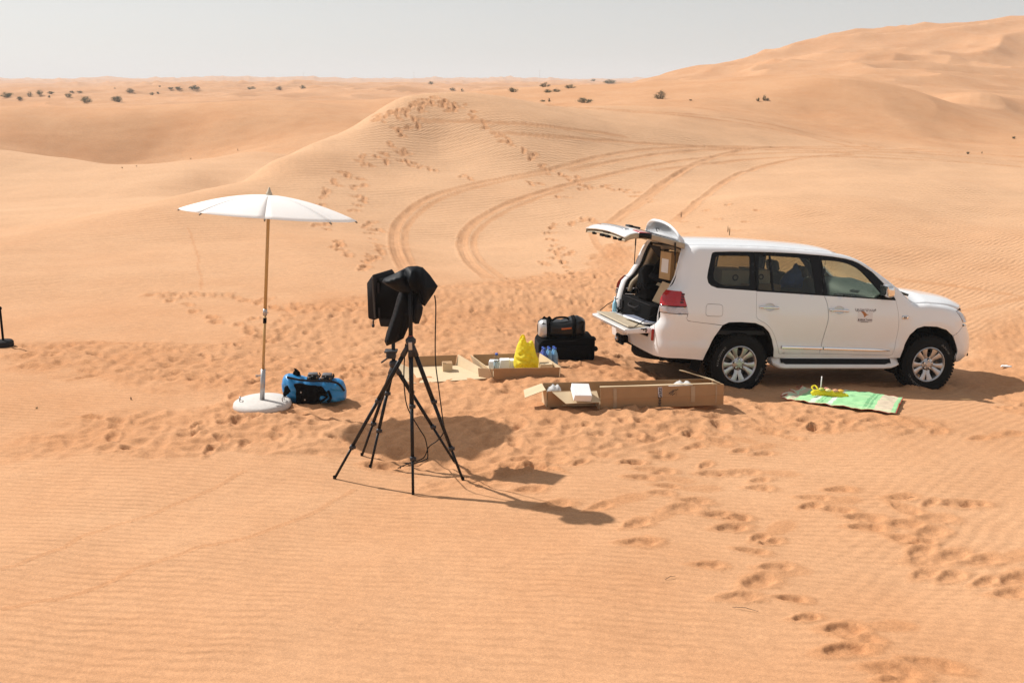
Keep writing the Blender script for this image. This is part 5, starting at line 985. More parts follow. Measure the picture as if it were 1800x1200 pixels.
M_INKC = mat('black print', (.02,.015,.02), .6); M_LABEL = mat('pale grey label', (.55,.52,.55), .5)
# ---------------------------------------------------------------- soft shapes
def pillow(name, outline, depth, M, m, parent=None, spacing=.03, wrinkle=.0, seed=0, power=.5, sub=0, flatback=1.0, wsc=.09, folds=()):
    """closed soft body from an outline in the (x, z) plane, swollen to both sides along y"""
    V, T = tri_panel(outline, [], spacing, spacing*.8)
    P = np.array(outline); n = len(P); d = np.full(len(V), 9.)
    for i in range(n):
        a, b = P[i], P[(i+1) % n]; ab = b-a; t = np.clip(((V-a)@ab)/max(ab@ab, 1e-12), 0, 1); d = np.minimum(d, np.linalg.norm(V-(a+t[:,None]*ab), axis=1))
    dm = d.max(); h = depth*np.clip(1-(1-d/dm)**2, 0, 1)**power
    wr = wrinkle*(np.abs(vnoise(V[:,0]/wsc+seed, V[:,1]/(wsc*1.4), 60+seed))*2-.6)*np.clip(d/dm*3, 0, 1); wr2 = wrinkle*(np.abs(vnoise(V[:,0]/wsc-seed, V[:,1]/(wsc*1.3), 80+seed))*2-.6)*np.clip(d/dm*3, 0, 1)
    for (fx0, fz0), (fx1, fz1), fa, fwid in folds:
        a = np.array((fx0, fz0)); ab = np.array((fx1, fz1))-a; t = np.clip(((V-a)@ab)/(ab@ab), 0, 1); dd = np.linalg.norm(V-(a+t[:,None]*ab), axis=1); wr = wr+fa*np.exp(-np.abs(dd)/fwid)*np.clip(d/dm*4, 0, 1)
    A = np.c_[V[:,0], -h-wr, V[:,1]]; B = np.c_[V[:,0], h*flatback+wr2, V[:,1]]
    bd = d < 1e-5; idx = np.arange(len(V))+len(V); idx[bd] = np.where(bd)[0]
    F = [tuple(t) for t in T]+[tuple(idx[t[::-1]]) for t in T]
    o = from_data(name, np.vstack([A, B]), F, m, parent, True); o.matrix_local = M if M is not None else Matrix()
    bm = bmesh.new(); bm.from_mesh(o.data); bmesh.ops.delete(bm, geom=[v for v in bm.verts if not v.link_faces], context='VERTS'); bmesh.ops.recalc_face_normals(bm, faces=bm.faces); bm.to_mesh(o.data); bm.free()
    if sub: s_ = o.modifiers.new('sub', 'SUBSURF'); s_.levels = s_.render_levels = sub
    return o
def loft(name, rings, m, parent=None, cap=True, smooth_=True):
    n = len(rings[0]); V = [p for r in rings for p in r]; F = []
    for i in range(len(rings)-1):
        for k in range(n): F.append((i*n+k, i*n+(k+1)%n, (i+1)*n+(k+1)%n, (i+1)*n+k))
    if cap: F += [tuple(range(n))[::-1], tuple((len(rings)-1)*n+k for k in range(n))]
    o = from_data(name, V, F, m, parent, smooth_); bm = bmesh.new(); bm.from_mesh(o.data); bmesh.ops.recalc_face_normals(bm, faces=bm.faces); bm.to_mesh(o.data); bm.free(); return o
# ---------------------------------------------------------------- parasol in its stand
PS = Vector((-2.84, 10.93, gh(-2.84, 10.93)-.02))
stand = empty('parasol_stand', PS); tag(stand, 'round pale concrete parasol stand with a short grey steel tube', 'parasol stand')
MB().lathe([(0,.0),(.27,.0),(.31,.012),(.328,.045),(.318,.082),(.29,.10),(.12,.108),(0,.11)], 56).build('base_slab', M_CONC, stand, True)
PDIR = Vector((.0765,.075,1)).normalized()
pb = Vector((0,0,.10))
MB().tube([pb, pb+PDIR*.36], .027, 16).build('socket_tube', M_GALV, stand, True)
MB().tube([pb+PDIR*.30+Vector((-.02,-.03,0)), pb+PDIR*.30+Vector((-.05,-.055,0))], .008, 8).box(pb+PDIR*.30+Vector((-.055,-.06,0)), (.03,.012,.03), None, .004, 1).build('clamp_screw', M_GALV, stand)
for a in (math.pi*1.04, -.08):
    c = Vector((math.cos(a)*.245, math.sin(a)*.245, .095)); e = Vector((-math.sin(a), math.cos(a), 0))*.03
    MB().tube(spline2([c-e, c-e+Vector((0,0,.05)), c+e+Vector((0,0,.05)), c+e], 4), .006, 8).build('lift_handle', M_GALV, stand, True)
para = empty('parasol', PS+pb+PDIR*.05); tag(para, 'open white parasol on a slim wooden pole, its canopy slightly tilted', 'parasol')
MB().tube([PDIR*.31, PDIR*.97], .0155, 14).build('lower_pole', M_BAMBOO, para, True)
MB().tube([PDIR*.94, PDIR*2.20], .0185, 14).build('upper_pole', M_BAMBOO, para, True)
MB().tube([PDIR*.84, PDIR*.90], .020, 14).build('stop_ring', M_BLACKF, para, True)
MB().tube([PDIR*.93, PDIR*1.0], .023, 14).tube([PDIR*.965, PDIR*.965+Vector((.04,-.03,.0))], .006, 8).build('pole_joint', M_GALV, para, True)
_px = (Vector((1,0,0))-PDIR*PDIR.x).normalized(); q0 = Matrix((_px, PDIR.cross(_px), PDIR)).transposed().to_quaternion()
def cp(r, th, dz=0.):
    """point on the canopy: r 0..1, angle; hub at the top of the pole"""
    z = 2.265-.215*r**1.8+dz
    return q0 @ Vector((.965*r*math.cos(th), .66*r*math.sin(th), z))
NP = 8; TH0 = R(180+7)
for k in range(NP):
    t0 = TH0+2*math.pi*k/NP; t1 = TH0+2*math.pi*(k+1)/NP
    g = []
    for i, r in enumerate(np.linspace(.02, 1, 13)):
        a, b = cp(r, t0), cp(r, t1); row = []
        for j in range(9):
            u = j/8; mid = a.lerp(b, u); arcp = cp(r, t0+(t1-t0)*u)
            row.append(mid.lerp(arcp, .9) - (q0 @ Vector((0,0,1)))*.006*math.sin(math.pi*u)*r*r*(1-.4*r))
        g.append(row)
    MB().grid(g, .0025, flip=True).build('canopy_panel', M_CANOPY, para, True)
    MB().tube([cp(r, t0, -.012) for r in np.linspace(.05, 1.0, 9)], .006, 6).build('rib', M_BAMBOO, para, True)
    MB().tube([cp(.985, t0, -.010), cp(1.012, t0, -.018)], [.011,.008], 8).build('rib_tip', mat('grey rib tip', (.25,.22,.18), .5), para, True)
MB().lathe([(.022,2.16),(.034,2.17),(.034,2.215),(.02,2.235)], 16, q0.to_matrix().to_4x4()).build('hub', mat('cream hub', (.6,.52,.38), .5), para, True)
MB().lathe([(.0,2.355),(.008,2.345),(.024,2.30),(.034,2.283),(.036,2.27),(.02,2.262),(.026,2.25)], 18, q0.to_matrix().to_4x4()).build('finial', mat('turned wood finial', (.50,.42,.31), .5), para, True)
# ---------------------------------------------------------------- tripods
def tripod(root, hub, feet, clamps, col, label_mats=M_CARBON):
    h = Vector(hub)
    for f in feet:
        f = Vector(f); d = (h-f); top = h-d.normalized()*.03; L_ = d.length
        lg = MB().tube([f, f+d*clamps[0]], .0125, 10).tube([f+d*clamps[0], f+d*clamps[1]], .0165, 10).tube([f+d*clamps[1], f+d*.93], .0205, 10).build('leg', M_CARBON, root, True)
        for c in clamps:
            p = f+d*c; dn = d.normalized()
            MB().tube([p-dn*.018, p+dn*.018], .023, 12).box(p+Vector((.024,-.006,0)), (.022,.016,.03), None, .003, 1).build('leg_clamp', M_CASTING, lg, True)
        MB().tube([f+d*.90, f+d*.985], [.026,.022], 10).build('leg_hinge', M_CASTING, lg, True)
        MB().lathe([(0,-.01),(.012,-.008),(.0135,.01),(.0125,.03)], 10, Matrix.Translation(f)).build('foot_cap', M_RUBBER, lg, True)
def rel(root, pts): return [tuple(Vector(p)-root.location) for p in pts]
t1 = empty('tripod', (-.98, 8.53, gh(-.98, 8.53))); tag(t1, 'taller black tripod standing in front, with three spread legs under the draped black hood', 'tripod', 'camera tripods')
F1 = [(-1.634,8.669,gh(-1.634,8.669)),(-.874,8.285,gh(-.874,8.285)),(-.45,8.659,gh(-.45,8.659))]
H1 = Vector((-0.887,8.550,1.496))
tripod(t1, tuple(H1-t1.location), rel(t1, F1), (.24,.58), None)
hb = MB(); hr = H1-t1.location
hb.lathe([(0,-.035),(.03,-.03),(.046,-.01),(.046,.02),(.03,.035),(.02,.05),(0,.05)], 20, Matrix.Translation(hr)); hb.build('spider', M_CASTING, t1, True)
MB().box(hr+Vector((0,-.045,-.03)), (.034,.012,.075), Matrix.Rotation(.15, 3, 'X'), .006, 2).build('leg_lock', mat('brushed alloy', (.5,.5,.52), .35, .8), t1, angle=40)
MB().tube([hr+Vector((0,0,-.08)), hr+Vector((.006,.0,.46))], .019, 14).build('centre_column', M_CARBON, t1, True)
MB().tube([hr+Vector((0,0,.045)), hr+Vector((0,0,.056))], .021, 14).build('column_collar', mat('red collar ring', (.25,.03,.02), .5), t1, True)
MB().box(hr+Vector((.006,.03,.47)), (.09,.05,.03), Matrix.Rotation(.2, 3, 'Z'), .012, 2).build('top_plate', M_CASTING, t1, angle=40)
t2 = empty('tripod', (-1.12, 9.19, gh(-1.12, 9.19))); tag(t2, 'shorter black tripod set behind, carrying the boxy black monitor hood', 'tripod', 'camera tripods')
F2 = [(-1.477,9.32,gh(-1.477,9.32)),(-1.353,9.019,gh(-1.353,9.019)),(-.565,9.219,gh(-.565,9.219))]
H2 = Vector((-1.122,9.200,1.106)); hr2 = H2-t2.location
tripod(t2, tuple(hr2), rel(t2, F2), (.36,.72), None)
MB().lathe([(0,-.035),(.03,-.03),(.042,-.01),(.042,.02),(.03,.035),(0,.04)], 20, Matrix.Translation(hr2)).build('spider', M_CASTING, t2, True)
MB().tube([hr2, hr2+Vector((0,.03,.30))], .018, 14).build('centre_column', M_CARBON, t2, True)
MB().box(hr2+Vector((-.02,0,.09)), (.09,.08,.06), None, .01, 2).tube([hr2+Vector((-.02,-.03,.09)), hr2+Vector((-.10,-.12,.05))], .008, 8).box(hr2+Vector((-.02,0,.13)), (.12,.10,.02), None, .004, 1).build('pan_head', M_CASTING, t2, angle=40)
# the hooded monitor: a boxy fabric tent with a stiff front frame
mo = empty('monitor_hood', (-1.096,9.420,1.519), R(-26)); tag(mo, 'boxy black fabric monitor hood with a stiff front frame, on the rear tripod', 'monitor hood')
W_, D_, H_ = .20, .36, .40
def prism(pts, y0, y1): return [(x, y0, z) for x, z in pts], [(x, y1, z) for x, z in pts]
side_o = rounded([(-.16,.0),(.15,.02),(.17,.35),(.09,.38),(-.15,.38)], .02, 3)
def slab_loft(name, outline, ys, m, parent, scale=None):
    rings = []
    cx = np.mean([p[0] for p in outline]); cz = np.mean([p[1] for p in outline])
    for i, y in enumerate(ys):
        s_ = scale[i] if scale else 1
        rings.append([(cx+(x-cx)*s_, y, cz+(z-cz)*s_) for x, z in outline])
    return loft(name, rings, m, parent)
slab_loft('housing', side_o, [-.145,-.13,0,.13,.145], M_BLACKF, mo, [.95,1,1,1,.95])
fr_o = rounded([(-.225,-.01),(-.155,-.02),(-.125,.39),(-.155,.425),(-.225,.34)], .012, 3)
slab_loft('front_frame', fr_o, [-.17,-.16,.16,.17], M_GREYF, mo, [.96,1,1,.96])
for z in (.06,.30): MB().box((-.10,-.162,z), (.02,.012,.10), None, .003, 1).build('strap', M_GREYF, mo)
MB().box((-.155,-.165,.20), (.022,.016,.40), Matrix.Rotation(-.03, 3, 'Y'), .004, 1).build('zip_strip', mat('dark zip tape', (.03,.03,.033), .5), mo)
MB().tube([(-.20,-.12,-.03),(-.20,-.125,-.075)], .008, 8).lathe([(0,-.02),(.014,-.012),(.014,.012),(0,.02)], 10, Matrix.Translation((-.20,-.125,-.085))).build('lock_knob', M_CASTING, mo, True)
slab_loft('battery_tray', rounded([(-.12,-.085),(.10,-.07),(.12,.0),(-.14,.0)], .012, 2), [-.12,.12], M_GREYF, mo)
MB().tube([(-.02,0,-.08),(-.02,0,-.20)], .02, 10).build('mount_stem', M_CASTING, mo, True)
# black cloth draped over the top of the front tripod
hc = empty('black_hood_cloth', tuple(H1+Vector((0,0,.30)))); tag(hc, 'black cloth hood draped over the top of the front tripod column', 'cloth')
def pp(px, py): return ((px-722)/196., (545-py)/196.)
up_o = [pp(*p) for p in ((675,501),(679,495),(700,485),(720,474.5),(735,473.5),(745,476),(757,489),(770,508.5),(764,519),(749,541),(747,543.5),(741,540),(737,532),(734,520.5),(730,522),(722,523),(712,521),(700,517),(684,508))]
pillow('hood', up_o, .085, Matrix.Translation((0,.03,0)), M_CLOTHB, hc, .014, .006, 3, 1.0, 0, 1.4, .12, [(pp(675,501), pp(712,490), .07, .035), (pp(712,480), pp(728,520), -.07, .022), (pp(728,482), pp(722,521), .06, .03), (pp(745,478), pp(752,535), .045, .02), (pp(733,485), pp(742,530), -.05, .018)])
dr_o = [pp(*p) for p in ((705,515),(724,518),(736,522),(739,538),(743,548),(741,560),(735,577),(729,577.5),(724,574),(716,585),(708,603),(694,610.5),(678,616.5),(674.5,608),(678,594),(690,560),(699,530))]
pillow('drape', dr_o, .085, Matrix.Translation((0,.09,0)), M_CLOTHB, hc, .015, .008, 5, .9, 0, 1.1, .09, [(pp(712,520), pp(682,605), .05, .02), (pp(722,522), pp(700,605), -.05, .015), (pp(733,530), pp(728,575), .04, .015), (pp(728,530), pp(715,585), -.03, .012)])
# cables
def ground_pts(pts, dz=.006): return [(x, y, gh(x, y)+dz) for x, y in pts]
c1 = [(-0.674,8.600,1.897), (-0.664,8.580,1.795), (-0.675,8.580,1.488), (-0.676,8.600,1.275), (-0.656,8.620,1.058), (-0.628,8.660,0.750), (-0.621,8.750,0.604), (-0.696,8.950,0.437), (-0.809,9.250,0.257)]+ground_pts([(-.87,9.30),(-.99,9.17),(-1.05,9.08),(-1.09,9.02)])
tag(MB().tube(spline2(c1, 5), .0055, 7).build('cable', M_RUBBER, None, True), 'black cable hanging from the right corner of the draped hood to the sand', 'cable', 'loose black cables')
c2 = [(-0.938,8.600,1.462), (-0.961,8.620,1.217), (-0.966,8.660,1.019), (-0.949,8.750,0.812), (-0.874,9.000,0.532), (-0.836,9.200,0.352)]+ground_pts([(-.83,9.34),(-.86,9.24),(-.95,9.17),(-1.1,9.16),(-1.22,9.15),(-1.27,9.11)])
tag(MB().tube(spline2(c2, 5), .0055, 7).build('cable', M_RUBBER, None, True), 'black cable dropping inside the tripod legs and curling on the sand', 'cable', 'loose black cables')
# ---------------------------------------------------------------- blue duffel and the two radio units on it
bl = empty('duffel_bag', (-2.29, 11.22, gh(-2.29, 11.22)-.02), R(3)); tag(bl, 'blue tarpaulin duffel bag with black front panel lying beside the parasol stand', 'bag')
def bag_rings(L_, prof, n=22, flat=.82, sag=.0):
    rings = []
    for x, ry, rz, zc in prof:
        ring = []
        for k in range(n):
            t = 2*math.pi*k/n; c, s_ = math.cos(t), math.sin(t)
            y = ry*math.copysign(abs(c)**flat, c); z = zc+rz*math.copysign(abs(s_)**flat, s_)
            nz = .022*math.sin(5*x*9+3*t)+.018*math.sin(11*x+7*t)+.012*math.sin(31*x+4*t)
            ring.append((x, y*(1+nz*2), max(z+nz*.5, .0)))
        rings.append(ring)
    return rings
def pb_(px, py): return ((px-552)/151., (713-py)/151.)
bo = [pb_(*p) for p in ((494,676),(498,664),(506,658),(518,660),(535,664),(556,667),(578,667),(594,669),(602,674),(606,686),(607,700),(603,708),(585,712),(560,714),(535,714),(512,711),(500,704),(495,692))]
pillow('bag_body', spline2(bo+[bo[0]], 2)[:-1], .17, None, M_BLUE, bl, .02, .03, 2, .55, 1, 1.0, .11, [(pb_(560,676), pb_(602,690), -.03, .02), (pb_(570,700), pb_(600,706), .03, .02), (pb_(500,680), pb_(516,700), -.03, .02)])
po = [pb_(*p) for p in ((519,670),(530,668),(548,673),(566,674),(572,681),(577,690),(566,694),(560,707),(545,711),(524,710),(521,692))]
pillow('front_panel', spline2(po+[po[0]], 2)[:-1], .05, Matrix.Translation((0,-.155,0)), M_BLACKF, bl, .02, .02, 4, .7, 1, .6, .06)
fo = [pb_(*p) for p in ((499,690),(503,676),(513,669),(521,672),(519,682),(508,690),(500,698))]
pillow('end_flap', fo, .03, Matrix.Translation((0,-.135,0)), M_BLACKF, bl, .02, .01, 6, .7, 1, .6, .06)
MB().tube(spline2([(-.30,-.09,.345),(-.16,-.12,.32),(0,-.125,.305),(.16,-.12,.30),(.28,-.11,.265),(.345,-.09,.17)], 5), .013, 8, flat=((0,1,0), .5)).build('zip', M_GREYF, bl, True)
MB().tube(spline2([(.05,-.19,.24),(.12,-.20,.16),(.16,-.19,.13),(.04,-.20,.06),(-.05,-.19,.05)], 5), .013, 8, flat=((0,1,0), .4)).build('strap', M_BLACKF, bl, True)
MB().tube(spline2([(.17,-.17,.20),(.20,-.19,.12),(.16,-.185,.07)], 5), .016, 8, flat=((0,1,0), .4)).build('strap', M_BLACKF, bl, True)
pillow('grab_loop', [(-.25,.33),(-.155,.325),(-.165,.38),(-.205,.42),(-.235,.425),(-.225,.40),(-.245,.375)], .02, None, M_BLACKF, bl, .02, .0, 1, .6)
for p in ((-.13,-.225,.20),(-.09,-.222,.11)): MB().lathe([(0,.006),(.008,.004),(.008,-.006)], 10, Matrix.Translation(p) @ Matrix.Rotation(math.pi/2, 4, 'X')).build('buckle', M_ALLOY, bl)
def bag_patch(x0, x1, a0, a1, prof, off, n=22, flat=.82, rows=9, cols=9):
    P = np.array(prof); out = []
    for x in np.linspace(x0, x1, rows):
        ry = np.interp(x, P[:,0], P[:,1]); rz = np.interp(x, P[:,0], P[:,2]); zc = np.interp(x, P[:,0], P[:,3]); row = []
        for t in np.linspace(a0, a1, cols):
            c, s_ = math.cos(t), math.sin(t); row.append((x, (ry+off)*math.copysign(abs(c)**flat, c), zc+(rz+off)*math.copysign(abs(s_)**flat, s_)))
        out.append(row)
    return out
def radio_unit(x, y, z, rz, tilt, label):
    o = empty('radio_unit', tuple(bl.matrix_basis @ Vector((x, y, z))), rz); tag(o, label, 'radio unit', 'black electronic units on the blue bag')
    MB().box((0,0,.022), (.135,.10,.044), Matrix.Rotation(tilt, 3, 'X'), .012, 2).build('casing', M_CASTING, o, angle=40)
    MB().box((0,.01,.058), (.11,.07,.030), Matrix.Rotation(tilt, 3, 'X'), .010, 2).build('top_module', mat('worn grey top', (.10,.10,.11), .4), o, angle=40)
    MB().lathe([(0,.012),(.030,.010),(.034,-.005)], 18, Matrix.Translation((.01,-.055,.028)) @ Matrix.Rotation(math.pi/2, 4, 'X')).build('lens_ring', M_BLACKP, o, True)
    for s_ in (-.045,.045): MB().box((s_,-.054,.030), (.014,.008,.014), None, .002, 1).build('port', mat('brass port', (.45,.25,.08), .4, .5), o)
    MB().tube([(.07,0,.02),(.085,0,.05),(.075,.0,.075)], .008, 8).build('knob', M_BLACKF, o, True)
radio_unit(-.015, -.02, .295, .1, .1, 'low flat black electronic unit on top of the blue bag, nearer its middle'); radio_unit(.145, -.02, .285, -.1, .15, 'taller black electronic unit on top of the blue bag with orange markings')
# ---------------------------------------------------------------- black pole stand at the left edge
ps = empty('pole_stand', (-7.27, 13.95, gh(-7.27, 13.95)-.01)); tag(ps, 'thin black pole on a squat dark round foot at the left edge', 'pole')
MB().lathe([(0,0),(.12,0),(.135,.02),(.135,.075),(.12,.095),(.03,.10),(0,.10)], 28).build('foot', M_GREYF, ps, True)
MB().tube([(0,0,.09),(.012,0,.55)], .016, 12).build('pole', M_BLACKF, ps, True)
MB().lathe([(0,.03),(.02,.024),(.028,.0),(.02,-.02),(0,-.024)], 14, Matrix.Translation((.012,0,.565))).build('pole_knob', M_BLACKF, ps, True)
# ---------------------------------------------------------------- cardboard
def wall_panel(b0, b1, t1_, t0_, th=.006, jag=0.):
    """thin board through four corners (two at the bottom, two at the top)"""
    b0, b1, t1_, t0_ = map(Vector, (b0, b1, t1_, t0_)); n = (b1-b0).cross(t0_-b0).normalized()*th/2
    rows = 5; cols = 9; P = []
    for i in range(rows):
        v = i/(rows-1); a = b0.lerp(t0_, v); b = b1.lerp(t1_, v)
        P.append([a.lerp(b, u/(cols-1))+n+n.normalized()*jag*math.sin(u*1.3+v*2)*.4 for u in range(cols)])
    return MB().grid(P, th)
def two_tone(mb, name, m_out, m_in, parent):
    o = mb.build(name, [m_out, m_in], parent); return o
def board(name, c, parent, m=M_CARD, jag=.004, th=.006): return wall_panel(*c, th=th, jag=jag).build(name, m, parent)
def up(p, h, dx=0., dy=0.): return (p[0]+dx, p[1]+dy, p[2]+h)
gA = gh(-.85, 12.6)+.015
ta = empty('carton_tray', (0,0,0)); ta.location = (-.85, 12.55, gA); tag(ta, 'shallow opened cardboard tray with a small carton inside, behind the tripods', 'cardboard tray', 'opened cardboard trays')
def lc(root, x, y, z): return (x-root.location.x, y-root.location.y, z)
A_ = [lc(ta,-1.16,12.15,.01), lc(ta,-.31,12.34,.015), lc(ta,-.76,13.02,.0), lc(ta,-1.36,12.92,.0)]
wall_panel(A_[0], A_[1], A_[2], A_[3], .008).build('floor', M_CARDIN, ta)
board('wall', (A_[3], A_[2], up(A_[2],.135,.02,.05), up(A_[3],.135,-.03,.05)), ta)
board('wall', (A_[1], A_[2], up(A_[2],.145,.035,.05), up(A_[1],.055,.06,.02)), ta, M_CARDIN)
board('wall', (A_[0], A_[1], up(A_[1],-.035,.02,-.05), up(A_[0],-.04,.0,-.07)), ta)
board('flap', (A_[3], A_[0], up(A_[0],.03,-.16,-.02), up(A_[3],.11,-.22,.0)), ta, M_CARDIN)
board('flap', (lc(ta,-1.17,12.14,.012), lc(ta,-1.09,12.16,.012), lc(ta,-1.10,12.10,-.02), lc(ta,-1.20,12.06,-.02)), ta)
gB = gh(.05, 12.6)+.01
tb = empty('carton_tray', (.05, 12.6, gB)); tag(tb, 'shallow opened cardboard tray holding white foam blocks, a bottle and the yellow bag', 'cardboard tray', 'opened cardboard trays')
B_ = [lc(tb,-.235,12.28,.0), lc(tb,.60,12.34,.0), lc(tb,.34,13.06,-.02), lc(tb,-.50,13.0,-.03)]
wall_panel(B_[0], B_[1], B_[2], B_[3], .008).build('floor', M_CARDIN, tb)
board('wall', (B_[0], B_[1], up(B_[1],.150,.01,-.01), up(B_[0],.150,-.0,-.01)), tb)
board('wall', (B_[1], B_[2], up(B_[2],.150,.03,.03), up(B_[1],.150,.012,0)), tb, M_CARDIN)
board('wall', (B_[2], B_[3], up(B_[3],.150,-.02,.04), up(B_[2],.150,.03,.04)), tb)
board('wall', (B_[3], B_[0], up(B_[0],.150,-.05,0), up(B_[3],.150,-.05,.04)), tb, M_CARDIN)
board('corner_flap', (up(B_[0],.0,-.005,0), up(B_[0],.02,-.19,.06), up(B_[0],.13,-.20,.08), up(B_[0],.14,-.01,.0)), tb, M_CARDIN)
bx = empty('small_carton', (-.85, 12.74, gA+.004), R(8)); tag(bx, 'small open cardboard carton standing inside the left cardboard tray', 'carton')
MB().hexa([(-.062,-.06,0),(.062,-.06,0),(.062,.06,0),(-.062,.06,0),(-.064,-.062,.118),(.064,-.062,.118),(.064,.062,.118),(-.064,.062,.118)]).build('carton_body', M_CARDIN, bx)
MB().box((0,0,.119), (.126,.122,.004)).build('carton_top', M_CARD, bx); MB().hexa([(-.062,-.06,.118),(-.02,-.06,.118),(-.02,.0,.118),(-.062,0,.118),(-.064,-.055,.136),(-.022,-.055,.130),(-.02,-.03,.121),(-.062,-.03,.121)]).build('carton_flap', M_CARDIN, bx)
for i, (x, y, w, h, lab) in enumerate(((-.24,12.77,.12,.115,'white foam block leaning behind the water bottle, leftmost of three'),(-.095,12.80,.13,.125,'white foam block in the middle of three in the cardboard tray'),(.035,12.82,.135,.115,'white foam block beside the yellow bag, rightmost of three'))):
    o = MB().box((0,0,h/2), (w,.11,h), None, .006, 1).build('foam_block', M_FOAM, None, angle=40); o.location = (x, y, gB+.002); o.rotation_euler = (0,0,R((-6,4,-3)[i])); tag(o, lab, 'foam block', 'white foam blocks in the tray')
o = MB().box((0,0,.035), (.16,.12,.07), None, .002, 1).build('carton_insert', M_CARDIN, None); o.location = (.44, 12.55, gB+.07); o.rotation_euler = (0,0,.1); tag(o, 'small folded cardboard insert at the right front corner of the tray', 'cardboard')
# water bottle and pack
def bottle(parent, x, y, z, h=.22, r=.033, film=None, name='bottle'):
    prof = [(0,0),(r*.8,0),(r,.01),(r,h*.30),(r*.94,h*.33),(r,h*.36),(r,h*.58),(r*.9,h*.68),(r*.55,h*.84),(r*.40,h*.89),(r*.40,h*.93)]
    return prof
wb = empty('water_bottle', (-.20, 12.60, gB+.01)); tag(wb, 'clear plastic water bottle with blue cap standing in the cardboard tray', 'bottle')
pf = bottle(None, 0, 0, 0, .25, .040)
MB().lathe(pf, 24).build('bottle_body', M_CLEARP, wb, True); MB().lathe([(0,.225),(.019,.226),(.0195,.246),(.017,.25),(0,.25)], 18).build('cap', M_CAPB, wb, True)
MB().lathe([(r_*.93, z_+.002) for r_, z_ in pf[1:7]]+[(0,.145)], 20).build('water', M_WATER, wb, True)
MB().lathe([(.0408,.088),(.0408,.14)], 24).build('label_film', mat('pale blue bottle label', (.45,.62,.70), .3, var=.35, scale=60), wb, True)
pk = empty('bottle_pack', (.50, 13.12, gh(.5, 13.12)-.01), R(12)); tag(pk, 'shrink-wrapped six-pack of water bottles in blue printed film against the black suitcase', 'bottle pack')
for i in range(3):
    for j in range(2):
        x, y = -.075+.075*i, -.0375+.075*j
        MB().lathe(bottle(None,0,0,0,.255,.037), 16, Matrix.Translation((x,y,0))).build('bottle', mat('blue tinted bottle', (.25,.50,.72), .1, var=.3, scale=25, coat=.3) if i else M_BPLAST, pk, True)
        MB().lathe([(0,.235),(.018,.236),(.018,.258),(0,.26)], 12, Matrix.Translation((x,y,0))).build('cap', M_CAPB, pk, True)
rr = rounded([(-.116,-.078),(.116,-.078),(.116,.078),(-.116,.078)], .035, 4)
loft('wrap_film', [[(x*s_, y*s_, z) for x, y in rr] for z, s_ in ((.005,1.0),(.05,1.02),(.13,1.02),(.19,.95),(.235,.72),(.25,.55))], M_CLEARP, pk)
loft('printed_band', [[(x*1.03, y*1.03, z) for x, y in rr if x < -.02] for z in (.05,.10,.18)], M_BPLAST, pk, False)
# yellow carrier bag
yb = empty('carrier_bag', (.185, 12.72, gB+.01), R(-5)); tag(yb, 'bright yellow plastic carrier bag standing in the cardboard tray', 'bag')
yo = [(-.15,.0),(.13,.0),(.165,.06),(.165,.14),(.135,.20),(.115,.28),(.095,.36),(.075,.395),(.055,.385),(.035,.37),(.015,.36),(-.005,.385),(-.02,.43),(-.035,.445),(-.055,.44),(-.085,.395),(-.12,.32),(-.145,.22),(-.165,.12),(-.165,.05)]
pillow('bag_body', spline2(yo+[yo[0]], 2)[:-1], .125, None, M_YELLOW, yb, .018, .05, 9, .6, 0, 1.0, .055)
MB().tube(spline2([(-.085,0,.38),(-.06,-.02,.45),(-.03,-.01,.455),(-.015,0,.38)], 4), .012, 8, flat=((0,1,0), .35)).build('bag_handle', M_YELLOW, yb, True)
# suitcase and silver black duffel
sc_ = empty('suitcase', (.74, 13.86, gh(.74, 13.86)-.01), R(7)); tag(sc_, 'large black soft suitcase lying flat on the sand beneath the black duffel', 'suitcase')
so = rounded([(-.39,.0),(.40,.0),(.405,.27),(.385,.315),(-.34,.315),(-.395,.25)], [.04,.03,.05,.03,.05,.06], 4)
slab_loft('case_body', so, [-.235,-.225,-.20,.20,.235], M_BLACKF, sc_, [.94,.985,1,1,.96])
slab_loft('front_pocket', rounded([(-.29,.03),(.33,.03),(.33,.22),(-.29,.22)], .05, 4), [-.275,-.265,-.22], M_BLACKF, sc_, [.93,1,1])
loft('end_pocket', [[(-.43+.03*abs(v-.5)*2 if True else 0, -.18+.34*u, .05+.19*v) for u, v in ((0,0),(1,0),(1,1),(0,1))], [(-.39, -.20+.38*u, .03+.22*v) for u, v in ((0,0),(1,0),(1,1),(0,1))]], M_GREYF, sc_, smooth_=False)
MB().tube(spline2([(-.425,-.12,.14),(-.46,-.09,.145),(-.46,.05,.145),(-.425,.09,.14)], 4), .012, 8).build('carry_handle', mat('worn brown grip', (.22,.10,.06), .6), sc_, True)
MB().tube(spline2([(.38,-.1,.25),(.43,-.09,.265),(.43,.05,.265),(.38,.08,.25)], 4), .014, 8).build('carry_handle', M_BLACKF, sc_, True)
for x in (-.30, .35):
    MB().lathe([(0,-.02),(.035,-.02),(.035,.02),(0,.02)], 14, Matrix.Translation((x if x < 0 else .41,-.20,.16 if x > 0 else .03)) @ Matrix.Rotation(math.pi/2, 4, 'X')).build('wheel', M_RUBBER, sc_, True)
MB().tube(spline2([(-.36,-.21,.285),(0,-.235,.29),(.36,-.21,.285)], 5), .006, 6).build('zip', M_GREYF, sc_)
du = empty('duffel_bag', (.70, 13.84, gh(.74, 13.86)+.298), R(4)); tag(du, 'black shiny duffel bag with silver left end and orange strap on the suitcase', 'bag')
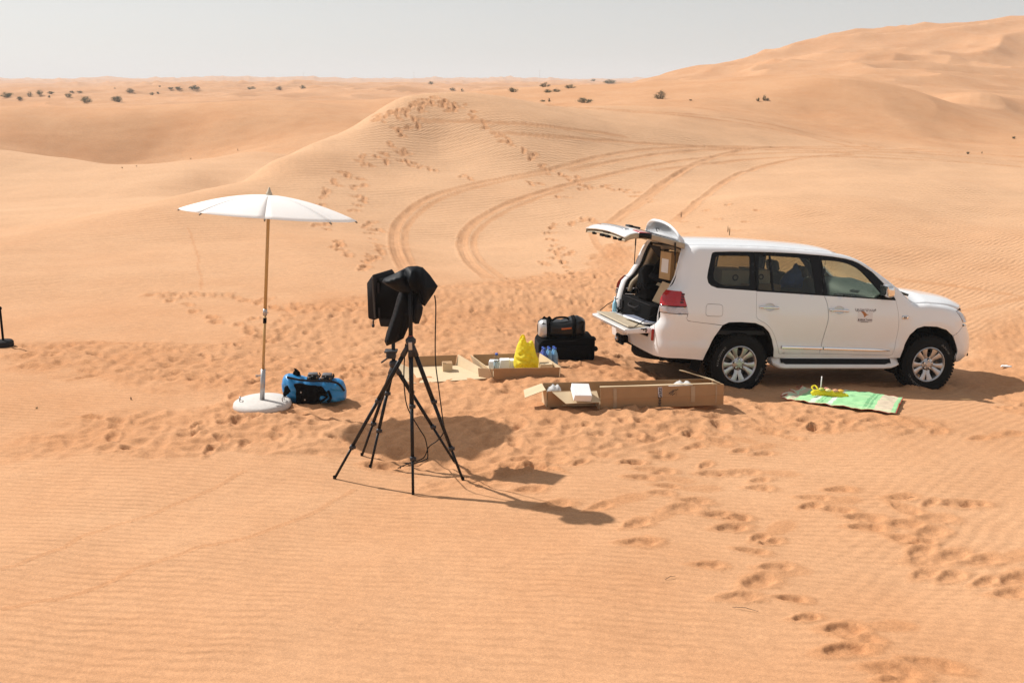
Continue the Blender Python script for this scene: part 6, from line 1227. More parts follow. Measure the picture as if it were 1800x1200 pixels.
dp = [(-.345,.03,.03,.12),(-.33,.10,.09,.12),(-.28,.14,.12,.125),(-.15,.155,.118,.125),(.0,.16,.112,.12),(.12,.165,.128,.13),(.22,.17,.142,.142),(.29,.15,.13,.135),(.325,.10,.10,.13),(.335,.03,.05,.13)]
loft('bag_body', bag_rings(.7, dp, 22, .7), mat('black shiny tarpaulin', (.008,.0085,.0095), .35, var=.2, spec=.25, bump=.003, bscale=22, coat=.2), du)
MB().grid(bag_patch(-.335, -.215, R(100), R(235), dp, .010, flat=.7, rows=6, cols=12), .006).build('silver_end', M_SILVERF, du, True)
MB().grid(bag_patch(-.02, .12, R(170), R(177), dp, .012, flat=.7, rows=6, cols=4), .006).build('orange_strap', M_ORANGE, du, True)
for x in (-.20,.16): MB().grid(bag_patch(x-.025, x+.025, R(70), R(235), dp, .014, flat=.7, rows=3, cols=16), .006).build('strap', M_BLACKF, du, True)
MB().tube(spline2([(-.14,-.05,.24),(-.08,-.07,.285),(.05,-.06,.285),(.10,-.05,.25)], 4), .015, 8, flat=((0,1,0), .5)).build('carry_handle', M_BLACKF, du, True)
for x in (-.27, -.20): MB().tube(spline2([(x,-.02,.235),(x+.02,-.02,.285),(x+.05,-.02,.235)], 4), .016, 8).build('compression_strap', M_BLACKF, du, True)
# ---------------------------------------------------------------- long carton
lbz = gh(1.5, 11.15)
lb = empty('long_carton', (1.5, 11.1, lbz)); tag(lb, 'long opened cardboard carton with folded flaps lying in front of the car', 'carton')
ang = math.atan2(.30, 1.46); ex = Vector((math.cos(ang), math.sin(ang), -.03)); ey = Vector((-math.sin(ang), math.cos(ang), -.03))
o0 = Vector((.985-1.5, 10.76-11.1, gh(1.1,10.8)-lbz+.0))          # near left corner of the tall part
def Q(a, b, h): v = o0+ex*a+ey*b; return (v.x, v.y, v.z+h)
def board2(name, c, m=M_CARD, th=.007, jag=.003): return wall_panel(*c, th=th, jag=jag).build(name, m, lb)
wall_panel(Q(-.57,.15,.012), Q(1.46,.02,.012), Q(1.46,.34,.012), Q(-.57,.36,.012), .008).build('floor', M_CARDIN, lb)
# tall near side: lower board and upper board leaning back along the crease
nl = board2('wall', (Q(0,0,0), Q(1.47,0,0), Q(1.47,-.006,.1235), Q(0,-.006,.1235)))
nu = board2('wall', (Q(0,-.006,.1225), Q(1.47,-.006,.1225), Q(1.465,.012,.242), Q(0,.012,.242)))
board2('wall', (Q(0,.16,0), Q(0,.003,0), Q(0,-.002,.12), Q(0,.16,.14)), M_CARDIN)
board2('flap', (Q(0,.016,.243), Q(1.40,.016,.243), Q(1.34,.075,.236), Q(.02,.09,.232)), M_CARDIN)
board2('wall', (Q(1.468,0,0), Q(1.468,.35,0), Q(1.47,.36,.20), Q(1.468,.015,.240)))
board2('wall', (Q(-.57,.36,0), Q(1.46,.35,0), Q(1.46,.37,.215), Q(-.57,.38,.225)), M_CARD)
board2('wall', (Q(-.57,.15,0), Q(0,.15,0), Q(0,.145,.18), Q(-.57,.145,.19)))
board2('wall', (Q(-.572,.36,0), Q(-.572,.15,0), Q(-.575,.145,.19), Q(-.575,.37,.215)), M_CARDIN)
board2('flap', (Q(-.53,.14,.192), Q(.0,.14,.182), Q(-.01,-.04,.095), Q(-.40,-.03,.09)), M_CARDIN)
board2('flap', (Q(-.585,.16,.192), Q(-.585,.36,.215), Q(-.80,.34,.150), Q(-.83,.13,.115)), M_CARDIN)
board2('flap', (Q(1.455,.06,.235), Q(1.455,.34,.215), Q(1.05,.33,.335), Q(1.08,.29,.34)), M_CARDIN)
# print and tape on the tall side
def on_face(o, a, h, tilt_up=True):
    for v in o.data.vertices:
        hh = h+v.co.y; b = (-.0045-.006*hh/.122) if hh < .123 else (-.0105+.018*(hh-.124)/.118)
        b -= .011+v.co.z
        q = Q(a+v.co.x, b-.001, hh); v.co = q
    return o
def strip(a0, a1, h0, h1, m, nm='tape_strip', z=.0):
    V, T = tri_panel([(a0,h0),(a1,h0),(a1,h1),(a0,h1)], [], .03, .02); o = from_data(nm, np.c_[V, np.full(len(V), z)], T[:, ::-1], m, lb); return on_face(o, 0, 0)
strip(.675,.725,.124,.236, M_LABEL, 'printed_label', .0); strip(.15,.19,.005,.236, M_TAPE); strip(1.07,1.12,.05,.236, M_TAPE); strip(1.37,1.385,.03,.236, M_TAPE)
t_ = text_mesh('Glatz', .060, M_INKC, parent=lb, bold=.0012)
for v in t_.data.vertices: v.co = (-v.co.y, v.co.x, .002)
on_face(t_, .699, .165)
for h0, w_ in ((.022,.034),(.040,.022),(.056,.036),(.074,.026),(.090,.030)):      # smudged print below, not readable
    on_face(from_data('smudged_print', np.array([(-w_/2,-.006,.002),(w_/2,-.005,.002),(w_/2*.8,.006,.002),(-w_/2,.005,.002)]), [(0,3,2,1)], M_INKC, lb), .699, h0)
for k, (a0, h0, a1, h1) in enumerate(((.80,.16,.86,.20),(.82,.15,.88,.205),(.84,.145,.875,.165),(.885,.21,.89,.135),(.885,.20,.915,.21))):
    V = np.array([(a0,h0,.002),(a1,h1,.002),(a1+.003,h1-.006,.002),(a0+.003,h0-.006,.002)]); on_face(from_data('pen_mark', V, [(0,3,2,1)], M_INKC, lb), 0, 0)
fb_ = MB().box((0,0,0), (.20,.22,.085), None, .006, 1).build('foam_block', M_FOAM, None, angle=40); fb_.location = tuple(lb.location+Vector(Q(-.21,.03,.195))); fb_.rotation_euler = (R(22), R(4), ang-.05); tag(fb_, 'white foam block balanced on the folded flap of the long carton', 'foam block')
for i, (a, b, w, h, lab) in enumerate(((-.46,.27,.17,.10,'crumpled clear plastic bag at the left end of the long carton'),(1.05,.24,.32,.10,'larger crumpled clear plastic bag at the right end of the long carton'))):
    o = empty('plastic_bag', tuple(lb.location+Vector(Q(a,b,.14))), ang); tag(o, lab, 'plastic bag', 'clear plastic bags in the long carton')
    ol = [(-w/2,0),(w/2,0),(w*.42,h*.5),(w*.25,h*.9),(w*.08,h*.65),(-.02,h*1.05),(-w*.25,h*.6),(-w*.45,h*.55)]
    pillow('film', ol, .07, None, M_BAGCLR, o, .022, .03, 4+i, .5, 0, 1, .05)
# ---------------------------------------------------------------- towel, food wrapper, straw, litter
def towel():
    N_, M_ = 70, 46
    near = spline2([(3.27,11.72),(3.56,11.36),(3.90,11.03),(4.31,10.76)], 24); far = spline2([(3.78,12.62),(4.10,12.36),(4.50,12.22),(4.86,11.95)], 24)
    P = np.zeros((N_, M_, 3)); uv = []
    for i in range(N_):
        s_ = i/(N_-1); a = np.array(near[int(s_*(len(near)-1))]); b = np.array(far[int(s_*(len(far)-1))])
        for j in range(M_):
            t = j/(M_-1); p = a+(b-a)*t
            if s_ < .14: p = p+np.array([.06*math.sin(t*17)*(1-s_/.14), .02*math.sin(t*9)])
            P[i, j, :2] = p
    fold = .022*np.exp(-((np.linspace(0, 1, M_)[None]-.30-.10*np.linspace(0, 1, N_)[:,None])/.035)**2)*np.linspace(.1, 1, N_)[:,None]
    wr = .010*vnoise(P[...,0]/.16, P[...,1]/.07, 91)+.007*vnoise(P[...,0]/.06+9, P[...,1]/.09, 92)+.022*np.abs(vnoise(P[...,0]/.22, P[...,1]/.2, 93))
    bunch = .035*np.clip(1-np.linspace(0, 1, N_)/.16, 0, 1)[:,None]*np.abs(np.sin(np.linspace(0, 1, M_)*13))[None]
    P[...,2] = height(P[...,0], P[...,1])+.022+wr+fold+bunch
    c = np.array([4.05, 11.6, 0.]); base = P-c
    idx = np.arange(N_*M_).reshape(N_, M_)
    F = [(idx[i,j], idx[i+1,j], idx[i+1,j+1], idx[i,j+1]) for i in range(N_-1) for j in range(M_-1)]
    root = empty('beach_towel', tuple(c)); tag(root, 'green and beige patterned towel with red hem spread on the sand by the car', 'towel')
    o = from_data('cloth', base.reshape(-1, 3), F, None, root, True)
    ul = o.data.uv_layers.new(name='UV'); U = np.array([(i/(N_-1), j/(M_-1)) for i in range(N_) for j in range(M_)])
    li = np.zeros(len(o.data.loops), int); o.data.loops.foreach_get('vertex_index', li); ul.data.foreach_set('uv', U[li].astype(np.float32).ravel())
    so = o.modifiers.new('thick', 'SOLIDIFY'); so.thickness = .005; so.offset = 1
    m = bpy.data.materials.new('green woven towel'); m.use_nodes = True; t = m.node_tree; Nn = t.nodes.new; L = t.links.new; b = t.nodes['Principled BSDF']; setp(b, Roughness=.95)
    uvn = Nn('ShaderNodeUVMap'); sp = Nn('ShaderNodeSeparateXYZ'); L(uvn.outputs[0], sp.inputs[0])
    r = Nn('ShaderNodeValToRGB'); r.color_ramp.interpolation = 'CONSTANT'; e = r.color_ramp.elements
    G1, G2, G3, BE, PA = (.28,.55,.27,1), (.16,.40,.18,1), (.48,.64,.44,1), (.55,.45,.33,1), (.52,.62,.54,1)
    stops = [(0,BE),(.07,G3),(.10,BE),(.16,G1),(.30,PA),(.345,G1),(.36,G2),(.375,G1),(.39,G2),(.405,G1),(.45,PA),(.50,G1),(.74,G2),(.765,G1),(.775,G2),(.79,G1),(.82,BE),(.95,G1)]
    e[0].position = 0; e[0].color = BE; e[1].position = stops[1][0]; e[1].color = stops[1][1]
    for p_, c_ in stops[2:]:
        q = e.new(p_); q.color = c_
    L(sp.outputs[0], r.inputs[0])
    r2 = Nn('ShaderNodeValToRGB'); r2.color_ramp.interpolation = 'CONSTANT'; e2 = r2.color_ramp.elements; e2[0].color = (.72,.72,.5,1); e2[1].position = .10; e2[1].color = (0,0,0,1)
    for p_, v_ in ((.20,.5),(.24,0),(.55,.6),(.60,0),(.88,.6),(.93,0)):
        q = e2.new(p_); q.color = (v_, v_, v_, 1)
    L(sp.outputs[1], r2.inputs[0])
    mx = Nn('ShaderNodeMix'); mx.data_type = 'RGBA'; L(r2.outputs[0], mx.inputs[0]); L(r.outputs[0], mx.inputs[6]); mx.inputs[7].default_value = (.45,.60,.33,1)
    ml = Nn('ShaderNodeMath'); ml.operation = 'MULTIPLY'; L(r2.outputs[0], ml.inputs[0]); ml.inputs[1].default_value = .55; L(ml.outputs[0], mx.inputs[0])
    nz = Nn('ShaderNodeTexNoise'); nz.inputs['Scale'].default_value = 300; bp = Nn('ShaderNodeBump'); bp.inputs['Distance'].default_value = .002; L(nz.outputs[0], bp.inputs['Height']); L(bp.outputs[0], b.inputs['Normal'])
    L(mx.outputs[2], b.inputs['Base Color']); o.data.materials.append(m)
    mr = mat('red hem', (.40,.035,.025), .9)
    for ed in (base[:,0], base[:,-1], base[0], base[-1]):
        MB().tube([tuple(p+np.array([0,0,.004])) for p in ed], .0055, 6, flat=((0,0,1), .5)).build('hem', mr, root, True)
    return root, P
tw, TP = towel()
fz = float(TP[34,24,2])
fw = empty('food_wrapper', (3.87, 11.72, fz+.005), R(-22)); tag(fw, 'curved bright yellow food wrapper lying on the green towel', 'wrapper')
wo = [(-.215,.075),(-.19,.085),(-.165,.055),(-.13,.02),(-.06,.0),(.02,.005),(.09,.02),(.16,.03),(.215,.03),(.22,.01),(.17,-.02),(.08,-.055),(-.02,-.075),(-.11,-.065),(-.18,-.03),(-.215,.02),(-.225,.05)]
pillow('wrapper_film', wo, .045, Matrix.Translation((0,0,.045)) @ Matrix.Rotation(math.pi/2*.93, 4, 'X') @ Matrix.Diagonal((1,1,1,1)), M_YELLOW, fw, .016, .014, 3, .6, 1, .9, .05)
MB().tube(spline2([(-.20,.06,.05),(-.225,.085,.08),(-.19,.10,.10),(-.15,.06,.07)], 4), .010, 7, flat=((0,1,0), .4)).build('wrapper_loop', M_YELLOW, fw, True)
fr_rng = random.Random(12)
for i, (x, y, col, lab) in enumerate(((-.10,.0,(.45,.50,.08),'greenish fruit scrap in the yellow wrapper'),(-.02,-.01,(.80,.66,.30),'pale cream fruit scrap in the middle of the yellow wrapper'),(.06,.0,(.62,.30,.16),'reddish fruit scrap next to the cream one'),(.12,.01,(.80,.42,.05),'orange peel at the tapered end of the yellow wrapper'),(-.05,.03,(.55,.22,.15),'dark red fruit scrap at the back of the yellow wrapper'))):
    pos = fw.matrix_basis @ Vector((x, y+.0, .092))
    bm_ = bmesh.new(); bmesh.ops.create_icosphere(bm_, subdivisions=2, radius=.030)
    for v in bm_.verts: v.co = Vector((v.co.x*1.25, v.co.y, v.co.z*.62))*(1+.25*math.sin(v.co.x*160+i)*math.cos(v.co.y*130))
    me_ = bpy.data.meshes.new('fruit_scrap'); bm_.to_mesh(me_); bm_.free(); o = link('fruit_scrap', me_, mat('fruit flesh %d' % i, col, .45, var=.2, scale=30)); o.location = pos; tag(o, lab, 'fruit scrap', 'fruit scraps on the towel')
st = MB().tube([(0,0,0),(.004,.0,.20)], .007, 8).build('drinking_straw', mat('white plastic', (.80,.80,.80), .4), None, True); st.location = tuple(fw.matrix_basis @ Vector((-.115,.01,.05))); tag(st, 'white plastic straw standing up from the yellow wrapper', 'straw')
o = pillow('paper_scrap', [(-.09,0),(.08,-.01),(.10,.03),(.02,.05),(-.06,.04)], .015, Matrix.Translation((7.50,14.72,gh(7.5,14.72)+.01)) @ Matrix.Rotation(-math.pi/2*.8, 4, 'X'), M_FOAM, None, .03, .01, 2); tag(o, 'scrap of white paper on the sand beyond the car bonnet', 'paper')
# ---------------------------------------------------------------- cargo in the car (top-level things standing in it)
def in_car(name, loc, label, cat, rot=(0,0,0), group=None):
    e = bpy.data.objects.new(name, None); COL.objects.link(e); e.matrix_world = CAR_M @ Matrix.Translation(loc) @ Euler(rot, 'XYZ').to_matrix().to_4x4(); e.empty_display_size = .1
    return tag(e, label, cat, group)
def carton(loc, size, label, rot=(0,0,0), m=M_CARD, lab=False, mark=None):
    e = in_car('carton', loc, label, 'carton', rot, 'cartons loaded in the car')
    MB().box((0,0,size[2]/2), size, None, .003, 1).build('carton_body', m, e)
    MB().box((0,0,size[2]+.001), (size[0]*1.002,.05,.003)).build('tape_strip', M_TAPE, e)
    if lab: MB().box((-size[0]/2-.002,0,size[2]*.5), (.003,size[1]*.62,size[2]*.5)).build('shipping_label', M_FOAM, e)
    if mark:
        MB().lathe([(mark*.55,0),(mark,0)], 20, Matrix.Translation((0,-size[1]/2-.002,size[2]*.5)) @ Matrix.Rotation(math.pi/2, 4, 'X')).build('printed_mark', M_INKC, e)
    return e
carton((-.70,-.10,1.40), (.20,.28,.37), 'tall cardboard carton with white label, at the top of the load', (0,0,.15), mat('tan cardboard', (.50,.34,.17), .85), True)
carton((-.66,-.42,1.37), (.24,.20,.27), 'smaller carton beside the tall one near the right strut', (0,.1,-.3), mat('light tan cardboard', (.52,.36,.18), .85))
carton((-.10,-.36,.985), (.62,.60,.415), 'large brown carton low behind the rear side window', mark=.05, m=mat('mid tan cardboard', (.48,.33,.17), .85)); carton((-.10,.30,.83), (.9,.62,.55), 'wide brown carton on the far side of the load floor')
carton((.02,-.35,1.402), (.40,.45,.19), 'flat pale carton with round mark, upper row behind the side windows', m=mat('pale grey carton', (.58,.58,.54), .8), mark=.045)
carton((.38,-.38,1.02), (.55,.55,.40), 'brown carton on the folded rear seat with faint print', mark=.03, m=mat('mid tan cardboard two', (.46,.31,.16), .85)); carton((.40,-.36,1.424), (.28,.40,.18), 'small pale carton on top, behind the rear door window', m=mat('pale grey carton two', (.58,.58,.54), .8), mark=.04)
carton((-.78,-.30,1.02), (.36,.34,.30), 'light carton leaning behind the right tail lamp', (.1,.45,.3), M_CARDIN)
carton((-.80,.10,1.14), (.10,.20,.20), 'small pale carton tilted on the black case', (.2,.6,.4), M_CARDIN)
bs = in_car('equipment_case', (-.92,.06,.835), 'black soft equipment case at the edge of the open boot', 'case')
slab_loft('case_body', rounded([(-.22,0),(.24,0),(.24,.25),(-.20,.25)], .035, 3), [-.58,-.56,.52,.54], M_BLACKF, bs, [.95,1,1,.95])
MB().box((-.225,.48,.13), (.02,.10,.12), None, .004, 1).build('buckle_panel', M_GREYF, bs); MB().tube(spline2([(-.22,-.2,.20),(-.26,-.15,.17),(-.26,.1,.17),(-.22,.15,.20)], 4), .012, 8).build('carry_handle', M_GREYF, bs, True)
MB().tube([(-.20,-.55,.255),(-.20,.50,.255)], .006, 6).build('zip', M_GREYF, bs)
cb = in_car('camera_bag', (-.86,.10,1.085), 'rounded black camera bag on top of the black case', 'camera bag')
loft('bag_body', [[(x*s_, y*s_, z) for x, y in rounded([(-.15,-.20),(.15,-.20),(.15,.20),(-.15,.20)], .07, 4)] for z, s_ in ((0,.96),(.05,1.04),(.14,1.02),(.185,.85),(.20,.5))], M_BLACKF, cb)
MB().tube(spline2([(-.15,.12,.12),(-.20,.10,.19),(-.17,0,.22),(-.15,-.08,.16)], 4), .012, 8).build('strap', M_GREYF, cb, True)
lp = in_car('lamp_head', (-.74,.20,1.58), 'black folded lamp head hanging above the camera bag in the boot', 'lamp head', (0,.5,.4))
MB().lathe([(0,-.17),(.05,-.165),(.06,-.05),(.045,.05),(.03,.09),(0,.10)], 18).build('lamp_barrel', M_BLACKF, lp, True); MB().hexa([(-.02,-.02,.06),(.02,-.02,.06),(.02,.02,.06),(-.02,.02,.06),(-.22,-.10,.16),(-.18,.16,.19),(-.16,.17,.17),(-.20,-.10,.13)]).build('barn_door', M_CLOTHB, lp)
pm = in_car('magazine', (-1.16,-.28,.850), 'glossy magazine lying on the lowered tailgate edge', 'magazine', (0,.05,.1)); MB().box((0,0,.02), (.22,.62,.028), None, .004, 1).build('pages', M_FOAM, pm); MB().box((0,0,.036), (.222,.622,.004)).build('cover', mat('blue grey printed cover', (.30,.34,.45), .25, var=.5, scale=9), pm)
sb = in_car('spray_bottle', (-1.22,.60,.842), 'small pale blue bottle standing on the lowered tailgate', 'bottle'); MB().lathe([(0,0),(.028,0),(.032,.01),(.032,.12),(.02,.15),(.012,.155),(.012,.19),(0,.19)], 16).build('bottle_body', mat('pale blue plastic', (.30,.62,.80), .25), sb, True); MB().lathe([(0,.185),(.016,.187),(.016,.215),(0,.217)], 12).build('cap', M_FOAM, sb, True)
bb = in_car('plastic_bag', (.98,-.40,1.35), 'knotted blue plastic bag behind the rear door window', 'plastic bag')
pillow('bag_body', [(-.19,0),(.17,0),(.20,.10),(.15,.22),(.06,.28),(.04,.34),(-.01,.35),(-.03,.28),(-.13,.21),(-.20,.10)], .12, None, mat('blue bag film', (.02,.13,.62), .3, var=.25, scale=20), bb, .03, .03, 6, .5, 1)
sk = in_car('plastic_bag', (.95,-.40,1.06), 'pale bundle of clothes under the blue bag in the car', 'bundle'); pillow('bundle', [(-.25,0),(.25,0),(.28,.15),(.20,.28),(0,.30),(-.2,.28),(-.28,.15)], .2, None, mat('olive grey cloth', (.12,.13,.10), .9), sk, .04, .04, 8, .5, 1); sk.name = 'cloth_bundle'

gb = in_car('gear_bag', (-.66,.47,.835), 'tall black gear bag packed against the far side of the boot', 'bag', (0,-.06,.1))
loft('bag_body', [[(x*s_, y*s_, z) for x, y in rounded([(-.22,-.18),(.22,-.18),(.22,.18),(-.22,.18)], .06, 4)] for z, s_ in ((0,.96),(.08,1.03),(.40,1.0),(.62,.9),(.70,.6))], M_BLACKF, gb)
MB().tube(spline2([(-.22,-.10,.30),(-.27,-.08,.38),(-.27,.06,.38),(-.22,.09,.30)], 4), .014, 8).build('carry_handle', M_GREYF, gb, True)
fs_ = in_car('folded_softbox', (-.62,.18,1.30), 'folded black softbox lying across the top of the boot load', 'softbox', (.25,.35,.6))
slab_loft('softbox_body', rounded([(-.26,-.03),(.24,-.05),(.20,.10),(-.18,.12)], .03, 3), [-.20,-.17,.17,.20], M_CLOTHB, fs_, [.8,1,1,.85])
MB().tube([(-.25,-.1,.06),(.22,.12,.07)], .012, 8).build('softbox_rod', M_CASTING, fs_, True)
BUSHES = [(-91.62,188.08,2.58,0.93),(-87.94,185.21,1.42,0.71),(-95.33,205.17,1.24,1.35),(-93.78,206.36,1.81,0.90),(-93.76,210.66,1.73,0.58),(-83.86,188.02,0.83,0.52),(-79.80,186.49,1.53,0.92),(-102.01,240.53,1.32,0.53),(-100.62,241.30,1.45,0.53),(-68.36,166.40,2.01,1.19),(-63.21,165.85,2.28,1.00),(-89.73,244.05,2.27,1.20),(-74.02,213.28,1.05,0.70),(-84.35,247.43,1.08,0.54),(-85.06,258.93,1.70,0.71),(-83.28,259.10,2.27,0.85),(-79.54,260.34,3.14,1.14),(-89.99,265.68,0.87,0.44),(-99.39,260.11,0.57,0.28),(-68.87,274.64,2.41,0.90),(-64.59,288.39,2.05,1.26),(-49.48,245.64,1.61,0.94),(-29.64,381.68,2.50,1.04),(-14.56,253.15,1.80,0.69),(-12.11,251.30,0.96,0.83),(0.10,95.10,1.09,0.47),(3.18,100.11,1.10,0.49),(3.11,91.59,0.90,0.35),(3.99,93.33,0.82,0.36),(5.40,96.70,1.11,0.37),(2.40,80.88,0.44,0.18),(2.87,80.46,0.27,0.31),(5.33,76.40,1.34,0.42),(43.77,560.19,3.37,1.22),(35.22,372.39,5.09,1.63),(10.92,76.25,1.09,0.63),(17.75,74.82,0.33,0.33),(18.26,75.06,0.33,0.49),(18.50,75.07,0.37,0.21),(12.65,73.35,0.20,0.12),(34.18,69.93,0.31,0.19),(25.81,57.94,0.23,0.19),(27.08,58.95,0.07,0.13)]
TUFTS = [(-17.53,65.46,0.11,0.22),(-17.52,45.83,0.13,0.10),(-17.21,46.75,0.10,0.10),(-20.77,66.03,0.15,0.15),(5.79,26.93,0.05,0.21),(5.68,26.20,0.06,0.24),(5.21,31.04,0.05,0.18),(-5.36,10.84,0.08,0.03),(-4.44,11.21,0.02,0.05)]
SHRUB_LABELS = ['broad grey-green shrub on the far left dunes, first from the left', 'low grey-green shrub on the far left dunes, second from the left', 'small grey-green shrub on the far left dunes, third from the left', 'low grey-green shrub on the far left dunes, fourth from the left', 'low grey-green shrub on the far left dunes, sixth from the left', 'small grey-green shrub on the far left dunes, fifth from the left', 'rounded grey-green shrub on the far left dunes, seventh from the left', 'small grey-green shrub on the far left dunes, eighth from the left', 'small grey-green shrub on the far left dunes, ninth from the left', 'broad grey-green shrub on the far left dunes, tenth from the left', 'broad grey-green shrub left of the parasol top on the horizon dunes, second from the left', 'low grey-green shrub left of the parasol top on the horizon dunes, third from the left', 'small grey-green shrub left of the parasol top on the horizon dunes, fourth from the left', 'small grey-green shrub left of the parasol top on the horizon dunes, fifth from the left', 'low grey-green shrub left of the parasol top on the horizon dunes, seventh from the left', 'low grey-green shrub left of the parasol top on the horizon dunes, eighth from the left', 'broad grey-green shrub left of the parasol top on the horizon dunes, ninth from the left', 'tiny grey-green shrub left of the parasol top on the horizon dunes, sixth from the left', 'tiny grey-green shrub left of the parasol top on the horizon dunes, first from the left', 'low grey-green shrub on the horizon dunes above the parasol, first from the left', 'rounded grey-green shrub on the horizon dunes above the parasol, second from the left', 'rounded grey-green shrub on the horizon dunes above the parasol, third from the left', 'low grey-green shrub just beyond the trampled dune crest, first from the left', 'low grey-green shrub just beyond the trampled dune crest, second from the left', 'small grey-green shrub just beyond the trampled dune crest, third from the left', 'broad grey-green shrub right of the trampled dune crest, first from the left', 'low grey-green shrub right of the trampled dune crest, third from the left', 'low grey-green shrub right of the trampled dune crest, fourth from the left', 'low grey-green shrub right of the trampled dune crest, sixth from the left', 'broad grey-green shrub right of the trampled dune crest, seventh from the left', 'small grey-green shrub right of the trampled dune crest, second from the left', 'tiny grey-green shrub right of the trampled dune crest, fifth from the left', 'broad grey-green shrub right of the trampled dune crest, eighth from the left', 'small grey-green shrub right of the trampled dune crest, ninth from the left', 'broad grey-green shrub right of the trampled dune crest, tenth from the left', 'broad grey-green shrub below the foot of the large dune, first from the left', 'small grey-green shrub below the foot of the large dune, third from the left', 'small grey-green shrub below the foot of the large dune, fourth from the left', 'small grey-green shrub below the foot of the large dune, fifth from the left', 'tiny grey-green shrub below the foot of the large dune, second from the left', 'small grey-green shrub in the hollow at the right edge, third from the left', 'small grey-green shrub in the hollow at the right edge, first from the left', 'tiny grey-green shrub in the hollow at the right edge, second from the left']
TUFT_LABELS = ['tiny dry tuft in the hollow above the parasol', 'tiny dry tuft at the foot of the left slip face', 'second tiny tuft along the foot of the left slip face', 'tiny dry tuft right of the slip face foot', 'thin dry stalks above the car roof, the farther pair', 'thin dry stalks above the car roof, the nearer pair', 'single dry stalk just above the open hatch', 'small dark dry twig clump on the smooth sand at left', 'pale thin stalk standing left of the parasol stand']
# ---------------------------------------------------------------- desert shrubs
M_LEAF = [mat('grey green shrub leaf %d' % i, c, .9, var=.3, scale=3, spec=.1) for i, c in enumerate(((.165,.178,.105),(.140,.152,.095),(.180,.180,.125)))]
M_TWIG = mat('dry twig', (.16,.11,.07), .9, var=.2); M_STRAW = mat('dry straw grass', (.22,.17,.08), .9, var=.2)
HOW = ['low spreading','rounded','tall ragged','small sparse','wide flat-topped','dense dark']
def shrub(i, x, y, w, h):
    rg = random.Random(100+i)
    z = float(height(np.array([x]), np.array([y]))[0])-.05*h
    e = empty('desert_shrub', (x, y, z), rg.uniform(0, 6.28))
    m = M_LEAF[i % 3]; kind = rg.random()
    st = MB(); n_st = rg.randint(12, 17); tips = []
    for k in range(n_st):
        a = rg.uniform(0, 6.28); q = rg.random()**.5*w*.47; hh = h*rg.uniform(.75, 1.0)*max(.25, 1-.75*(q/(w*.5))**2)
        tip = Vector((math.cos(a)*q, math.sin(a)*q*.8, hh)); base = Vector((tip.x*.4, tip.y*.4, 0)); mid = base.lerp(tip, .5)+Vector((0,0,hh*.12))
        st.tube([base, mid, tip], [.012*w+.01, .009*w+.006, .004*w+.002], 4); tips.append((base, mid, tip))
    st.build('stem', M_TWIG, e)
    V, F = [], []
    n = int(min(1300, 500+260*w))
    for k in range(n):
        b, mid, tip = tips[rg.randrange(n_st)]; t = rg.random()**.6
        p = (b.lerp(mid, t*2) if t < .5 else mid.lerp(tip, t*2-1))+Vector((rg.gauss(0, .075*w), rg.gauss(0, .07*w), rg.gauss(0, .07*h)))
        p.z = max(p.z, .02*h)
        s = rg.uniform(.04, .085)*(.32*w+.25*h+.08)
        up_ = Vector((p.x*.8, p.y*.8, h*.8+rg.gauss(0, .3*h))).normalized(); sd_ = Vector((rg.gauss(0,1), rg.gauss(0,1), rg.gauss(0,.4))).cross(up_); sd_ = sd_.normalized() if sd_.length > 1e-6 else Vector((1,0,0))
        i0 = len(V); V += [p-sd_*s*.30, p+sd_*s*.30, p+up_*s*1.5+sd_*s*.1, p+up_*s*1.3-sd_*s*.12]; F.append((i0, i0+1, i0+2, i0+3))
    from_data('foliage', V, F, m, e)
    return e
names_near = []
order = sorted(range(len(BUSHES)), key=lambda i: BUSHES[i][0]/BUSHES[i][1])
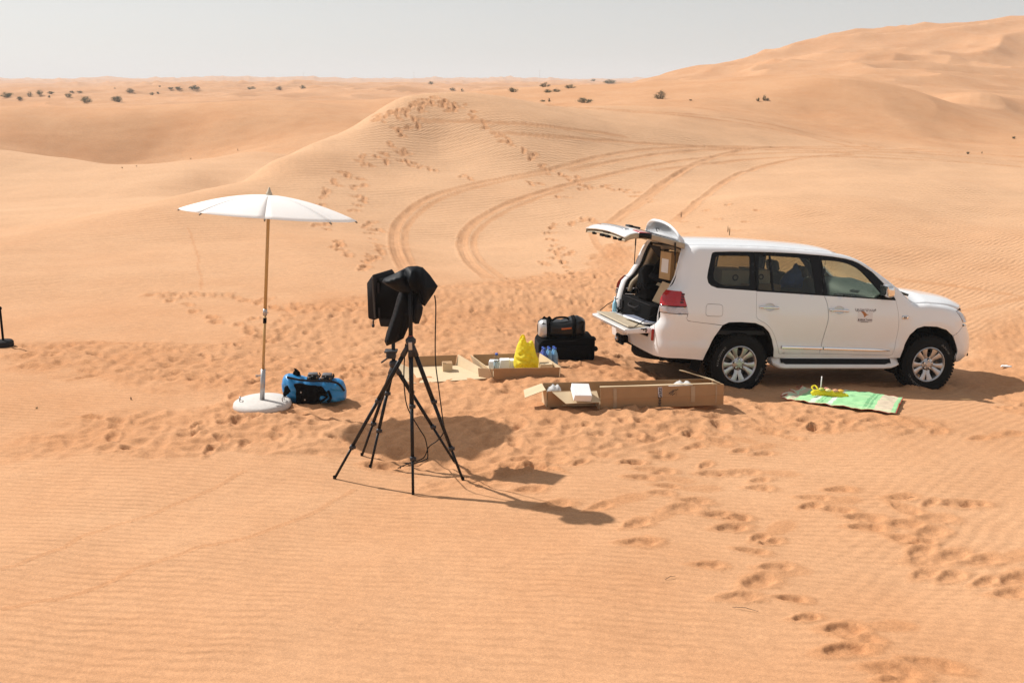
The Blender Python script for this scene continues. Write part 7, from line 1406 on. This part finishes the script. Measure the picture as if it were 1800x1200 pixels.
for i, (x, y, w, h) in enumerate(BUSHES):
    e = shrub(i, x, y, w, h)
    tag(e, SHRUB_LABELS[i], 'shrub', 'desert shrubs dotted over the far sand')
def tuft(i, x, y, w, h):
    rg = random.Random(300+i); z = gh(x, y)-.01
    mb = MB()
    for k in range(7):
        a = rg.uniform(0, 6.28); q = rg.uniform(.2, 1)*w*.5; hh = h*rg.uniform(.5, 1)
        mb.tube([(math.cos(a)*q*.2, math.sin(a)*q*.2, 0), (math.cos(a)*q*.5, math.sin(a)*q*.5, hh*.6), (math.cos(a)*q, math.sin(a)*q, hh)], [.006+.002*w, .004, .001], 4)
    o = mb.build('grass_tuft', M_STRAW if i % 2 else M_TWIG, None); o.location = (x, y, z); return o
for i, (x, y, w, h) in enumerate(TUFTS):
    o = tuft(i, x, y, w, h); tag(o, TUFT_LABELS[i], 'grass tuft', 'dry tufts on the sand')
# far power poles on the skyline
for i, (px_x, py_y, h) in enumerate(((40., 1500., 13.), (-330., 1650., 14.), (-160., 1700., 13.))):
    z = float(height(np.array([px_x]), np.array([py_y]))[0])
    e = empty('power_pole', (px_x, py_y, z-.5)); tag(e, ('thin power pole on the skyline above the dune crest','thin power pole on the skyline, leftmost of the three','thin power pole on the skyline, the middle of the three')[i], 'pole', 'power poles on the skyline')
    MB().tube([(0,0,0),(0,0,h)], [.28,.2], 6).build('mast', M_GALV, e); MB().box((0,0,h-1.2), (3.2,.25,.3)).build('cross_arm', M_GALV, e)
# dark grains and twigs near the camera
for i, (x, y, L_, a) in enumerate(((1.114,6.46,.09,.5),(1.535,5.985,.17,-.35),(3.45,8.1,.08,.3))):
    mb = MB(); z = gh(x, y)+.008; mb.tube([(-L_/2*math.cos(a), -L_/2*math.sin(a), 0), (0,0,.012), (L_/2*math.cos(a), L_/2*math.sin(a), 0)], [.0018,.0025,.0012], 5)
    o = mb.build('twig', M_TWIG, None); o.location = (x, y, z); tag(o, ('short dry twig on the smooth sand left of the footprint trail','long thin twig lying beside the nearest deep footprints','small twig on the rippled sand at the right')[i], 'twig', 'dry twigs on the sand')
# done
